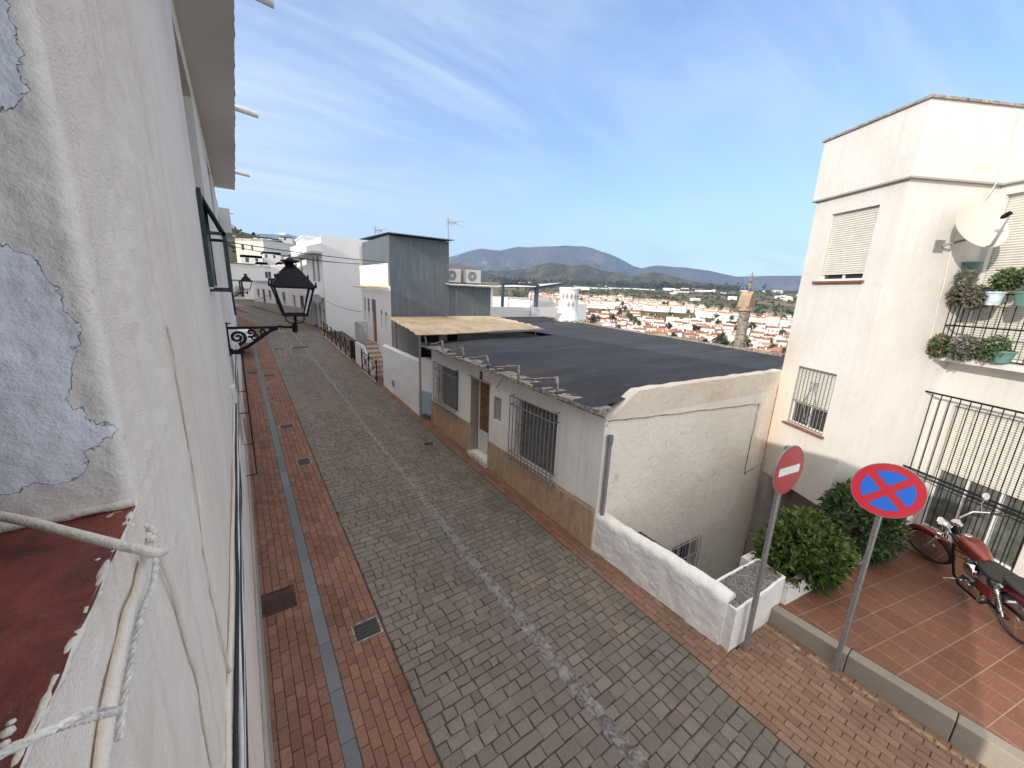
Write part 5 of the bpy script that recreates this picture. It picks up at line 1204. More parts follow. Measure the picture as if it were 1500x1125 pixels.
# ------------------------------------------------------------------ white block building on the right
a29 = math.radians(29); U = Vector((math.sin(a29), math.cos(a29), 0)); Wd = Vector((math.cos(a29), -math.sin(a29), 0))
C12 = Vector((9.455, 2.04, 0)); C1L = C12 + U * 1.80; C23 = C12 + Wd * 1.78; C3E = C23 - U * 5.5
# window coordinates measured on this building
bk = thing("block_building", "white stepped apartment building with dish, flower balcony and barred windows on the right", "building", (10, 2, -4.3))
f1 = Frame(C1L, C12); f2 = Frame(C12, C23); f3 = Frame(C23, C3E)
L1, L2, L3 = 1.80, 1.78, 5.5
h1 = [(.43, 1.39, .47, 1.79), (.43, 1.36, -2.66, -1.35)]
h3 = [(.05, 1.25, .35, 1.95), (.28, 1.62, -4.26, -1.72)]
h3 = [(.10, 1.45, -.82, 1.95), (.30, 1.75, -4.26, -1.74)]
wl = MB(); wall(wl, C1L, C12, -4.10, 2.12, h1, .14); wall(wl, C12, C23, -4.10, 2.12); wall(wl, C23, C3E, -4.6, 2.12, h3, .16)
BK = C1L + Wd * 8; wall(wl, BK, C1L, -4.1, 2.12); wall(wl, C3E, C3E + Wd * 6, -4.6, 2.12)
wl.face([tuple(p) for p in (C1L + Vector((0, 0, -4.1)), C12 + Vector((0, 0, -4.1)), C23 + Vector((0, 0, -4.1)), C23 + Wd * 6.2 + Vector((0, 0, -4.1)), BK + Vector((0, 0, -4.1)))][::-1])
wl.build("wall", M['block'], bk)
up = MB()
o_ = .055
def off_poly(o):
    return [C1L + Wd * 8 + U * o, C1L - Wd * o + U * o, C12 - Wd * o - U * o, C23 - Wd * o - U * o, C3E - Wd * o - U * o, C3E + Wd * 6 - U * o]
pp_ = off_poly(o_); up.prism([(p.x, p.y) for p in pp_] + [((C1L + Wd * 8 - U * 4).x, (C1L + Wd * 8 - U * 4).y)], 2.122, 3.26); up.build("roof_parapet", M['block'], bk)
pc = MB(); p2_ = off_poly(o_ + .035); pc.prism([(p.x, p.y) for p in p2_] + [((C1L + Wd * 8 - U * 4).x, (C1L + Wd * 8 - U * 4).y)], 3.262, 3.30); pc.build("roof_coping", M['oldtile'], bk)
bd2 = MB(); p3_ = off_poly(o_ + .012); bd2.prism([(p.x, p.y) for p in p3_] + [((C1L + Wd * 8 - U * 4).x, (C1L + Wd * 8 - U * 4).y)], 2.105, 2.135); bd2.build("string_course", M['concrete'], bk)
lowr = MB(); lowr.obox(tuple((C1L + Wd * .9 + U * .2))[:2], tuple((C1L + Wd * 1.0 - U * 3))[:2], 0, .2, -8, -4.12); lowr.obox((C1L + Wd * 3)[:2], (C1L - Wd * .0)[:2], -.3, -.02, -8.5, -4.12)
lowr.build("basement_wall", M['concrete'], bk)
W1 = window(bk, f1, *h1[0], .14, blind=.88, blind_mat=M['shutter'], sill=M['sill_red'])
W2 = window(bk, f1, *h1[1], .14, blind=.60, blind_mat=M['shutter'], sill=M['sill_red'])
gq = MB(); grille(gq, f1, h1[1][0] + .02, h1[1][1] - .02, h1[1][2] + .03, h1[1][3] - .02, -.02, 10, .008, (-2.12,))
am = (h1[1][0] + h1[1][1]) / 2
for s in (-1, 1):
    gq.tube([f1.p(am + s * q_, z, -.01) for q_, z in ((.02, -1.70), (.05, -1.62), (.09, -1.64), (.08, -1.70), (.03, -1.74), (.13, -2.02), (.15, -2.12), (.12, -2.2), (.04, -2.42), (.09, -2.47), (.05, -2.52), (.01, -2.48))], .008, 5)
gq.build("window_grille", M['grey_metal'], bk)
W3 = window(bk, f3, *h3[0], .16, blind=.97, blind_mat=M['shutter'], mull=1)
W4 = window(bk, f3, *h3[1], .16, blind=.50, blind_mat=M['shutter'], mull=2, sill=None, glass=M['glass_pale'])
# barred cage in front of the ground floor window
cg = MB(); a0, a1, z0, z1, out = -.02, 2.3, -4.22, -1.56, .26
for k in range(17):
    a = a0 + (a1 - a0) * k / 16; cg.tube([f3.p(a, z0 if a < 1.95 else -3.15, out), f3.p(a, z1, out)], .009, 5)
for s in range(2):
    for o in (.09, .18): cg.tube([f3.p((a0, a1)[s], z0, o), f3.p((a0, a1)[s], z1, o)], .009, 5)
for z, r in ((z1, .018), (-3.12, .020), (-3.20, .014)):
    cg.tube([f3.p(a0 - .03, z, out), f3.p(a1, z, out)], r, 6); cg.tube([f3.p(a0, z, 0), f3.p(a0, z, out)], r * .8, 6); cg.tube([f3.p(a1, z, 0), f3.p(a1, z, out)], r * .8, 6)
cg.tube([f3.p(a0, z0, out), f3.p(1.95, z0, out)], .012, 5)
cg.build("window_cage", M['black_metal'], bk)
thr = MB(); f3.box(thr, -.05, 2.0, -4.34, -4.265, -.16, .32); thr.build("window_step", M['sill_red'], bk, bevel=.008)
# flower balcony bars
bb = MB(); BO = .30
for k in range(13): a = .02 + 1.75 * k / 12; bb.tube([f3.p(a, -.80, BO), f3.p(a, .28, BO)], .008, 5)
for z in (-.80, -.28 + .0, .28): bb.tube([f3.p(.02, z, BO), f3.p(1.77, z, BO)], .013, 5); bb.tube([f3.p(.02, z, 0), f3.p(.02, z, BO)], .010, 5)
for k in range(3): bb.tube([f3.p(.02, -.8, .1 * k), f3.p(.02, .28, .1 * k)], .008, 5)
bb.build("balcony_bars", M['black_metal'], bk)
sl = MB(); f3.box(sl, -.02, 1.9, -.93, -.83, 0, .36); sl.build("balcony_slab", M['block'], bk, bevel=.01)
# loose cable and shelf cables down the facade
cable("facade_cable", "thin cable hanging from the roof edge past the dish on the white building", [f2.p(1.60, 3.2, .075), f2.p(1.62, 2.7, .085), f2.p(1.55, 2.15, .09), f2.p(1.50, 1.85, .02), f2.p(1.38, 1.5, .02), f2.p(1.15, 1.2, .02), f2.p(1.2, .3, .02), f2.p(1.25, -.6, .02)], .009, M['cable_c'], wob=.01, sd=6)
# satellite dish on face 2
ds = thing("satellite_dish", "cream satellite dish with a rust stain hanging on the white building", "satellite dish", f2.p(1.18, 1.2, .0))
Cc = Vector(f2.p(1.05, 1.36, .42)); ax = (Vector((-.50, -.62, .42))).normalized(); q_ = ax.to_track_quat('Z', 'Y').to_matrix().to_4x4()
dm = MB(); prof_ = [(.001, -.075)] + [(.395 * t, -.075 + .075 * t * t) for t in (.2, .4, .6, .8, .95, 1)] + [(.405, .003), (.395, -.012)] + [(.395 * t, -.087 + .075 * t * t) for t in (.8, .5, .2)] + [(.001, -.09)]
dm.lathe(prof_, 44, tuple(Cc), mat=q_); dm.build("reflector", M['dish'], ds, smooth=True, angle=50)
ar = MB(); dn = Vector((q_ @ Vector((0, -1, 0)))); dn = (Vector((0, 0, -1)) - ax * ax.dot(Vector((0, 0, -1)))).normalized(); sd_ = ax.cross(dn)
tip = Cc + ax * .36 + dn * .05 - sd_ * 0.0
for s in (-1, 0, 1): ar.tube([Cc + dn * .39 + sd_ * s * .03, Cc + dn * .40 + ax * .06 + sd_ * s * .02, tip + dn * .04], .009, 6)
ar.build("feed_arm", M['alu'], ds); ln_ = MB(); ln_.tube([tip + ax * .02, tip - ax * .07, tip - ax * .10], [.034, .034, .022], 12); ln_.build("receiver", M['black_metal'], ds)
mt2 = MB(); bk_ = Cc - ax * .09; mt2.tube([bk_, bk_ - ax * .1 + Vector((0, 0, -.1)), Vector(f2.p(.88, 1.08, .06))], .022, 8); mt2.build("mount_arm", M['grey_metal'], ds); mp2 = MB(); f2.box(mp2, .80, .98, .98, 1.18, 0, .02); mp2.build("wall_plate", M['galv'], ds)

# ---- leaf clouds
def leaves(mb, n, fn, ln, wd, rnd, droop=.3, up=.3):
    for _ in range(n):
        p, outd, tone = fn(rnd); d = (outd + Vector((rnd.gauss(0, .6), rnd.gauss(0, .6), rnd.gauss(up, .5)))).normalized(); s = d.cross(Vector((rnd.gauss(0, 1), rnd.gauss(0, 1), rnd.gauss(0, 1))));
        if s.length < 1e-4: continue
        s.normalize(); l = ln * rnd.uniform(.6, 1.25); w = wd * rnd.uniform(.7, 1.2); tip = p + d * l + Vector((0, 0, -droop * l * rnd.random())); mid = p + d * l * .5
        mb.ct = min(1, max(0, tone + rnd.gauss(0, .14)))
        nrm = d.cross(s).normalized() * w * .25
        mb.mesh([p, mid + s * w - nrm * -1, tip, mid - s * w - nrm * -1], [(0, 1, 2), (0, 2, 3)])
def shrub(label, c, R, mat, n, seed, grp="leafy shrubs in the white planter", ln=.085, wd=.014):
    rnd = random.Random(seed); t = thing("shrub", label, "shrub", (c[0], c[1], c[2] - R[2]), 0, grp)
    st_ = MB()
    for k in range(16):
        a = rnd.uniform(0, 6.28); e = rnd.uniform(.2, 1.2); q = Vector((math.cos(a) * math.cos(e) * R[0], math.sin(a) * math.cos(e) * R[1], math.sin(e) * R[2])) * .8
        b0 = Vector((c[0], c[1], c[2] - R[2])) + Vector((rnd.uniform(-.15, .15), rnd.uniform(-.15, .15), 0)); st_.tube([b0, b0.lerp(Vector(c) + q, .5) + Vector((0, 0, -.05)), Vector(c) + q], [.016, .010, .004], 5)
    st_.build("stems", M['darkwood'], t)
    # sprigs: tips of shoots over the surface and through the outer volume; each carries a tuft of leaves
    lv = MB(); tips = []
    lob = [(Vector((rnd.gauss(0, 1), rnd.gauss(0, 1), rnd.gauss(.3, .8))).normalized(), rnd.uniform(.12, .42)) for _ in range(12)]
    while len(tips) < n:
        v = Vector((rnd.gauss(0, 1), rnd.gauss(0, 1), rnd.gauss(0.15, 1))).normalized(); g = 1 + sum(s * max(0, v.dot(d) - .72) / .28 for d, s in lob) - .16 * max(0, mnoise.noise(v * 3.1 + Vector((seed, 0, 0))) * 2)
        k = rnd.random() ** .45; p = Vector((v.x * R[0], v.y * R[1], v.z * R[2])) * g * (.45 + .58 * k)
        if p.z < -R[2]: continue
        tips.append((Vector(c) + p, v, k))
    for p, v, k in tips:
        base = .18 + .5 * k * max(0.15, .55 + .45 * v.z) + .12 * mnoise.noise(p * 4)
        ax = (v + Vector((rnd.gauss(0, .35), rnd.gauss(0, .35), rnd.gauss(.25, .3)))).normalized(); sh = rnd.uniform(.05, .13)
        for q in range(9):
            tt = q / 8; leaves(lv, 1, lambda r, tt=tt: (p + ax * sh * tt, ax * (.35 + .8 * tt), base + .2 * tt), ln, wd, rnd, .35, .15)
    for k in range(46):   # long shoots breaking the outline
        v = Vector((rnd.gauss(0, 1), rnd.gauss(0, 1), rnd.gauss(.5, .7))).normalized(); p = Vector(c) + Vector((v.x * R[0], v.y * R[1], v.z * R[2])) * .92; ax = (v + Vector((0, 0, .5)) + Vector((rnd.gauss(0, .3), rnd.gauss(0, .3), 0))).normalized(); sh = rnd.uniform(.10, .24); old = rnd.random() < .12
        for q in range(13):
            tt = q / 12; leaves(lv, 1, lambda r, tt=tt: (p + ax * sh * tt, ax * (.3 + .7 * tt), 1.0 if old else .55 + .35 * tt), ln * .9, wd, rnd, .3, .1)
    lv.build("foliage", mat, t, tone=True); return t

# ---- planter, low walls
pw = thing("street_wall", "thick low whitewashed wall with rounded top ending at the gravel planter", "wall", (4.9, 3, -4.5))
m = MB()
def wl_pt(u, v):
    y = 4.34 - u * 2.58; x0 = 4.76 + .055 * u * 1.0; th = .26; zt = -3.70 + (-.0) * u - .04 * sstep(.9, 1, u) + .02 * mnoise.noise(Vector((y * 2, 1, 0))); zb = zg(y) - .05
    # v 0..1 goes up street face, over the rounded top, down the back
    r = th / 2
    hgt = zt - r - zb
    s = v * (2 * hgt + pi * r)
    if s < hgt: p = (x0, zb + s); nx = (-1, 0)
    elif s < hgt + pi * r: a = (s - hgt) / r; p = (x0 + r - r * math.cos(a), zt - r + r * math.sin(a) * .8); nx = (-math.cos(a), math.sin(a))
    else: p = (x0 + th, zt - r - (s - hgt - pi * r)); nx = (1, 0)
    n_ = .022 * mnoise.noise(Vector((y * 3.3, p[1] * 3.3, p[0] * 3))) + .010 * mnoise.noise(Vector((y * 11, p[1] * 11, p[0] * 9)))
    return (p[0] + nx[0] * n_, y, p[1] + nx[1] * n_)
m.grid(wl_pt, 90, 70)
for u in (0, 1): m.mesh([wl_pt(u, v) for v in np.linspace(0, 1, 40)], [tuple(range(40)) if u == 0 else tuple(range(40))[::-1]])
m.build("wall", M['white_rough'], pw, smooth=True, angle=60)
gp = thing("gravel_planter", "white rough planter box filled with grey gravel behind the no entry sign pole", "planter", (5.6, 1.8, -4.5))
m = MB(); pc_ = [(4.84, 1.64), (6.10, 1.55), (6.20, 1.98), (4.90, 2.10)]
def ring(mb, poly, z0, z1, th, nz=14, nseg=22, amp=.016):
    n = len(poly)
    for i in range(n):
        a, b = Vector((*poly[i], 0)), Vector((*poly[(i + 1) % n], 0)); dd = (b - a).normalized(); nn = Vector((dd.y, -dd.x, 0))
        def P(u, v, o):
            p = a.lerp(b, u); z = z0 + (z1 - z0) * v; k = amp * mnoise.noise(Vector((p.x * 4, p.y * 4, z * 4))) * min(1, 8 * u, 8 * (1 - u))
            return (p.x + nn.x * (k - o), p.y + nn.y * (k - o), z + .01 * mnoise.noise(Vector((p.x * 5, p.y * 5, 0))) * (v > .99))
        mb.grid(lambda u, v: P(u, v, 0), nseg, nz); mb.grid(lambda u, v: P(u, 1, th * v), nseg, 2); mb.grid(lambda u, v: P(u, 1 - .3 * v, th), nseg, 2)
ring(m, pc_, -4.62, -3.86, .035); m.build("box", M['white_rough'], gp, smooth=True, angle=50)
m = MB(); inn = [(4.87, 1.67), (6.07, 1.59), (6.16, 1.95), (4.93, 2.06)]
m.grid(lambda u, v: (lambda a, b: ((a + (b - a) * v).x, (a + (b - a) * v).y, -3.862 + .012 * mnoise.noise(Vector((u * 9, v * 6, 0)))))(Vector(inn[0]).lerp(Vector(inn[1]), u), Vector(inn[3]).lerp(Vector(inn[2]), u)), 60, 30)
rk = random.Random(15)
for i in range(420):
    u, v = rk.random(), rk.random(); a = Vector(inn[0]).lerp(Vector(inn[1]), u).lerp(Vector(inn[3]).lerp(Vector(inn[2]), u), v); s = rk.uniform(.008, .02)
    m.lathe([(.0005, -s * .5), (s, 0), (s * .7, s * .45), (.0005, s * .6)], 5, (a.x, a.y, -3.858))
m.build("gravel", M['gravel'], gp)
sp_ = thing("shrub_planter", "low white planter wall holding the two shrubs beside the tiled terrace", "planter", (7.5, 1.6, -4.3))
m = MB(); ring(m, [(6.11, 1.49), (8.12, 1.18), (8.2, 1.95), (6.22, 2.2)], -4.5, -3.99, .10, 10, 30, .012); m.build("box", M['white_rough'], sp_, smooth=True, angle=50)
m = MB(); m.face([(6.17, 1.55, -4.06), (8.06, 1.26, -4.06), (8.12, 1.9, -4.06), (6.26, 2.14, -4.06)]); m.build("soil", M['soil'], sp_)
s2 = thing("shrub_planter", "farther white planter edge under the darker shrub next to the motorcycle", "planter", (9.6, 1.3, -4.3))
m = MB(); ring(m, [(8.24, 1.16), (10.7, .92), (10.85, 1.35), (8.28, 1.85)], -4.5, -4.02, .08, 8, 20, .012); m.build("box", M['white_rough'], s2, smooth=True, angle=50)
m = MB(); m.face([(8.3, 1.24, -4.08), (10.62, 1.02, -4.08), (10.7, 1.3, -4.08), (8.34, 1.78, -4.08)]); m.build("soil", M['soil'], s2)
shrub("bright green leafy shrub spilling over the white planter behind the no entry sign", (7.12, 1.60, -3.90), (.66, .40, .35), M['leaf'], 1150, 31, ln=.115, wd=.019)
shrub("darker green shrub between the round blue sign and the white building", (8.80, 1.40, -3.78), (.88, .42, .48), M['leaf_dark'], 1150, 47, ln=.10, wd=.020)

# ---- terrace with tiles and kerb
def tile_mat():
    m, nt, b = new_mat('terracotta_terrace_tiles'); g = N(nt, "ShaderNodeNewGeometry"); mp = N(nt, "ShaderNodeMapping"); mp.inputs["Rotation"].default_value = (0, 0, math.radians(13.5)); L(nt, g.outputs["Position"], mp.inputs["Vector"])
    br = N(nt, "ShaderNodeTexBrick"); br.offset = 0.0; br.inputs["Scale"].default_value = 1; br.inputs["Brick Width"].default_value = .335; br.inputs["Row Height"].default_value = .335; br.inputs["Mortar Size"].default_value = .0055; br.inputs["Mortar Smooth"].default_value = .2; br.inputs["Bias"].default_value = .1
    br.inputs["Color1"].default_value = (.165, .072, .046, 1); br.inputs["Color2"].default_value = (.215, .098, .065, 1); br.inputs["Mortar"].default_value = (.34, .25, .19, 1); L(nt, mp.outputs[0], br.inputs["Vector"])
    v = g.outputs["Position"]; n = tex_noise(nt, v, 7, 6, .7); n2 = tex_noise(nt, v, .9, 5, .6); vs = N(nt, "ShaderNodeMapping"); vs.inputs["Scale"].default_value = (2, 14, 1); L(nt, mp.outputs[0], vs.inputs["Vector"]); n3 = tex_noise(nt, vs.outputs[0], 3, 4, .6)
    col = mix(nt, mth(nt, 'MULTIPLY', ramp(nt, n, [(.4, 0), (.7, 1)]), .35), br.outputs["Color"], (.13, .055, .035)); col = mix(nt, mth(nt, 'MULTIPLY', ramp(nt, n3, [(.5, 0), (.7, 1)]), .3), col, (.36, .18, .12))
    col = mix(nt, mth(nt, 'MULTIPLY', ramp(nt, n2, [(.5, 0), (.68, 1)]), .45), col, (.11, .06, .045))
    L(nt, col, b.inputs["Base Color"]); b.inputs["Roughness"].default_value = .5; b.inputs["Specular IOR Level"].default_value = .35
    h = mth(nt, 'SUBTRACT', mth(nt, 'MULTIPLY', n, .25), br.outputs["Fac"]); bump(nt, b, h, .4, .004); return m
TZ = -4.30
tp = MB(); tp.prism([(6.03, -3.2), (14, -5.5), (14, 1.2), (8.8, 1.7), (6.05, 1.9)], -4.75, TZ); struct(tp.build("terrace", tile_mat(), None), "terracotta tiled terrace in front of the white building")
kb = MB(); ky = np.linspace(-3.0, 1.62, 6)
for a, b in zip(ky, ky[1:]): kb.obox((5.86, b - .004), (5.86, a + .004), -.165, 0.0, -4.75, TZ + .012)
struct(kb.build("kerb", M['kerb'], None, bevel=.012), "grey concrete kerb along the tiled terrace")
ylw = simple('worn_yellow_paint', (.34, .25, .14), .9, var=.35, nscale=22)
ym = MB(); rk = random.Random(13); y = -2.4
while y < 1.45:
    l = rk.uniform(.05, .2)
    if rk.random() < .75: ym.face([(5.70 + rk.uniform(-.015, .02), y, zg(y) + .0095), (5.77 + rk.uniform(-.02, .015), y, zg(y) + .0095), (5.77 + rk.uniform(-.02, .015), y + l, zg(y + l) + .0095), (5.70 + rk.uniform(-.015, .02), y + l, zg(y + l) + .0095)])
    y += l + rk.uniform(.0, .03)
struct(ym.build("yellow_line", ylw, None), "worn yellow line painted along the kerb", "road marking")

# ---- traffic signs
def sign(label, foot, top, ctr, face_dir, r, build_face, red, tilt=0.0):
    t = thing("traffic_sign", label, "traffic sign", foot, 0, None); foot, top, ctr = Vector(foot), Vector(top), Vector(ctr)
    p = MB(); ax = (top - foot).normalized(); sx = ax.cross(Vector((0, 1, 0))).normalized(); sy = ax.cross(sx).normalized(); hw, hd = .04, .024
    ring_ = [(hw * c, hd * s) for c, s in ((-1, -.6), (-.8, -1), (.8, -1), (1, -.6), (1, .6), (.8, 1), (-.8, 1), (-1, .6))]
    vs_ = [foot + sx * a + sy * b for a, b in ring_] + [top + sx * a + sy * b for a, b in ring_]; n = 8
    p.mesh(vs_, [tuple(range(n))[::-1], tuple(range(n, 2 * n))] + [(i, (i + 1) % n, n + (i + 1) % n, n + i) for i in range(n)])
    p.build("pole", M['galv'], t)
    nrm = Vector(face_dir).normalized(); q = nrm.to_track_quat('Z', 'Y').to_matrix().to_4x4(); upv = (Vector((0, 0, 1)) - nrm * nrm.z).normalized(); rt = upv.cross(nrm)
    d = MB(); d.lathe([(.001, -.022), (r - .02, -.022), (r, -.018), (r + .004, -.004), (r, 0.0), (.001, .0)], 48, tuple(ctr), mat=q)
    pl_ = d.build("plate", M['galv'], t, smooth=True, angle=40)
    FP = lambda a, b, o: tuple(ctr + rt * a + upv * b + nrm * o)
    fc = MB(); fc.mesh([FP(r * .985 * math.cos(a), r * .985 * math.sin(a), .0025) for a in np.linspace(0, 2 * pi, 57)[:-1]], [tuple(range(56))]); fc.build("face", M[red], t)
    build_face(FP, t, r)
    cl = MB(); 
    for b in (.1, -.14): c = ctr + upv * b - nrm * .04; cl.tube([c - rt * .06, c + rt * .06], .012, 6)
    cl.build("clamp", M['galv'], t); return t
def noentry(FP, t, r):
    b = MB(); b.face([FP(-.21, -.05, .005), FP(.21, -.05, .005), FP(.21, .05, .005), FP(-.21, .05, .005)]); b.build("white_bar", M['sign_white'], t)
def nostop(FP, t, r):
    ri = r * .735; hb = r * .125
    for k in range(4):
        c0 = math.pi / 2 * k; pts = []
        # sector between the two diagonal bars, bars run at 45 degrees
        off = math.asin(hb / ri)
        for a in np.linspace(c0 - pi / 4 + off, c0 + pi / 4 - off, 14): pts.append((ri * math.cos(a), ri * math.sin(a)))
        pts.append((hb * math.sqrt(2) * math.cos(c0), hb * math.sqrt(2) * math.sin(c0)))
        b = MB(); b.mesh([FP(x, y, .005) for x, y in pts], [tuple(range(len(pts)))]); b.build("blue_sector", M['sign_blue'], t)
sign("faded red no entry disc with white bar on a grey pole by the planter", (5.07, 1.53, zg(1.5) - .02), (5.09, 1.56, -1.62), (5.085, 1.50, -1.90), (-.14, -.99, .02), .30, noentry, 'sign_red_old')
sign("round blue sign with red cross and rim on a grey pole at the kerb", (5.76, .76, zg(.7) - .02), (5.71, .76, -1.72), (5.655, .745, -1.965), (-.95, -.30, .08), .305, nostop, 'sign_red')

# ---- balcony flowers and pots, each its own thing
def pot(label, c, mat, w=.13, h=.17):
    t = thing("flower_pot", label, "flower pot", (c[0], c[1], c[2] - h), 0, "pots on the flower balcony")
    m = MB(); m.lathe([(.001, -h), (w * .36, -h), (w * .48, -.03), (w * .54, -.028), (w * .54, 0), (w * .46, 0), (w * .44, -.03), (.001, -.03)], 20, c); m.build("pot", mat, t, smooth=True, angle=40); return t
def plant(label, c, R, seed, mat, n, blossoms=(), spiky=False):
    R = tuple(q * 1.05 for q in R); rnd = random.Random(seed); t = thing("potted_plant", label, "plant", (c[0], c[1], c[2] - R[2]), 0, "plants on the flower balcony"); lv = MB()
    def fn(r):
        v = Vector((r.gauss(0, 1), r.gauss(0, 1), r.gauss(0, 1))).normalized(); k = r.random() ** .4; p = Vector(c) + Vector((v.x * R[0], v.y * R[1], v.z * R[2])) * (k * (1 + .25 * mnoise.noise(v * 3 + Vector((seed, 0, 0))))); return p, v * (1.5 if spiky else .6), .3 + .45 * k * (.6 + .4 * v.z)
    leaves(lv, n, fn, .075 if spiky else .05, .010 if spiky else .022, rnd, .5 if not spiky else .1)
    lv.build("leaves", mat, t, tone=True)
    for bm, nb in blossoms:
        b = MB()
        for i in range(nb):
            p, v, _ = fn(rnd); p = Vector(c) + (p - Vector(c)) * 1.08
            for q in range(5):
                s = rnd.uniform(.010, .017); o = Vector((rnd.gauss(0, .014), rnd.gauss(0, .014), rnd.gauss(0, .012))); b.lathe([(.0005, -s * .5), (s, 0), (.0005, s * .7)], 5, tuple(p + o))
        b.build("blossom", M[bm], t)
P3 = lambda a, z, o=.34: Vector(f3.p(a, z, o))
pot("green pot hanging under the satellite dish", tuple(P3(.06, .84, .20)), M['pot'], .24, .2)
pot("white and blue painted pot on the upper balcony rail", tuple(P3(.62, .32, .36)), M['pot_blue'], .24, .22)
pot("green pot right of the blue painted pot on the upper rail", tuple(P3(1.0, .32, .36)), M['pot'], .26, .22)
pot("long green pot on the balcony slab at the right", tuple(P3(.95, -.62, .36)), M['pot'], .3, .2)
pot("green pot on the balcony slab hidden among the pink flowers", tuple(P3(.3, -.66, .33)), M['pot'], .26, .18)
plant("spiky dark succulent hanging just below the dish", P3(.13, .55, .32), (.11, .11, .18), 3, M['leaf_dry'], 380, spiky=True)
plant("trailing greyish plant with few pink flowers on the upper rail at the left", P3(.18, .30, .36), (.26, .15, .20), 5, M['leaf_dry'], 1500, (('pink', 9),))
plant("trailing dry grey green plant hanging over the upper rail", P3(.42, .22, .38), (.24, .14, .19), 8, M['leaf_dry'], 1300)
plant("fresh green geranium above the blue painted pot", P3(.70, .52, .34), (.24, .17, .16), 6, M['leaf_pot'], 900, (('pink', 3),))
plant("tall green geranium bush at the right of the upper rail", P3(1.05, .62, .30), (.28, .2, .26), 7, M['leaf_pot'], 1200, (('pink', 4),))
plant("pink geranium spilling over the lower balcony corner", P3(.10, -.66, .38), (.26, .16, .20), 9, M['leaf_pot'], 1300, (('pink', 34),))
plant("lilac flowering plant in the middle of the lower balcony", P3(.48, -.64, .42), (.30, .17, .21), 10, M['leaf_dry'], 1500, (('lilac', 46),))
plant("green plant with pale flowers at the right of the lower balcony", P3(.86, -.60, .40), (.22, .16, .2), 12, M['leaf_pot'], 900, (('lilac', 8),))

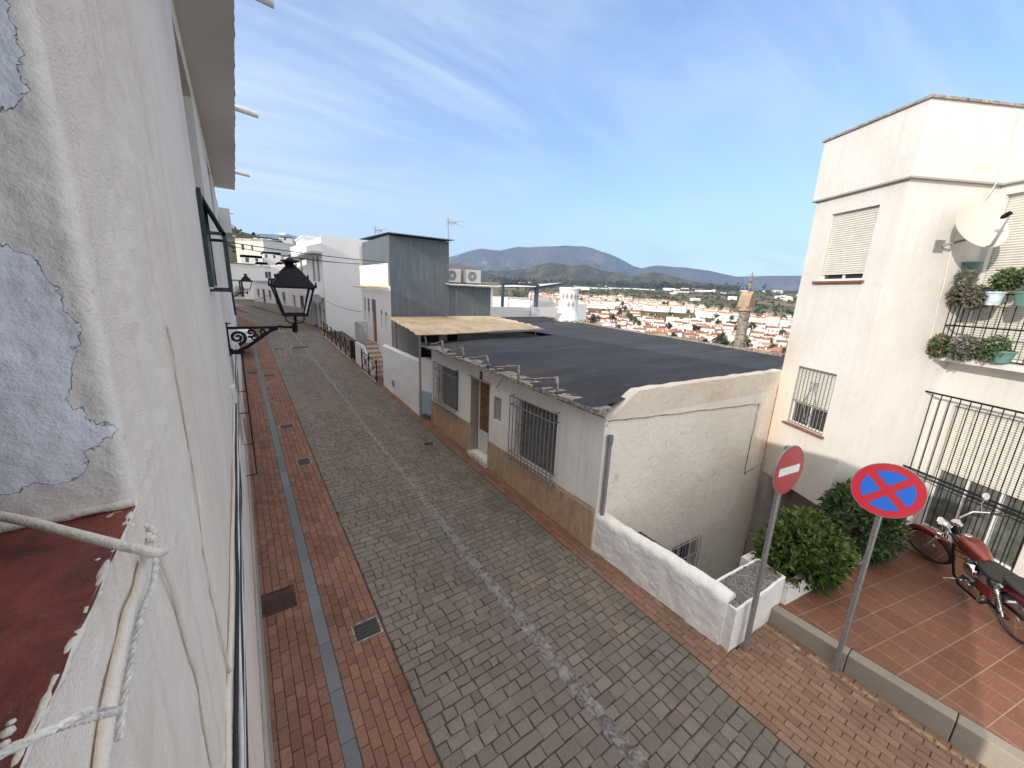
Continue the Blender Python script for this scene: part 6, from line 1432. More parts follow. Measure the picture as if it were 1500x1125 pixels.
# ---- motorcycle, built along +x (front), y left, z up
def motorcycle():
    t = thing("motorcycle", "dark red cruiser motorcycle with chrome engine leaning on its stand on the terrace", "motorcycle", (0, 0, 0), 0, None, world=False)
    WB = 1.62; rf_, rr_ = .335, .315
    def wheel(x, r, wdt, nm):
        h = MB(); h.lathe([(r - .055, -wdt * .38), (r - .045, -wdt * .5), (r - .02, -wdt * .46), (r, -wdt * .2), (r + .003, 0), (r, wdt * .2), (r - .02, wdt * .46), (r - .045, wdt * .5), (r - .055, wdt * .38), (r - .055, -wdt * .38)], 44, (x, 0, r), 'y')
        T = h.build("tyre", M['rubber'], t, smooth=True, angle=50)
        m = MB(); m.lathe([(r - .054, -wdt * .40), (r - .075, -wdt * .32), (r - .08, 0), (r - .075, wdt * .32), (r - .054, wdt * .40)], 40, (x, 0, r), 'y'); m.lathe([(.001, -.07), (.045, -.07), (.05, -.04), (.035, -.02), (.035, .02), (.05, .04), (.045, .07), (.001, .07)], 16, (x, 0, r), 'y')
        for k in range(26):
            a = 2 * pi * k / 26; s = (-1) ** k; a2 = a + .22 * (-1) ** (k // 2); m.tube([(x + .045 * math.cos(a), s * .045, r + .045 * math.sin(a)), (x + (r - .075) * math.cos(a2), s * .008, r + (r - .075) * math.sin(a2))], .0032, 4)
        m.build("wheel_rim", M['chrome'], T, smooth=True, angle=40); return T
    wheel(WB, rf_, .115, 'f'); wheel(0, rr_, .165, 'r')
    bd = MB(); bd.lathe([(.001, .05), (.12, .05), (.12, .062), (.001, .062)], 24, (WB, 0, rf_), 'y'); bd.build("brake_disc", M['alu'], t)
    # front fork, raked
    fk = MB(); top = Vector((1.17, 0, 1.0)); ax = Vector((WB, 0, rf_))
    for s in (-1, 1):
        fk.tube([ax + Vector((0, s * .085, 0)), ax.lerp(top, .52) + Vector((0, s * .085, 0))], .028, 12); fk.tube([ax.lerp(top, .5) + Vector((0, s * .085, 0)), top + Vector((0, s * .085, 0))], .021, 12)
    for k in (.72, .97): c = ax.lerp(top, k); fk.tube([c + Vector((0, -.12, 0)), c + Vector((0, .12, 0))], .026, 10)
    fk.build("front_fork", M['chrome'], t, smooth=True, angle=40)
    fd = MB(); 
    def fend(r, w, a0, a1, x, z, n=26, up=0.0):
        rows = []
        for i in range(n + 1):
            a = a0 + (a1 - a0) * i / n; k = .55 + .45 * math.sin(pi * min(1, max(.08, i / n)))
            for j in range(9):
                b = -1 + 2 * j / 8; rr = r - .05 * b * b + up * 0; rows.append((x + rr * math.cos(a), w * k * b, z + rr * math.sin(a)))
        base = len(fd.v); fd.v += rows
        for i in range(n):
            for j in range(8): fd.f.append((base + i * 9 + j, base + i * 9 + j + 1, base + i * 9 + 10 + j, base + i * 9 + 9 + j)); fd.mi.append(0); fd.t.append(.5)
    fend(rf_ + .045, .075, .55, 2.45, WB, rf_); o = fd.build("front_fender", M['moto_red'], t, smooth=True); sdm = o.modifiers.new("thickness", 'SOLIDIFY'); sdm.thickness = .006
    fd = MB(); fend(rr_ + .075, .105, .25, 2.3, -.0, rr_); o = fd.build("rear_fender", M['moto_dark'], t, smooth=True); sdm = o.modifiers.new("thickness", 'SOLIDIFY'); sdm.thickness = .006
    # headlight, instruments, bars, mirrors
    hl = MB(); hq = Matrix.Rotation(math.radians(90), 4, 'Y'); hl.lathe([(.001, -.12), (.05, -.11), (.085, -.06), (.097, 0), (.1, .015), (.092, .02)], 22, (1.33, 0, .90), mat=hq); H_ = hl.build("headlight", M['chrome'], t, smooth=True, angle=40); hg = MB(); hg.lathe([(.09, .018), (.05, .034), (.001, .038)], 20, (1.33, 0, .90), mat=hq); hg.build("lens", M['ac_white'], H_, smooth=True)
    for s in (-1, 1):
        il = MB(); il.lathe([(.001, -.06), (.03, -.05), (.042, 0), (.03, .02), (.001, .025)], 14, (1.27, s * .19, .86), mat=hq); il.tube([(1.24, s * .08, .86), (1.24, s * .19, .86)], .01, 6); il.build("indicator", M['chrome'], t, smooth=True, angle=40)
    sp = MB(); sp.lathe([(.001, -.03), (.05, -.03), (.055, .02), (.05, .03), (.001, .03)], 18, (1.13, 0, 1.06)); sp.build("speedometer", M['chrome'], t, smooth=True, angle=40)
    for s in (-1, 1):
        hb = MB(); hb.tube([(1.16, s * .05, 1.02), (1.14, s * .10, 1.10), (1.06, s * .24, 1.17), (.94, s * .36, 1.15), (.84, s * .42, 1.12)], .0135, 10); B_ = hb.build("handlebar", M['chrome'], t, smooth=True)
        gp_ = MB(); gp_.tube([(.94, s * .36, 1.15), (.82, s * .43, 1.115)], [.021, .020], 10); gp_.build("grip", M['rubber'], B_, smooth=True, angle=50)
        lv = MB(); lv.tube([(1.0, s * .31, 1.15), (.99, s * .36, 1.13), (.86, s * .47, 1.10)], .006, 5); lv.build("lever", M['alu'], B_)
        mr = MB(); mr.tube([(1.0, s * .30, 1.17), (1.02, s * .36, 1.28), (.99, s * .41, 1.36)], .006, 6); mq = Matrix.Rotation(math.radians(-85), 4, 'Y'); 
        for k in range(2): pass
        mr.lathe([(.001, -.012), (.055, -.012), (.062, .0), (.055, .008), (.001, .008)], 18, (.985, s * .42, 1.39), mat=mq); mr.build("mirror", M['chrome'], t, smooth=True, angle=40)
    # tank: teardrop loft
    tk = MB(); secs = [(1.12, .045, .05, .80), (1.08, .085, .085, .82), (1.0, .125, .12, .835), (.90, .150, .145, .84), (.80, .155, .15, .825), (.70, .135, .135, .80), (.60, .095, .10, .77), (.54, .05, .06, .755)]
    n = 22
    def loft(mb, secs, n=22, pw=.8):
        base = len(mb.v)
        for x, wy, hz_, zc in secs:
            for k in range(n):
                a = 2 * pi * k / n; c_, s_2 = math.cos(a), math.sin(a); mb.v.append((x, wy * math.copysign(abs(c_) ** pw, c_), zc + hz_ * math.copysign(abs(s_2) ** pw, s_2) * (1 if s_2 > 0 else .62)))
        for i in range(len(secs) - 1):
            for k in range(n): mb.f.append((base + i * n + k, base + i * n + (k + 1) % n, base + (i + 1) * n + (k + 1) % n, base + (i + 1) * n + k)); mb.mi.append(0); mb.t.append(.5)
        mb.f.append(tuple(base + k for k in range(n))); mb.f.append(tuple(base + (len(secs) - 1) * n + k for k in range(n))[::-1]); mb.mi += [0, 0]; mb.t += [0, 0]
    loft(tk, secs); o = tk.build("fuel_tank", M['moto_red'], t, smooth=True); sb = o.modifiers.new("smooth", 'SUBSURF'); sb.levels = 1; sb.render_levels = 2
    fc = MB(); fc.lathe([(.045, .955), (.045, .985), (.035, .992), (.001, .992)], 18, (.90, 0, 0)); fc.build("fuel_cap", M['chrome'], o, smooth=True, angle=40)
    se = MB(); loft(se, [(.60, .09, .03, .77), (.52, .145, .055, .735), (.40, .175, .065, .715), (.26, .185, .06, .715), (.16, .165, .055, .745), (.14, .13, .05, .76)]); o = se.build("rider_seat", M['vinyl'], t, smooth=True); o.modifiers.new("smooth", 'SUBSURF').render_levels = 2
    se = MB(); loft(se, [(.17, .11, .05, .80), (.10, .14, .055, .80), (-.06, .145, .05, .785), (-.22, .12, .045, .765), (-.30, .07, .03, .75)]); o = se.build("pillion_seat", M['vinyl'], t, smooth=True); o.modifiers.new("smooth", 'SUBSURF').render_levels = 2
    # frame, engine
    fm = MB()
    for s in (-1, 1):
        fm.tube([(1.14, 0, .90), (1.02, s * .09, .62), (.92, s * .13, .30), (.80, s * .14, .20), (.42, s * .14, .20), (.30, s * .14, .32), (.28, s * .13, .55), (.50, s * .06, .70)], .018, 8); fm.tube([(.30, s * .15, .33), (0, s * .15, rr_)], .022, 8)
    fm.tube([(1.16, 0, .95), (1.06, 0, .80), (.5, 0, .70), (.25, 0, .62)], .03, 8); fm.tube([(1.12, 0, .80), (1.19, 0, 1.02)], .04, 12); fm.build("frame", M['black_metal'], t, smooth=True)
    en = MB(); en.box(.42, .80, -.13, .13, .22, .42); o = en.build("crankcase", M['alu'], t, bevel=.04)
    cv = MB(); 
    for (x, z, r) in ((.53, .33, .105), (.70, .34, .095)):
        for s in (-1, 1): cv.lathe([(.001, s * .175), (r * .75, s * .17), (r, s * .15), (r, s * .12)], 24, (x, 0, z), 'y')
    cv.build("engine_cover", M['chrome'], t, smooth=True, angle=40)
    for ang, x, z in ((28, .74, .50), (-22, .52, .50)):
        cy = MB(); q = Matrix.Rotation(math.radians(ang), 4, 'Y')
        for k in range(9): zz2 = -.12 + k * .028; rr2 = .095 if k < 8 else .08; cy.lathe([(.001, zz2), (rr2, zz2), (rr2, zz2 + .014), (.07, zz2 + .014), (.07, zz2 + .028)], 18, (x, 0, z), mat=q)
        cy.lathe([(.075, .12), (.08, .15), (.06, .18), (.001, .185)], 18, (x, 0, z), mat=q); cy.build("cylinder", M['alu'], t, smooth=True, angle=35)
    ac = MB(); ac.lathe([(.001, .16), (.085, .155), (.10, .13), (.10, .06), (.001, .06)], 22, (.62, .02, .60), 'y'); ac.build("air_cleaner", M['chrome'], t, smooth=True, angle=40)
    sc = MB(); sc.obox((.20, .17), (.46, .17), -.03, .0, .42, .60); sc.build("side_cover", M['moto_dark'], t, bevel=.03)
    for s, nm in ((-1, 'exhaust_pipe'),):
        for (x, z0, zb, l) in ((.88, .52, .24, -.42), (.62, .50, .33, -.40)):
            ex = MB(); ex.tube([(x, s * .1, z0), (x + .08, s * .17, z0 - .06), (x + .02, s * .19, zb + .05), (x - .15, s * .19, zb), (.25, s * .19, zb + .01), (.1, s * .2, zb + .02), (l, s * .2, zb + .08)], [.024, .024, .024, .024, .03, .042, .045], 12); ex.build("exhaust_pipe", M['chrome'], t, smooth=True)
    for s in (-1, 1):
        sh = MB(); a_, b_ = Vector((.02, s * .19, .33)), Vector((.17, s * .17, .64)); sh.tube([a_, b_], .017, 10); pts = []
        for i in range(70):
            k = i / 69; c = a_.lerp(b_, .2 + .65 * k); ang = k * 2 * pi * 8; pts.append(c + Vector((math.cos(ang) * .03, math.sin(ang) * .03, 0)))
        sh.tube(pts, .006, 5); sh.tube([a_.lerp(b_, .82), b_], .036, 12); sh.build("shock_absorber", M['chrome'], t, smooth=True, angle=50)
        fp = MB(); fp.tube([(.86, s * .14, .25), (.86, s * .32, .26)], [.014, .022], 8); fp.build("footrest", M['chrome'], t); fp = MB(); fp.tube([(.30, s * .15, .34), (.28, s * .28, .36)], [.014, .02], 8); fp.build("footrest", M['chrome'], t)
    tl = MB(); tl.lathe([(.001, -.05), (.04, -.045), (.05, 0), (.03, .03), (.001, .035)], 14, (-.40, 0, .62), mat=Matrix.Rotation(math.radians(-90), 4, 'Y')); tl.build("tail_light", M['moto_red'], t, smooth=True)
    for s in (-1, 1):
        cb_ = MB(); cb_.tube([(1.0, s * .3, 1.14), (1.16, s * .2, 1.08), (1.25, s * .1, .9), (1.30, s * .06, .7)], .006, 5); cb_.build('brake_cable', M['rubber'], t, smooth=True)
    lk = MB(); lk.tube([(.62, .13, .20), (.70, .24, .05), (.76, .30, -.0)], [.013, .013, .016], 8); lk.build("side_stand", M['chrome'], t)
    mu = MB(); mu.lathe([(.001, -.03), (.13, -.03), (.135, .02), (.001, .03)], 20, (0, .0, rr_), 'y'); mu.build("rear_hub", M['alu'], t)
    return t
mo = motorcycle()
def steer(root, names, ang):
    top, ax = Vector((1.17, 0, 1.0)), Vector((-.45, 0, .665)).normalized(); X = Matrix.Translation(top) @ Matrix.Rotation(math.radians(ang), 4, ax) @ Matrix.Translation(-top)
    for ch in root.children:
        if ch.name.split('.')[0] in names or (ch.name.split('.')[0] == 'tyre' and max(v.co.x for v in ch.data.vertices) > 1.5):
            for o in [ch] + list(ch.children): o.data.transform(X)
bpy.context.view_layer.update()
steer(mo, {'front_fork', 'front_fender', 'brake_disc', 'headlight', 'indicator', 'speedometer', 'handlebar', 'mirror', 'brake_cable'}, 28)
pf0 = Vector((9.45, .50, TZ)); pr0 = pf0 - 1.62 * Vector((math.cos(math.radians(40)), math.sin(math.radians(40)), 0)); dv = pf0 - pr0
mo.location = pr0; mo.rotation_mode = 'XYZ'; yaw = math.atan2(dv.y, dv.x); mo.rotation_euler = (math.radians(-11), 0, yaw); mo.scale = (1.0, 1.0, 1.0)
# ------------------------------------------------------------------ white terraces and pergola beyond the black roof
tr_ = thing("terrace_house", "white flat roofed house with a blue pergola beyond the black roof", "house", (16.5, 22, -3))
m = MB(); m.box(12.2, 20.25, 20.8, 21.0, -9, -.98); m.box(19.2, 20.4, 19.9, 20.1, -9, -.66); m.box(12.2, 20.3, 21.0, 30, -9, -1.25); m.box(13.2, 25, 29.5, 29.8, -9, -.5); m.box(20.0, 20.3, 20.1, 30, -9, -.7); m.build("wall", M['white'], tr_)
pg = thing("pergola", "dark blue metal pergola frame with a sheet top on the white roof terrace", "pergola", (16, 21.5, -1.2))
pm = M['perg'] = simple('dark_blue_paint', (.045, .065, .10), .45, var=.2)
for (x, y) in ((14.15, 21.4), (17.0, 21.4), (18.6, 23.6), (14.9, 25.2)): m = MB(); m.box(x - .07, x + .07, y - .07, y + .07, -1.25, .42); m.build("post", pm, pg)
m = MB(); m.box(14.1, 17.1, 21.33, 21.47, .42, .56); m.obox((16.2, 21.3), (20.3, 22.6), -.07, .07, .10, .24, .62, .78); m.obox((18.55, 23.6), (21.2, 24.6), -.06, .06, .42, .54); m.build("beam", pm, pg)
m = MB(); m.mesh([(17.05, 21.5, .42), (20.3, 22.6, .80), (20.6, 25.2, .70), (15.2, 25.4, .30), (17.05, 21.5, .39), (20.3, 22.6, .77), (20.6, 25.2, .67), (15.2, 25.4, .27)], [(0, 1, 2, 3), (7, 6, 5, 4), (0, 4, 5, 1), (1, 5, 6, 2), (2, 6, 7, 3), (3, 7, 4, 0)]); m.build("sheet", M['ac_white'], pg)
for (x, lb) in ((15.4, "thin bare pole on the white terrace between the pergola posts"), (15.95, "slim pole rising by the drum chimney in front of the white terrace")):
    m = MB(); m.tube([(x, 20.7 if x > 15.9 else 22.5, -1.6), (x, 20.7 if x > 15.9 else 22.5, .15)], .03, 6); tag(m.build("pole", M['galv'], None), lb, "pole")
sk_ = thing("roof_shed", "small pale shed with a red panel beside the clad house lean-to", "shed", (12.3, 21.5, -1))
m = MB(); m.box(12.1, 13.9, 22.2, 23.5, -1.25, .25); m.build("wall", M['white'], sk_); m = MB(); m.box(13.1, 13.6, 22.17, 22.2, -1.2, -.5); m.build("red_panel", simple('faded_red_panel', (.42, .10, .09), .6), sk_); m = MB(); m.box(11.9, 14.1, 22.0, 23.7, .252, .32); m.build("roof", M['concrete'], sk_)
m = MB(); fq2 = Frame((12.1, 22.2), (13.9, 22.2)); fq2.box(m, .15, .9, -.75, -.05, 0, .02); m.build("window", M['rail_grey'], sk_)

# ------------------------------------------------------------------ houses along the far street
def box_house(name, label, A, B, dep, zb, zt, wins=(), group=None, mat='white', parapet=.25, doors=(), blind=.6, base=None):
    """flat roofed house: facade A->B (outside on the right), depth dep behind"""
    t = thing(name, label, "house", (A[0], A[1], zb), 0, group); fr = Frame(A, B); Ln = math.hypot(B[0] - A[0], B[1] - A[1])
    A2 = fr.p(0, 0, -dep)[:2]; B2 = fr.p(Ln, 0, -dep)[:2]; w = MB(); hs2 = list(wins) + list(doors)
    wall(w, A, B, zb, zt, hs2, .14); wall(w, B, B2, zb, zt); wall(w, B2, A2, zb, zt); wall(w, A2, A, zb, zt)
    zr = zt - parapet; w.face([(*A, zr), (*B, zr), (*B2, zr), (*A2, zr)])
    for a, b in ((A, B), (B, B2), (B2, A2), (A2, A)): w.obox(a, b, -.16, 0.02, zt, zt + .05)
    for a, b in ((A, B), (B, B2), (B2, A2), (A2, A)): wall(w, b, a, zr, zt)
    w.build("wall", M[mat], t)
    for h in wins: window(t, fr, *h, .135, blind=blind if (h[0] * 7.3) % 1 > .4 else None, blind_mat=M['shutter_grey'], mull=1 if h[1] - h[0] > .7 else 0)
    for h in doors:
        d_ = MB(); fr.box(d_, h[0], h[1], h[2], h[3], -.13, -.08); d_.build("door", M['darkwood'], t)
    if base: b_ = MB(); fr.box(b_, 0, Ln, zb, base, 0, .03); b_.build("plinth", M['concrete'], t)
    return t, fr
# left side beyond the camera house
lb_ = box_house("row_house", "white row house on the left with bristling terrace pipes past the front eave", (-.22, 13.45), (-.16, 21.8), 7, -4.5, 2.05, [(1.5, 2.3, -.4, 1.2), (4.5, 5.3, -.4, 1.2)], doors=[(6, 6.9, -3.8, -1.8)])[0]
m = MB()
for i in range(5): m.tube([(-.2, 15.2 + i * 1.3, 2.0 - .22 * (i % 3)), (.16, 15.2 + i * 1.3, 1.96 - .22 * (i % 3))], .035, 6)
m.build("water_spout", M['white_rough'], lb_)
m = MB(); m.box(-.2, .06, 14.2, 19.5, 1.30, 1.95); m.build("cornice", M['soffit'], lb_)
hd_ = box_house("row_house", "white row house on the left with balconies and flower pots under the far lantern", (-.30, 21.9), (-.55, 34), 7, -4, 4.9, [(3.0, 3.9, -.6, .8), (6.2, 7.1, -.6, .8), (9, 9.8, -.6, .8)], doors=[(5, 5.9, -3.2, -1.2)])
bh, frb = hd_
for k, (a, z) in enumerate(((5.6, -.95), (9.4, -1.0))):
    m = MB(); frb.box(m, a, a + 2.4, z - .12, z, 0, .75); m.build("balcony_slab", M['white'], bh)
    m = MB()
    for i in range(15): m.tube([frb.p(a + 2.4 * i / 14, z, .72), frb.p(a + 2.4 * i / 14, z + .95, .72)], .012, 4)
    for zz2 in (z + .05, z + .95): m.tube([frb.p(a, z + .0 + (zz2 - z), .72), frb.p(a + 2.4, zz2, .72)], .018, 5); m.tube([frb.p(a, zz2, 0), frb.p(a, zz2, .72)], .018, 5)
    m.build("balcony_railing", M['black_metal'], bh)
aw2 = MB(); aw2.mesh([frb.p(6.0, -1.55, 0), frb.p(8.6, -1.55, 0), frb.p(8.6, -1.85, .85), frb.p(6.0, -1.85, .85), frb.p(6.0, -1.60, 0), frb.p(8.6, -1.60, 0), frb.p(8.6, -1.9, .85), frb.p(6.0, -1.9, .85)], [(0, 1, 2, 3), (7, 6, 5, 4), (0, 4, 7, 3), (1, 2, 6, 5), (2, 3, 7, 6), (0, 1, 5, 4)]); aw2.build("tiled_canopy", M['sill_red'], bh)
sl_ = MB(); frb.box(sl_, .4, 2.6, -2.9, -2.75, 0, .8); frb.box(sl_, .4, 2.2, -2.5, -2.38, 0, .6); sl_.build("porch_slab", M['white_rough'], bh)
rgl = random.Random(17)
for i, (a, z) in enumerate(((5.8, -.95), (6.9, -.95), (7.8, -.95), (10.2, -1.0))):
    plant(f"{('first', 'second', 'third', 'fourth')[i]} dark potted plant along the far left balconies below the lantern", frb.p(a, z + .35, .6), (.25, .25, .3), 60 + i, M['leaf_dry'], 120)
wc = MB(); wc.tube([(-.12, 14.0, .9), (-.05, 14.6, 1.0), (.05, 15.2, .95)], .03, 6); wc.tube([(-.15, 13.9, 1.2), (-.1, 13.9, -1.0)], .03, 6); tag(wc.build("cable_bracket", M['cable_b'], None), "dark cable bracket on the left wall where the overhead wires start", "bracket")
box_house("row_house", "white row house following the bend of the street on the left", (-.62, 34.1), (-2.6, 47), 7, -3.5, 3.6, [(2, 2.8, -.5, .8), (6, 6.8, -.5, .8)], doors=[(4, 4.9, -2.6, -.7)])
# low row closing the bend of the street, doors and windows in line
A_, B_ = (1.35, 47.5), (4.55, 33.5)
ws = [(1.2, 1.95, -2.2 + .55, -.75), (4.6, 5.35, -1.75, -.78), (8.2, 8.95, -1.95, -.85), (10.6, 11.3, -2.1, -1.0)]; ds_ = [(2.8, 3.6, -2.55, -.75), (6.3, 7.1, -2.75, -.8), (12.2, 13.0, -3.1, -1.0)]
box_house("row_house", "low white row house with grey base closing the bend of the street", A_, B_, 6, -4.5, .0, ws, doors=ds_, base=-1.95, mat='white')
t = box_house("row_house", "white two storey row house with dark balcony seen through the lantern", (3.0, 46.5), (5.2, 41.6), 7, -4.2, 1.5, [(1.2, 1.9, -.3, 1.0), (3.2, 3.9, -.3, 1.0)], doors=[(2.2, 3.0, -2.8, -.9)])
frx = t[1]; m = MB(); frx.box(m, .8, 4.4, -.62, -.5, 0, .8); frx.box(m, .8, 4.4, -.5, .3, .76, .80); m.build("balcony", M['black_metal'], t[0])
# big white blocks across the street end
box_house("village_house", "long white house across the street end with one dark window", (-3.5, 56), (7.6, 57.5), 9, -5, 1.75, [(6.55, 7.25, .35, 1.15)], group=None, blind=None)
m = MB()

# ------------------------------------------------------------------ village on the hillside
rv_ = random.Random(44)
def px_house(x0, x1, yt, yb, D, label, wins, mat='white', deep=8, turn=0.0, zt_=None):
    p0, p1 = at_y(x0, yt, D), at_y(x1, yt, D); zt = (p0[2] + p1[2]) / 2; zb = at_y((x0 + x1) / 2, yb, D)[2] - 4
    A = (p0[0], D + turn); B = (p1[0], D - turn); Ln = math.hypot(B[0] - A[0], B[1] - A[1]); H = zt - (zb + 4); hs3 = []
    for (a, b, c, d) in wins: hs3.append((a * Ln, b * Ln, zt - d * H, zt - c * H))
    return box_house("village_house", label, A, B, deep, zb, zt, hs3, group="white houses climbing the village hillside", mat=mat, parapet=.4, blind=None)
px_house(344, 384, 350, 392, 96, "tall pale three storey house high on the left of the village", [(.2, .3, .2, .4), (.55, .62, .2, .4)], 'block', 10, 2)
px_house(384, 414, 352, 386, 100, "tall house with dark stacked balconies high in the village", [(.05, .35, .05, .2), (.1, .3, .35, .55), (.1, .3, .68, .85)], 'block', 12)
px_house(352, 384, 374, 392, 82, "white house with two small windows above the street end", [(.2, .38, .2, .6), (.65, .8, .2, .6)], 'white', 7)
px_house(385, 411, 369, 386, 84, "white cube house with flat roof right of the two window house", [(.1, .25, .25, .55), (.55, .7, .25, .55)], 'white', 7)
px_house(345, 372, 386, 400, 70, "low white house with a terrace at the left of the village", [(.3, .5, .2, .7)], 'white', 6)
px_house(412, 432, 366, 384, 104, "white house with brown terrace behind the lantern top", [(.2, .4, .2, .5), (.6, .8, .2, .5)], 'white', 8)
px_house(400, 424, 356, 370, 128, "cream house near the ridge above the lantern", [(.2, .35, .2, .55), (.6, .75, .2, .55)], 'block', 9)
px_house(420, 444, 360, 376, 134, "white stepped house on the ridge left of the two storey house", [(.2, .35, .2, .5), (.6, .75, .2, .5)], 'white', 9)
px_house(372, 398, 347, 356, 150, "small white house on the ridge behind the tall houses", [(.2, .3, .2, .6), (.6, .7, .2, .6)], 'white', 9)
px_house(395, 412, 350, 358, 165, "bright small house at the ridge crest above the cream house", [(.3, .5, .2, .6)], 'white', 8)
px_house(428, 446, 372, 392, 92, "white house squeezed beside the two storey house gable", [(.2, .5, .2, .5)], 'white', 8)
px_house(408, 424, 384, 396, 74, "low white flat house behind the lantern roof", [(.3, .5, .2, .6)], 'white', 6)
px_house(440, 452, 380, 398, 66, "narrow sunlit white house left of the eave of the two storey house", [(.3, .6, .3, .6)], 'white', 6)

px_house(346, 366, 356, 372, 110, "pale low house beside the tall three storey house", [(.3, .5, .2, .6)], 'white', 7)
px_house(432, 446, 384, 398, 72, "small white house in front of the squeezed one behind the lantern finial", [(.3, .5, .2, .6)], 'white', 6)
px_house(410, 428, 347, 356, 175, "farthest small white house on the ridge line", [(.3, .5, .2, .6)], 'white', 9)
px_house(376, 392, 384, 396, 76, "low white house below the two window house", [(.3, .5, .3, .7)], 'white', 6)

def veg_clump(mb, c, r, h, rnd, n=9, tone=.45):
    """one far tree: a lumpy cluster of small facets around a short axis"""
    for _ in range(n):
        o = Vector((rnd.gauss(0, .45) * r, rnd.gauss(0, .45) * r, abs(rnd.gauss(.55, .3)) * h)); s = r * rnd.uniform(.3, .55); p = Vector(c) + o
        mb.ct = min(1, max(0, tone + rnd.gauss(0, .22))); q = [p + Vector((s * rnd.uniform(.7, 1.2) * math.cos(a), s * rnd.uniform(.7, 1.2) * math.sin(a), rnd.uniform(-.25, .25) * s)) for a in (0.2, 1.8, 3.3, 4.9)]
        top = p + Vector((0, 0, s * rnd.uniform(.7, 1.1))); bot = p - Vector((0, 0, s * .8)); mb.mesh(q + [top, bot], [(0, 1, 4), (1, 2, 4), (2, 3, 4), (3, 0, 4), (1, 0, 5), (2, 1, 5), (3, 2, 5), (0, 3, 5)])
# scrub on the ridge
vb = MB(); rnd = random.Random(77)
for _ in range(900):
    th = math.radians(rnd.uniform(-12, 34)); d = rnd.uniform(120, 330); x, y = d * math.sin(th), d * math.cos(th); veg_clump(vb, (x, y, ghgt(x, y) - .3), rnd.uniform(.6, 1.4), rnd.uniform(.5, 1.5), rnd, 4, .35)
struct(vb.build("scrub", M['far_tree'], None, tone=True), "dark scrub along the ridge behind the village", "scrub", 'stuff')

# ------------------------------------------------------------------ the town below
M['t_white'] = simple('town_whitewash', (.80, .77, .72), .9, var=.05, nscale=.2); M['t_cream'] = simple('town_cream', (.74, .62, .48), .9, var=.06, nscale=.2)
M['t_ochre'] = simple('town_ochre', (.66, .33, .08), .9, var=.1, nscale=.2); M['t_roof'] = simple('town_roof_tile', (.30, .145, .095), .9, var=.3, nscale=.6); M['t_roof2'] = simple('town_roof_tile_pale', (.42, .25, .17), .9, var=.3, nscale=.6)
M['t_pink'] = simple('town_maroon', (.25, .055, .05), .9, var=.1, nscale=.2)
def town_proto(kind, w, d, h, wallm, roofm, seed):
    """walls with a pitched tiled roof or terrace, chimney, window and door openings as dark recesses"""
    rnd = random.Random(seed); m = MB(); m.cm = 0
    two = kind in ('two', 'ochre')
    m.box(-w / 2, w / 2, -d / 2, d / 2, -4, h)
    m.cm = 1
    if kind == 'flat':
        m.cm = 0; m.box(-w / 2, w / 2, -d / 2, -d / 2 + .25, h, h + .7); m.box(-w / 2, w / 2, d / 2 - .25, d / 2, h, h + .7); m.box(-w / 2, -w / 2 + .25, -d / 2 + .25, d / 2 - .25, h, h + .7); m.box(w / 2 - .25, w / 2, -d / 2 + .25, d / 2 - .25, h, h + .7); m.box(w * .05, w * .4, -d * .2, d * .35, h + .01, h + 2.3); m.cm = 1; m.box(w * .03, w * .42, -d * .22, d * .37, h + 2.31, h + 2.5)
    else:
        o = .3; rh = d * .15; y0, y1 = -d / 2 - o, d / 2 + o; x0, x1 = -w / 2 - o, w / 2 + o
        m.mesh([(x0, y0, h - .02), (x1, y0, h - .02), (x1, 0, h + rh), (x0, 0, h + rh), (x0, y1, h - .02), (x1, y1, h - .02)], [(0, 1, 2, 3), (3, 2, 5, 4), (0, 3, 4), (1, 5, 2)]); m.mesh([(x0, y0, h - .08), (x1, y0, h - .08), (x1, y1, h - .08), (x0, y1, h - .08)], [(3, 2, 1, 0)])
        m.cm = 0; m.box(w * .2, w * .2 + .5, -d * .2, -d * .2 + .5, h, h + rh + .7)
        m.cm = 0; m.box(-w / 2, -w * .05, -d / 2 - 2.2, -d / 2 - .01, -4, h * .45); m.cm = 1; m.mesh([(-w / 2 - .2, -d / 2 - 2.4, h * .45), (-w * .03, -d / 2 - 2.4, h * .45), (-w * .03, -d / 2, h * .66), (-w / 2 - .2, -d / 2, h * .66)], [(0, 1, 2, 3)])
    m.cm = 2
    for s in (-1, 1):
        for k in range(3 if w > 7 else 2):
            x = -w / 2 + w * (k + .5) / (3 if w > 7 else 2) + rnd.uniform(-.4, .4)
            for z in ((.9, h * .55) if two else (.9,)):
                m.box(x - .45, x + .45, s * (d / 2) - .02, s * (d / 2) + .03, z, z + 1.25)
        y = rnd.uniform(-d * .25, d * .25)
        for z in ((1.0, h * .58) if two else (1.0,)): m.box(s * (w / 2) - .02, s * (w / 2) + .03, y - .45, y + .45, z, z + 1.2)
    return m, [wallm, roofm, M['dark']]
protos = []
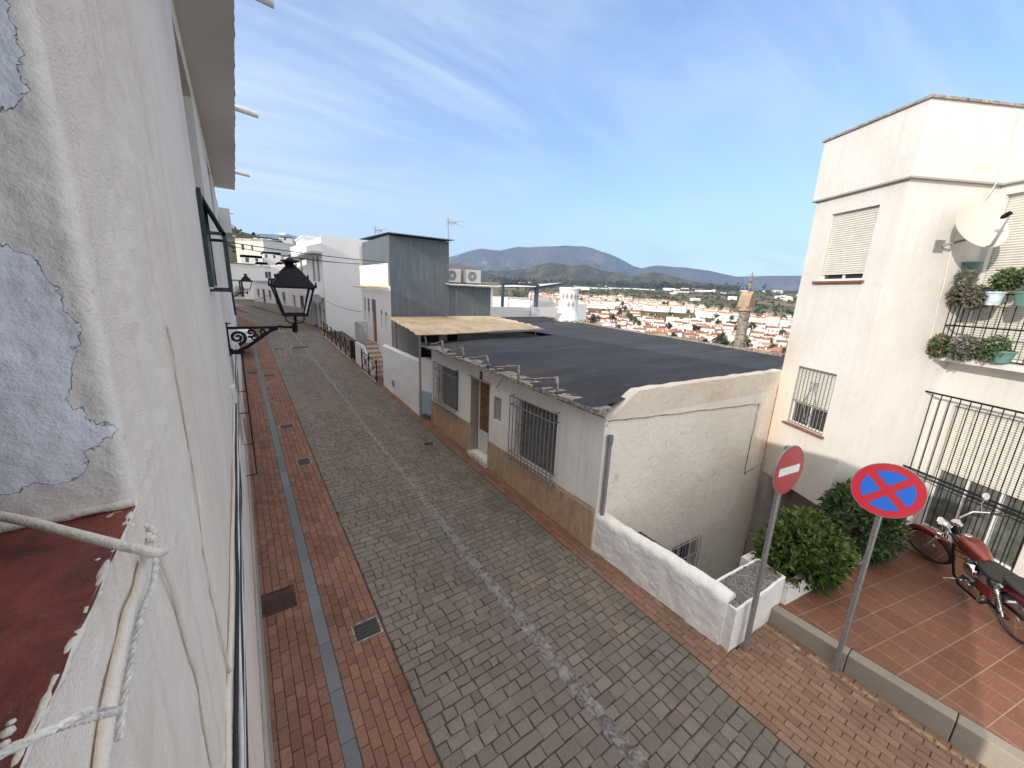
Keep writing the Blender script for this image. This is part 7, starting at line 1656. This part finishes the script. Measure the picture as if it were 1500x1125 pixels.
for i, (k, w, d, h, wm, rm2, lb) in enumerate((('gable', 8, 7, 4.0, 't_white', 't_roof', "small white town house with a red tiled roof and front annexe"), ('two', 7.5, 7, 6.4, 't_white', 't_roof', "two storey white town house with a red tiled roof"), ('flat', 8, 8, 4.8, 't_white', 't_roof2', "white flat roofed town house with a rooftop room"), ('gable', 11, 6.5, 4.2, 't_white', 't_roof2', "long white town house with a pale tiled roof"), ('two', 8, 7.5, 6.2, 't_cream', 't_roof', "two storey cream town house with a red roof"), ('ochre', 10, 7.5, 5.2, 't_ochre', 't_roof2', "ochre yellow town house at the right edge of the town"), ('ochre', 9, 7, 5.0, 't_ochre', 't_pink', "ochre town house with a maroon roof terrace at the right"), ('gable', 8.5, 7, 3.6, 't_white', 't_pink', "white town house with a dark maroon roof"))):
    m, mats = town_proto(k, w, d, h, M[wm], M[rm2], i); o = m.build("town_house", mats, None); tag(o, lb, "house", ("houses of the town below" if i not in (5, 6) else "ochre houses of the town below")); protos.append(o)
rt_ = random.Random(101); used = [False] * 8; placed = []
rowang = math.radians(58)
ru, rv2 = Vector((math.sin(rowang + pi / 2), math.cos(rowang + pi / 2), 0)), Vector((math.sin(rowang), math.cos(rowang), 0))
cnt = 0
for j in range(36):
    dist = 150 + j * 12.9
    s = -230.0
    off = rt_.uniform(0, 6)
    while s < 175:
        p = rv2 * dist + ru * (s + off); d = p.length; th = math.degrees(math.atan2(p.x, p.y)); wid = rt_.uniform(8.2, 10.5)
        s += wid
        if th < 38.5 or th > 78 or cnt >= 290: continue
        lim = 452 - 95 * sstep(56, 72, th) + 26 * mnoise.noise(Vector((th * .3, 0, 0)))
        if d > lim or d < 148: continue
        if th < 46 and d < 250: continue
        if rt_.random() < .10 + .25 * (d > lim - 60): continue
        och = th > 62 and d < 225
        i = rt_.choice((5, 6, 5, 3)) if och else rt_.choice((0, 1, 1, 2, 2, 2, 1, 3, 4, 7)) if th > 44 else rt_.choice((1, 4, 4, 2))
        z = ghgt(p.x, p.y) + (2.2 if j % 2 else 0) * 0; rot = -rowang + rt_.choice((0, 0, pi, pi / 2)) + rt_.gauss(0, .06)
        if not used[i]: o = protos[i]; used[i] = True
        else: o = protos[i].copy(); COL.objects.link(o)
        o.location = (p.x, p.y, z + rt_.uniform(-.3, .5)); o.rotation_euler = (0, 0, rot); sc = rt_.uniform(.88, 1.08); o.scale = (sc, sc, sc * rt_.uniform(.9, 1.15)); placed.append((p.x, p.y)); cnt += 1
for i in range(8):
    if not used[i]: bpy.data.objects.remove(protos[i])
# farther out the houses stand in joined rows
rowm = MB(); rr5 = random.Random(91)
for k in range(4):
    x = -15 + k * 7.6; h = 3.8 + (2.4 if rr5.random() < .5 else 0); rowm.cm = 0; rowm.box(x, x + 7.55, -3.6, 3.6, -4, h); rowm.cm = 1
    rowm.mesh([(x - .1, -3.9, h - .02), (x + 7.6, -3.9, h - .02), (x + 7.6, 0, h + 1.1), (x - .1, 0, h + 1.1), (x - .1, 3.9, h - .02), (x + 7.6, 3.9, h - .02)], [(0, 1, 2, 3), (3, 2, 5, 4), (0, 3, 4), (1, 5, 2)])
    rowm.cm = 0; rowm.box(x + 1, x + 1.6, .8, 1.4, h, h + 1.9); rowm.box(x + .4, x + 4.6, -6.2, -3.61, -4, h * .5); rowm.cm = 2
    for q in (1.4, 4.6): rowm.box(x + q, x + q + .9, -3.64, -3.58, 1.2, 2.5); rowm.box(x + q, x + q + .9, 3.58, 3.64, 1.2, 2.5)
ro0 = rowm.build("terraced_row", [M['t_white'], M['t_roof2'], M['dark']], None); tag(ro0, "row of joined white houses with tiled roofs at the far side of the town", "house row", "terraced rows at the far side of the town"); nro = 0
for j in range(24):
    for k in range(16):
        th = 39 + k * 2.35 + rt_.uniform(-.5, .5); d = 372 + j * 17 + rt_.uniform(-4, 4)
        if d > 615 - 190 * sstep(50, 70, th) + 40 * mnoise.noise(Vector((th * .25, 2, 0))) or rt_.random() < .16 or nro >= 190: continue
        if d < 452 - 95 * sstep(56, 72, th) + 12: continue
        a = math.radians(th); x, y = d * math.sin(a), d * math.cos(a); o = ro0 if nro == 0 else ro0.copy()
        if nro: COL.objects.link(o)
        o.location = (x, y, ghgt(x, y) + rt_.uniform(0, .8)); o.rotation_euler = (0, 0, -rowang + rt_.choice((0, 0, pi, pi / 2)) + rt_.gauss(0, .08)); o.scale = (rt_.uniform(.6, .9), 1, rt_.uniform(.9, 1.15)); placed += [(x - 8, y), (x, y), (x + 8, y)]; nro += 1
print('town houses', cnt, 'rows', nro)
# palms between the houses
pl_t = MB(); rp2 = random.Random(3); pl_t.cm = 0; pl_t.tube([(0, 0, -1), (.1, 0, 3), (.05, .1, 6.4)], [.32, .24, .22], 7); pl_t.cm = 1
for k in range(44):
    a = rp2.uniform(0, 6.28); e = rp2.uniform(-.7, 1.2); l = rp2.uniform(1.9, 2.8); d = Vector((math.cos(a) * math.cos(e), math.sin(a) * math.cos(e), math.sin(e))); s = Vector((-math.sin(a), math.cos(a), 0)); p0 = Vector((.05, .1, 6.4)); pl_t.ct = rp2.uniform(.1, .9)
    p1 = p0 + d * l * .5; p2 = p0 + d * l + Vector((0, 0, -.55 * l * math.cos(e))); w = .34
    pl_t.mesh([p0, p1 + s * w, p2, p1 - s * w, p1 + Vector((0, 0, .12))], [(0, 1, 4), (1, 2, 4), (2, 3, 4), (3, 0, 4)])
palm0 = pl_t.build("palm_tree", [M['trunk'], M['palm']], None, tone=True); tag(palm0, "dark fan palm standing between the white town houses", "palm", "palms of the town below")
npalm = 0
for k in range(400):
    if npalm >= 95: break
    th = math.radians(rt_.uniform(41, 74)); d = 178 + 330 * rt_.random() ** 1.5; x, y = d * math.sin(th), d * math.cos(th)
    if min((x - a) ** 2 + (y - b) ** 2 for a, b in placed) < 20: continue
    if min((x - a) ** 2 + (y - b) ** 2 for a, b in placed) > 400: continue
    o = palm0 if npalm == 0 else palm0.copy()
    if npalm: COL.objects.link(o)
    sc = rt_.uniform(1.0, 1.5); o.location = (x, y, ghgt(x, y)); o.scale = (sc * 1.15, sc * 1.15, sc); o.rotation_euler = (0, 0, rt_.uniform(0, 6.28)); npalm += 1
# round garden trees between the houses
tree_p = MB(); rnd = random.Random(12); tree_p.cm = 0; tree_p.tube([(0, 0, -1), (0, 0, 2)], [.2, .14], 6); tree_p.cm = 1
for k in range(3): veg_clump(tree_p, (rnd.uniform(-.6, .6), rnd.uniform(-.6, .6), 1.2 + k * .5), 1.6, 2.2, rnd, 14, .45)
tree0 = tree_p.build("garden_tree", [M['trunk'], M['far_tree']], None, tone=True); tag(tree0, "rounded dark garden tree among the white town houses", "tree", "garden trees of the town below"); ng = 0
for k in range(400):
    if ng >= 46: break
    th = math.radians(rt_.uniform(41, 75)); d = 176 + 400 * rt_.random() ** 1.2; x, y = d * math.sin(th), d * math.cos(th)
    if min((x - a) ** 2 + (y - b) ** 2 for a, b in placed) < 18: continue
    o = tree0 if ng == 0 else tree0.copy()
    if ng: COL.objects.link(o)
    sc = rt_.uniform(.7, 1.4); o.location = (x, y, ghgt(x, y)); o.scale = (sc,) * 3; o.rotation_euler = (0, 0, rt_.uniform(0, 6.28)); ng += 1
# farm sheds and greenhouses over the plain
shed_m = MB(); shed_m.cm = 0; shed_m.box(-8, 8, -4, 4, -2, 3.4); shed_m.cm = 1; shed_m.mesh([(-8.3, -4.3, 3.4), (8.3, -4.3, 3.4), (8.3, 0, 4.8), (-8.3, 0, 4.8), (-8.3, 4.3, 3.4), (8.3, 4.3, 3.4)], [(0, 1, 2, 3), (3, 2, 5, 4), (0, 3, 4), (1, 5, 2)])
sd0 = shed_m.build("farm_building", [M['t_white'], M['t_white']], None); tag(sd0, "small white farm building on the green plain beyond the town", "farm building", "farm buildings on the plain")
for k in range(64):
    th = math.radians(rt_.uniform(36, 74)); d = rt_.uniform(640, 2400) if k < 46 else rt_.uniform(2500, 3300); x, y = d * math.sin(th), d * math.cos(th)
    o = sd0 if k == 0 else sd0.copy()
    if k: COL.objects.link(o)
    sc = rt_.uniform(.6, 1.3); zz3 = ghgt(x, y)
    o.location = (x, y, zz3 + .5); o.scale = (sc * rt_.uniform(.7, 2.6), sc, sc * rt_.uniform(.8, 1.5)); o.rotation_euler = (0, 0, rt_.uniform(0, 3.14))
    if d > 2500: o.location = (x, y, 62); 
for k, (px_, d) in enumerate(((905, 1500), (925, 1500), (945, 1450), (1000, 1350), (668, 1200), (860, 1400), (880, 1350))):
    th = az_el(px_, 430)[0]; x, y = d * math.sin(th), d * math.cos(th); m = MB(); q = Matrix.Rotation(-th + .1, 4, 'Z')
    for i in range(3):
        for j2 in range(8): a0, a1 = pi * j2 / 8, pi * (j2 + 1) / 8; m.face([(-30, i * 9 - 4.4 * math.cos(a0), 3.6 * math.sin(a0)), (30, i * 9 - 4.4 * math.cos(a0), 3.6 * math.sin(a0)), (30, i * 9 - 4.4 * math.cos(a1), 3.6 * math.sin(a1)), (-30, i * 9 - 4.4 * math.cos(a1), 3.6 * math.sin(a1))])
    m.xf(q); o = m.build("greenhouse", M['greenhouse'] if 'greenhouse' in M else M.setdefault('greenhouse', simple('greenhouse_film', (.55, .57, .55), .6, var=.1, nscale=.2)), None); o.location = (x, y, ghgt(x, y) + 1); tag(o, "pale greenhouse tunnels on the plain before the hills", "greenhouse", "greenhouses on the plain")
# orchards, hedges and groves of the plain: too many to count
ob = MB(); rnd = random.Random(55)
for _ in range(5200):
    th = math.radians(rnd.uniform(33, 80)); d = 400 + 2250 * rnd.random() ** .8; x, y = d * math.sin(th), d * math.cos(th)
    if d < 620 and any((x - a) ** 2 + (y - b) ** 2 < 90 for a, b in placed): continue
    nn = mnoise.noise(Vector((x * .006, y * .012, 2))) + .35 * mnoise.noise(Vector((x * .03, y * .03, 5)))
    if nn < .08 and rnd.random() > .22: continue
    r = rnd.uniform(1.6, 3.6) * (1 + d / 2400); veg_clump(ob, (x, y, ghgt(x, y) - .5), r, r * rnd.uniform(.7, 1.2), rnd, 5, .3 + .35 * mnoise.noise(Vector((x * .01, y * .01, 9))))
for (px_, d, wd_, n_) in ((972, 1900, 90, 60), (1000, 2100, 70, 40), (755, 2000, 120, 60), (1050, 2200, 130, 50), (850, 2250, 140, 70), (915, 2300, 120, 60)):
    th0 = az_el(px_, 425)[0]
    for _ in range(n_): x = d * math.sin(th0) + rnd.gauss(0, wd_ * .5); y = d * math.cos(th0) + rnd.gauss(0, wd_ * .5); veg_clump(ob, (x, y, ghgt(x, y)), rnd.uniform(8, 14), rnd.uniform(18, 32), rnd, 7, .15)
struct(ob.build("orchards", M['far_tree'], None, tone=True), "dark orchards hedges and groves over the plain", "trees", 'stuff')
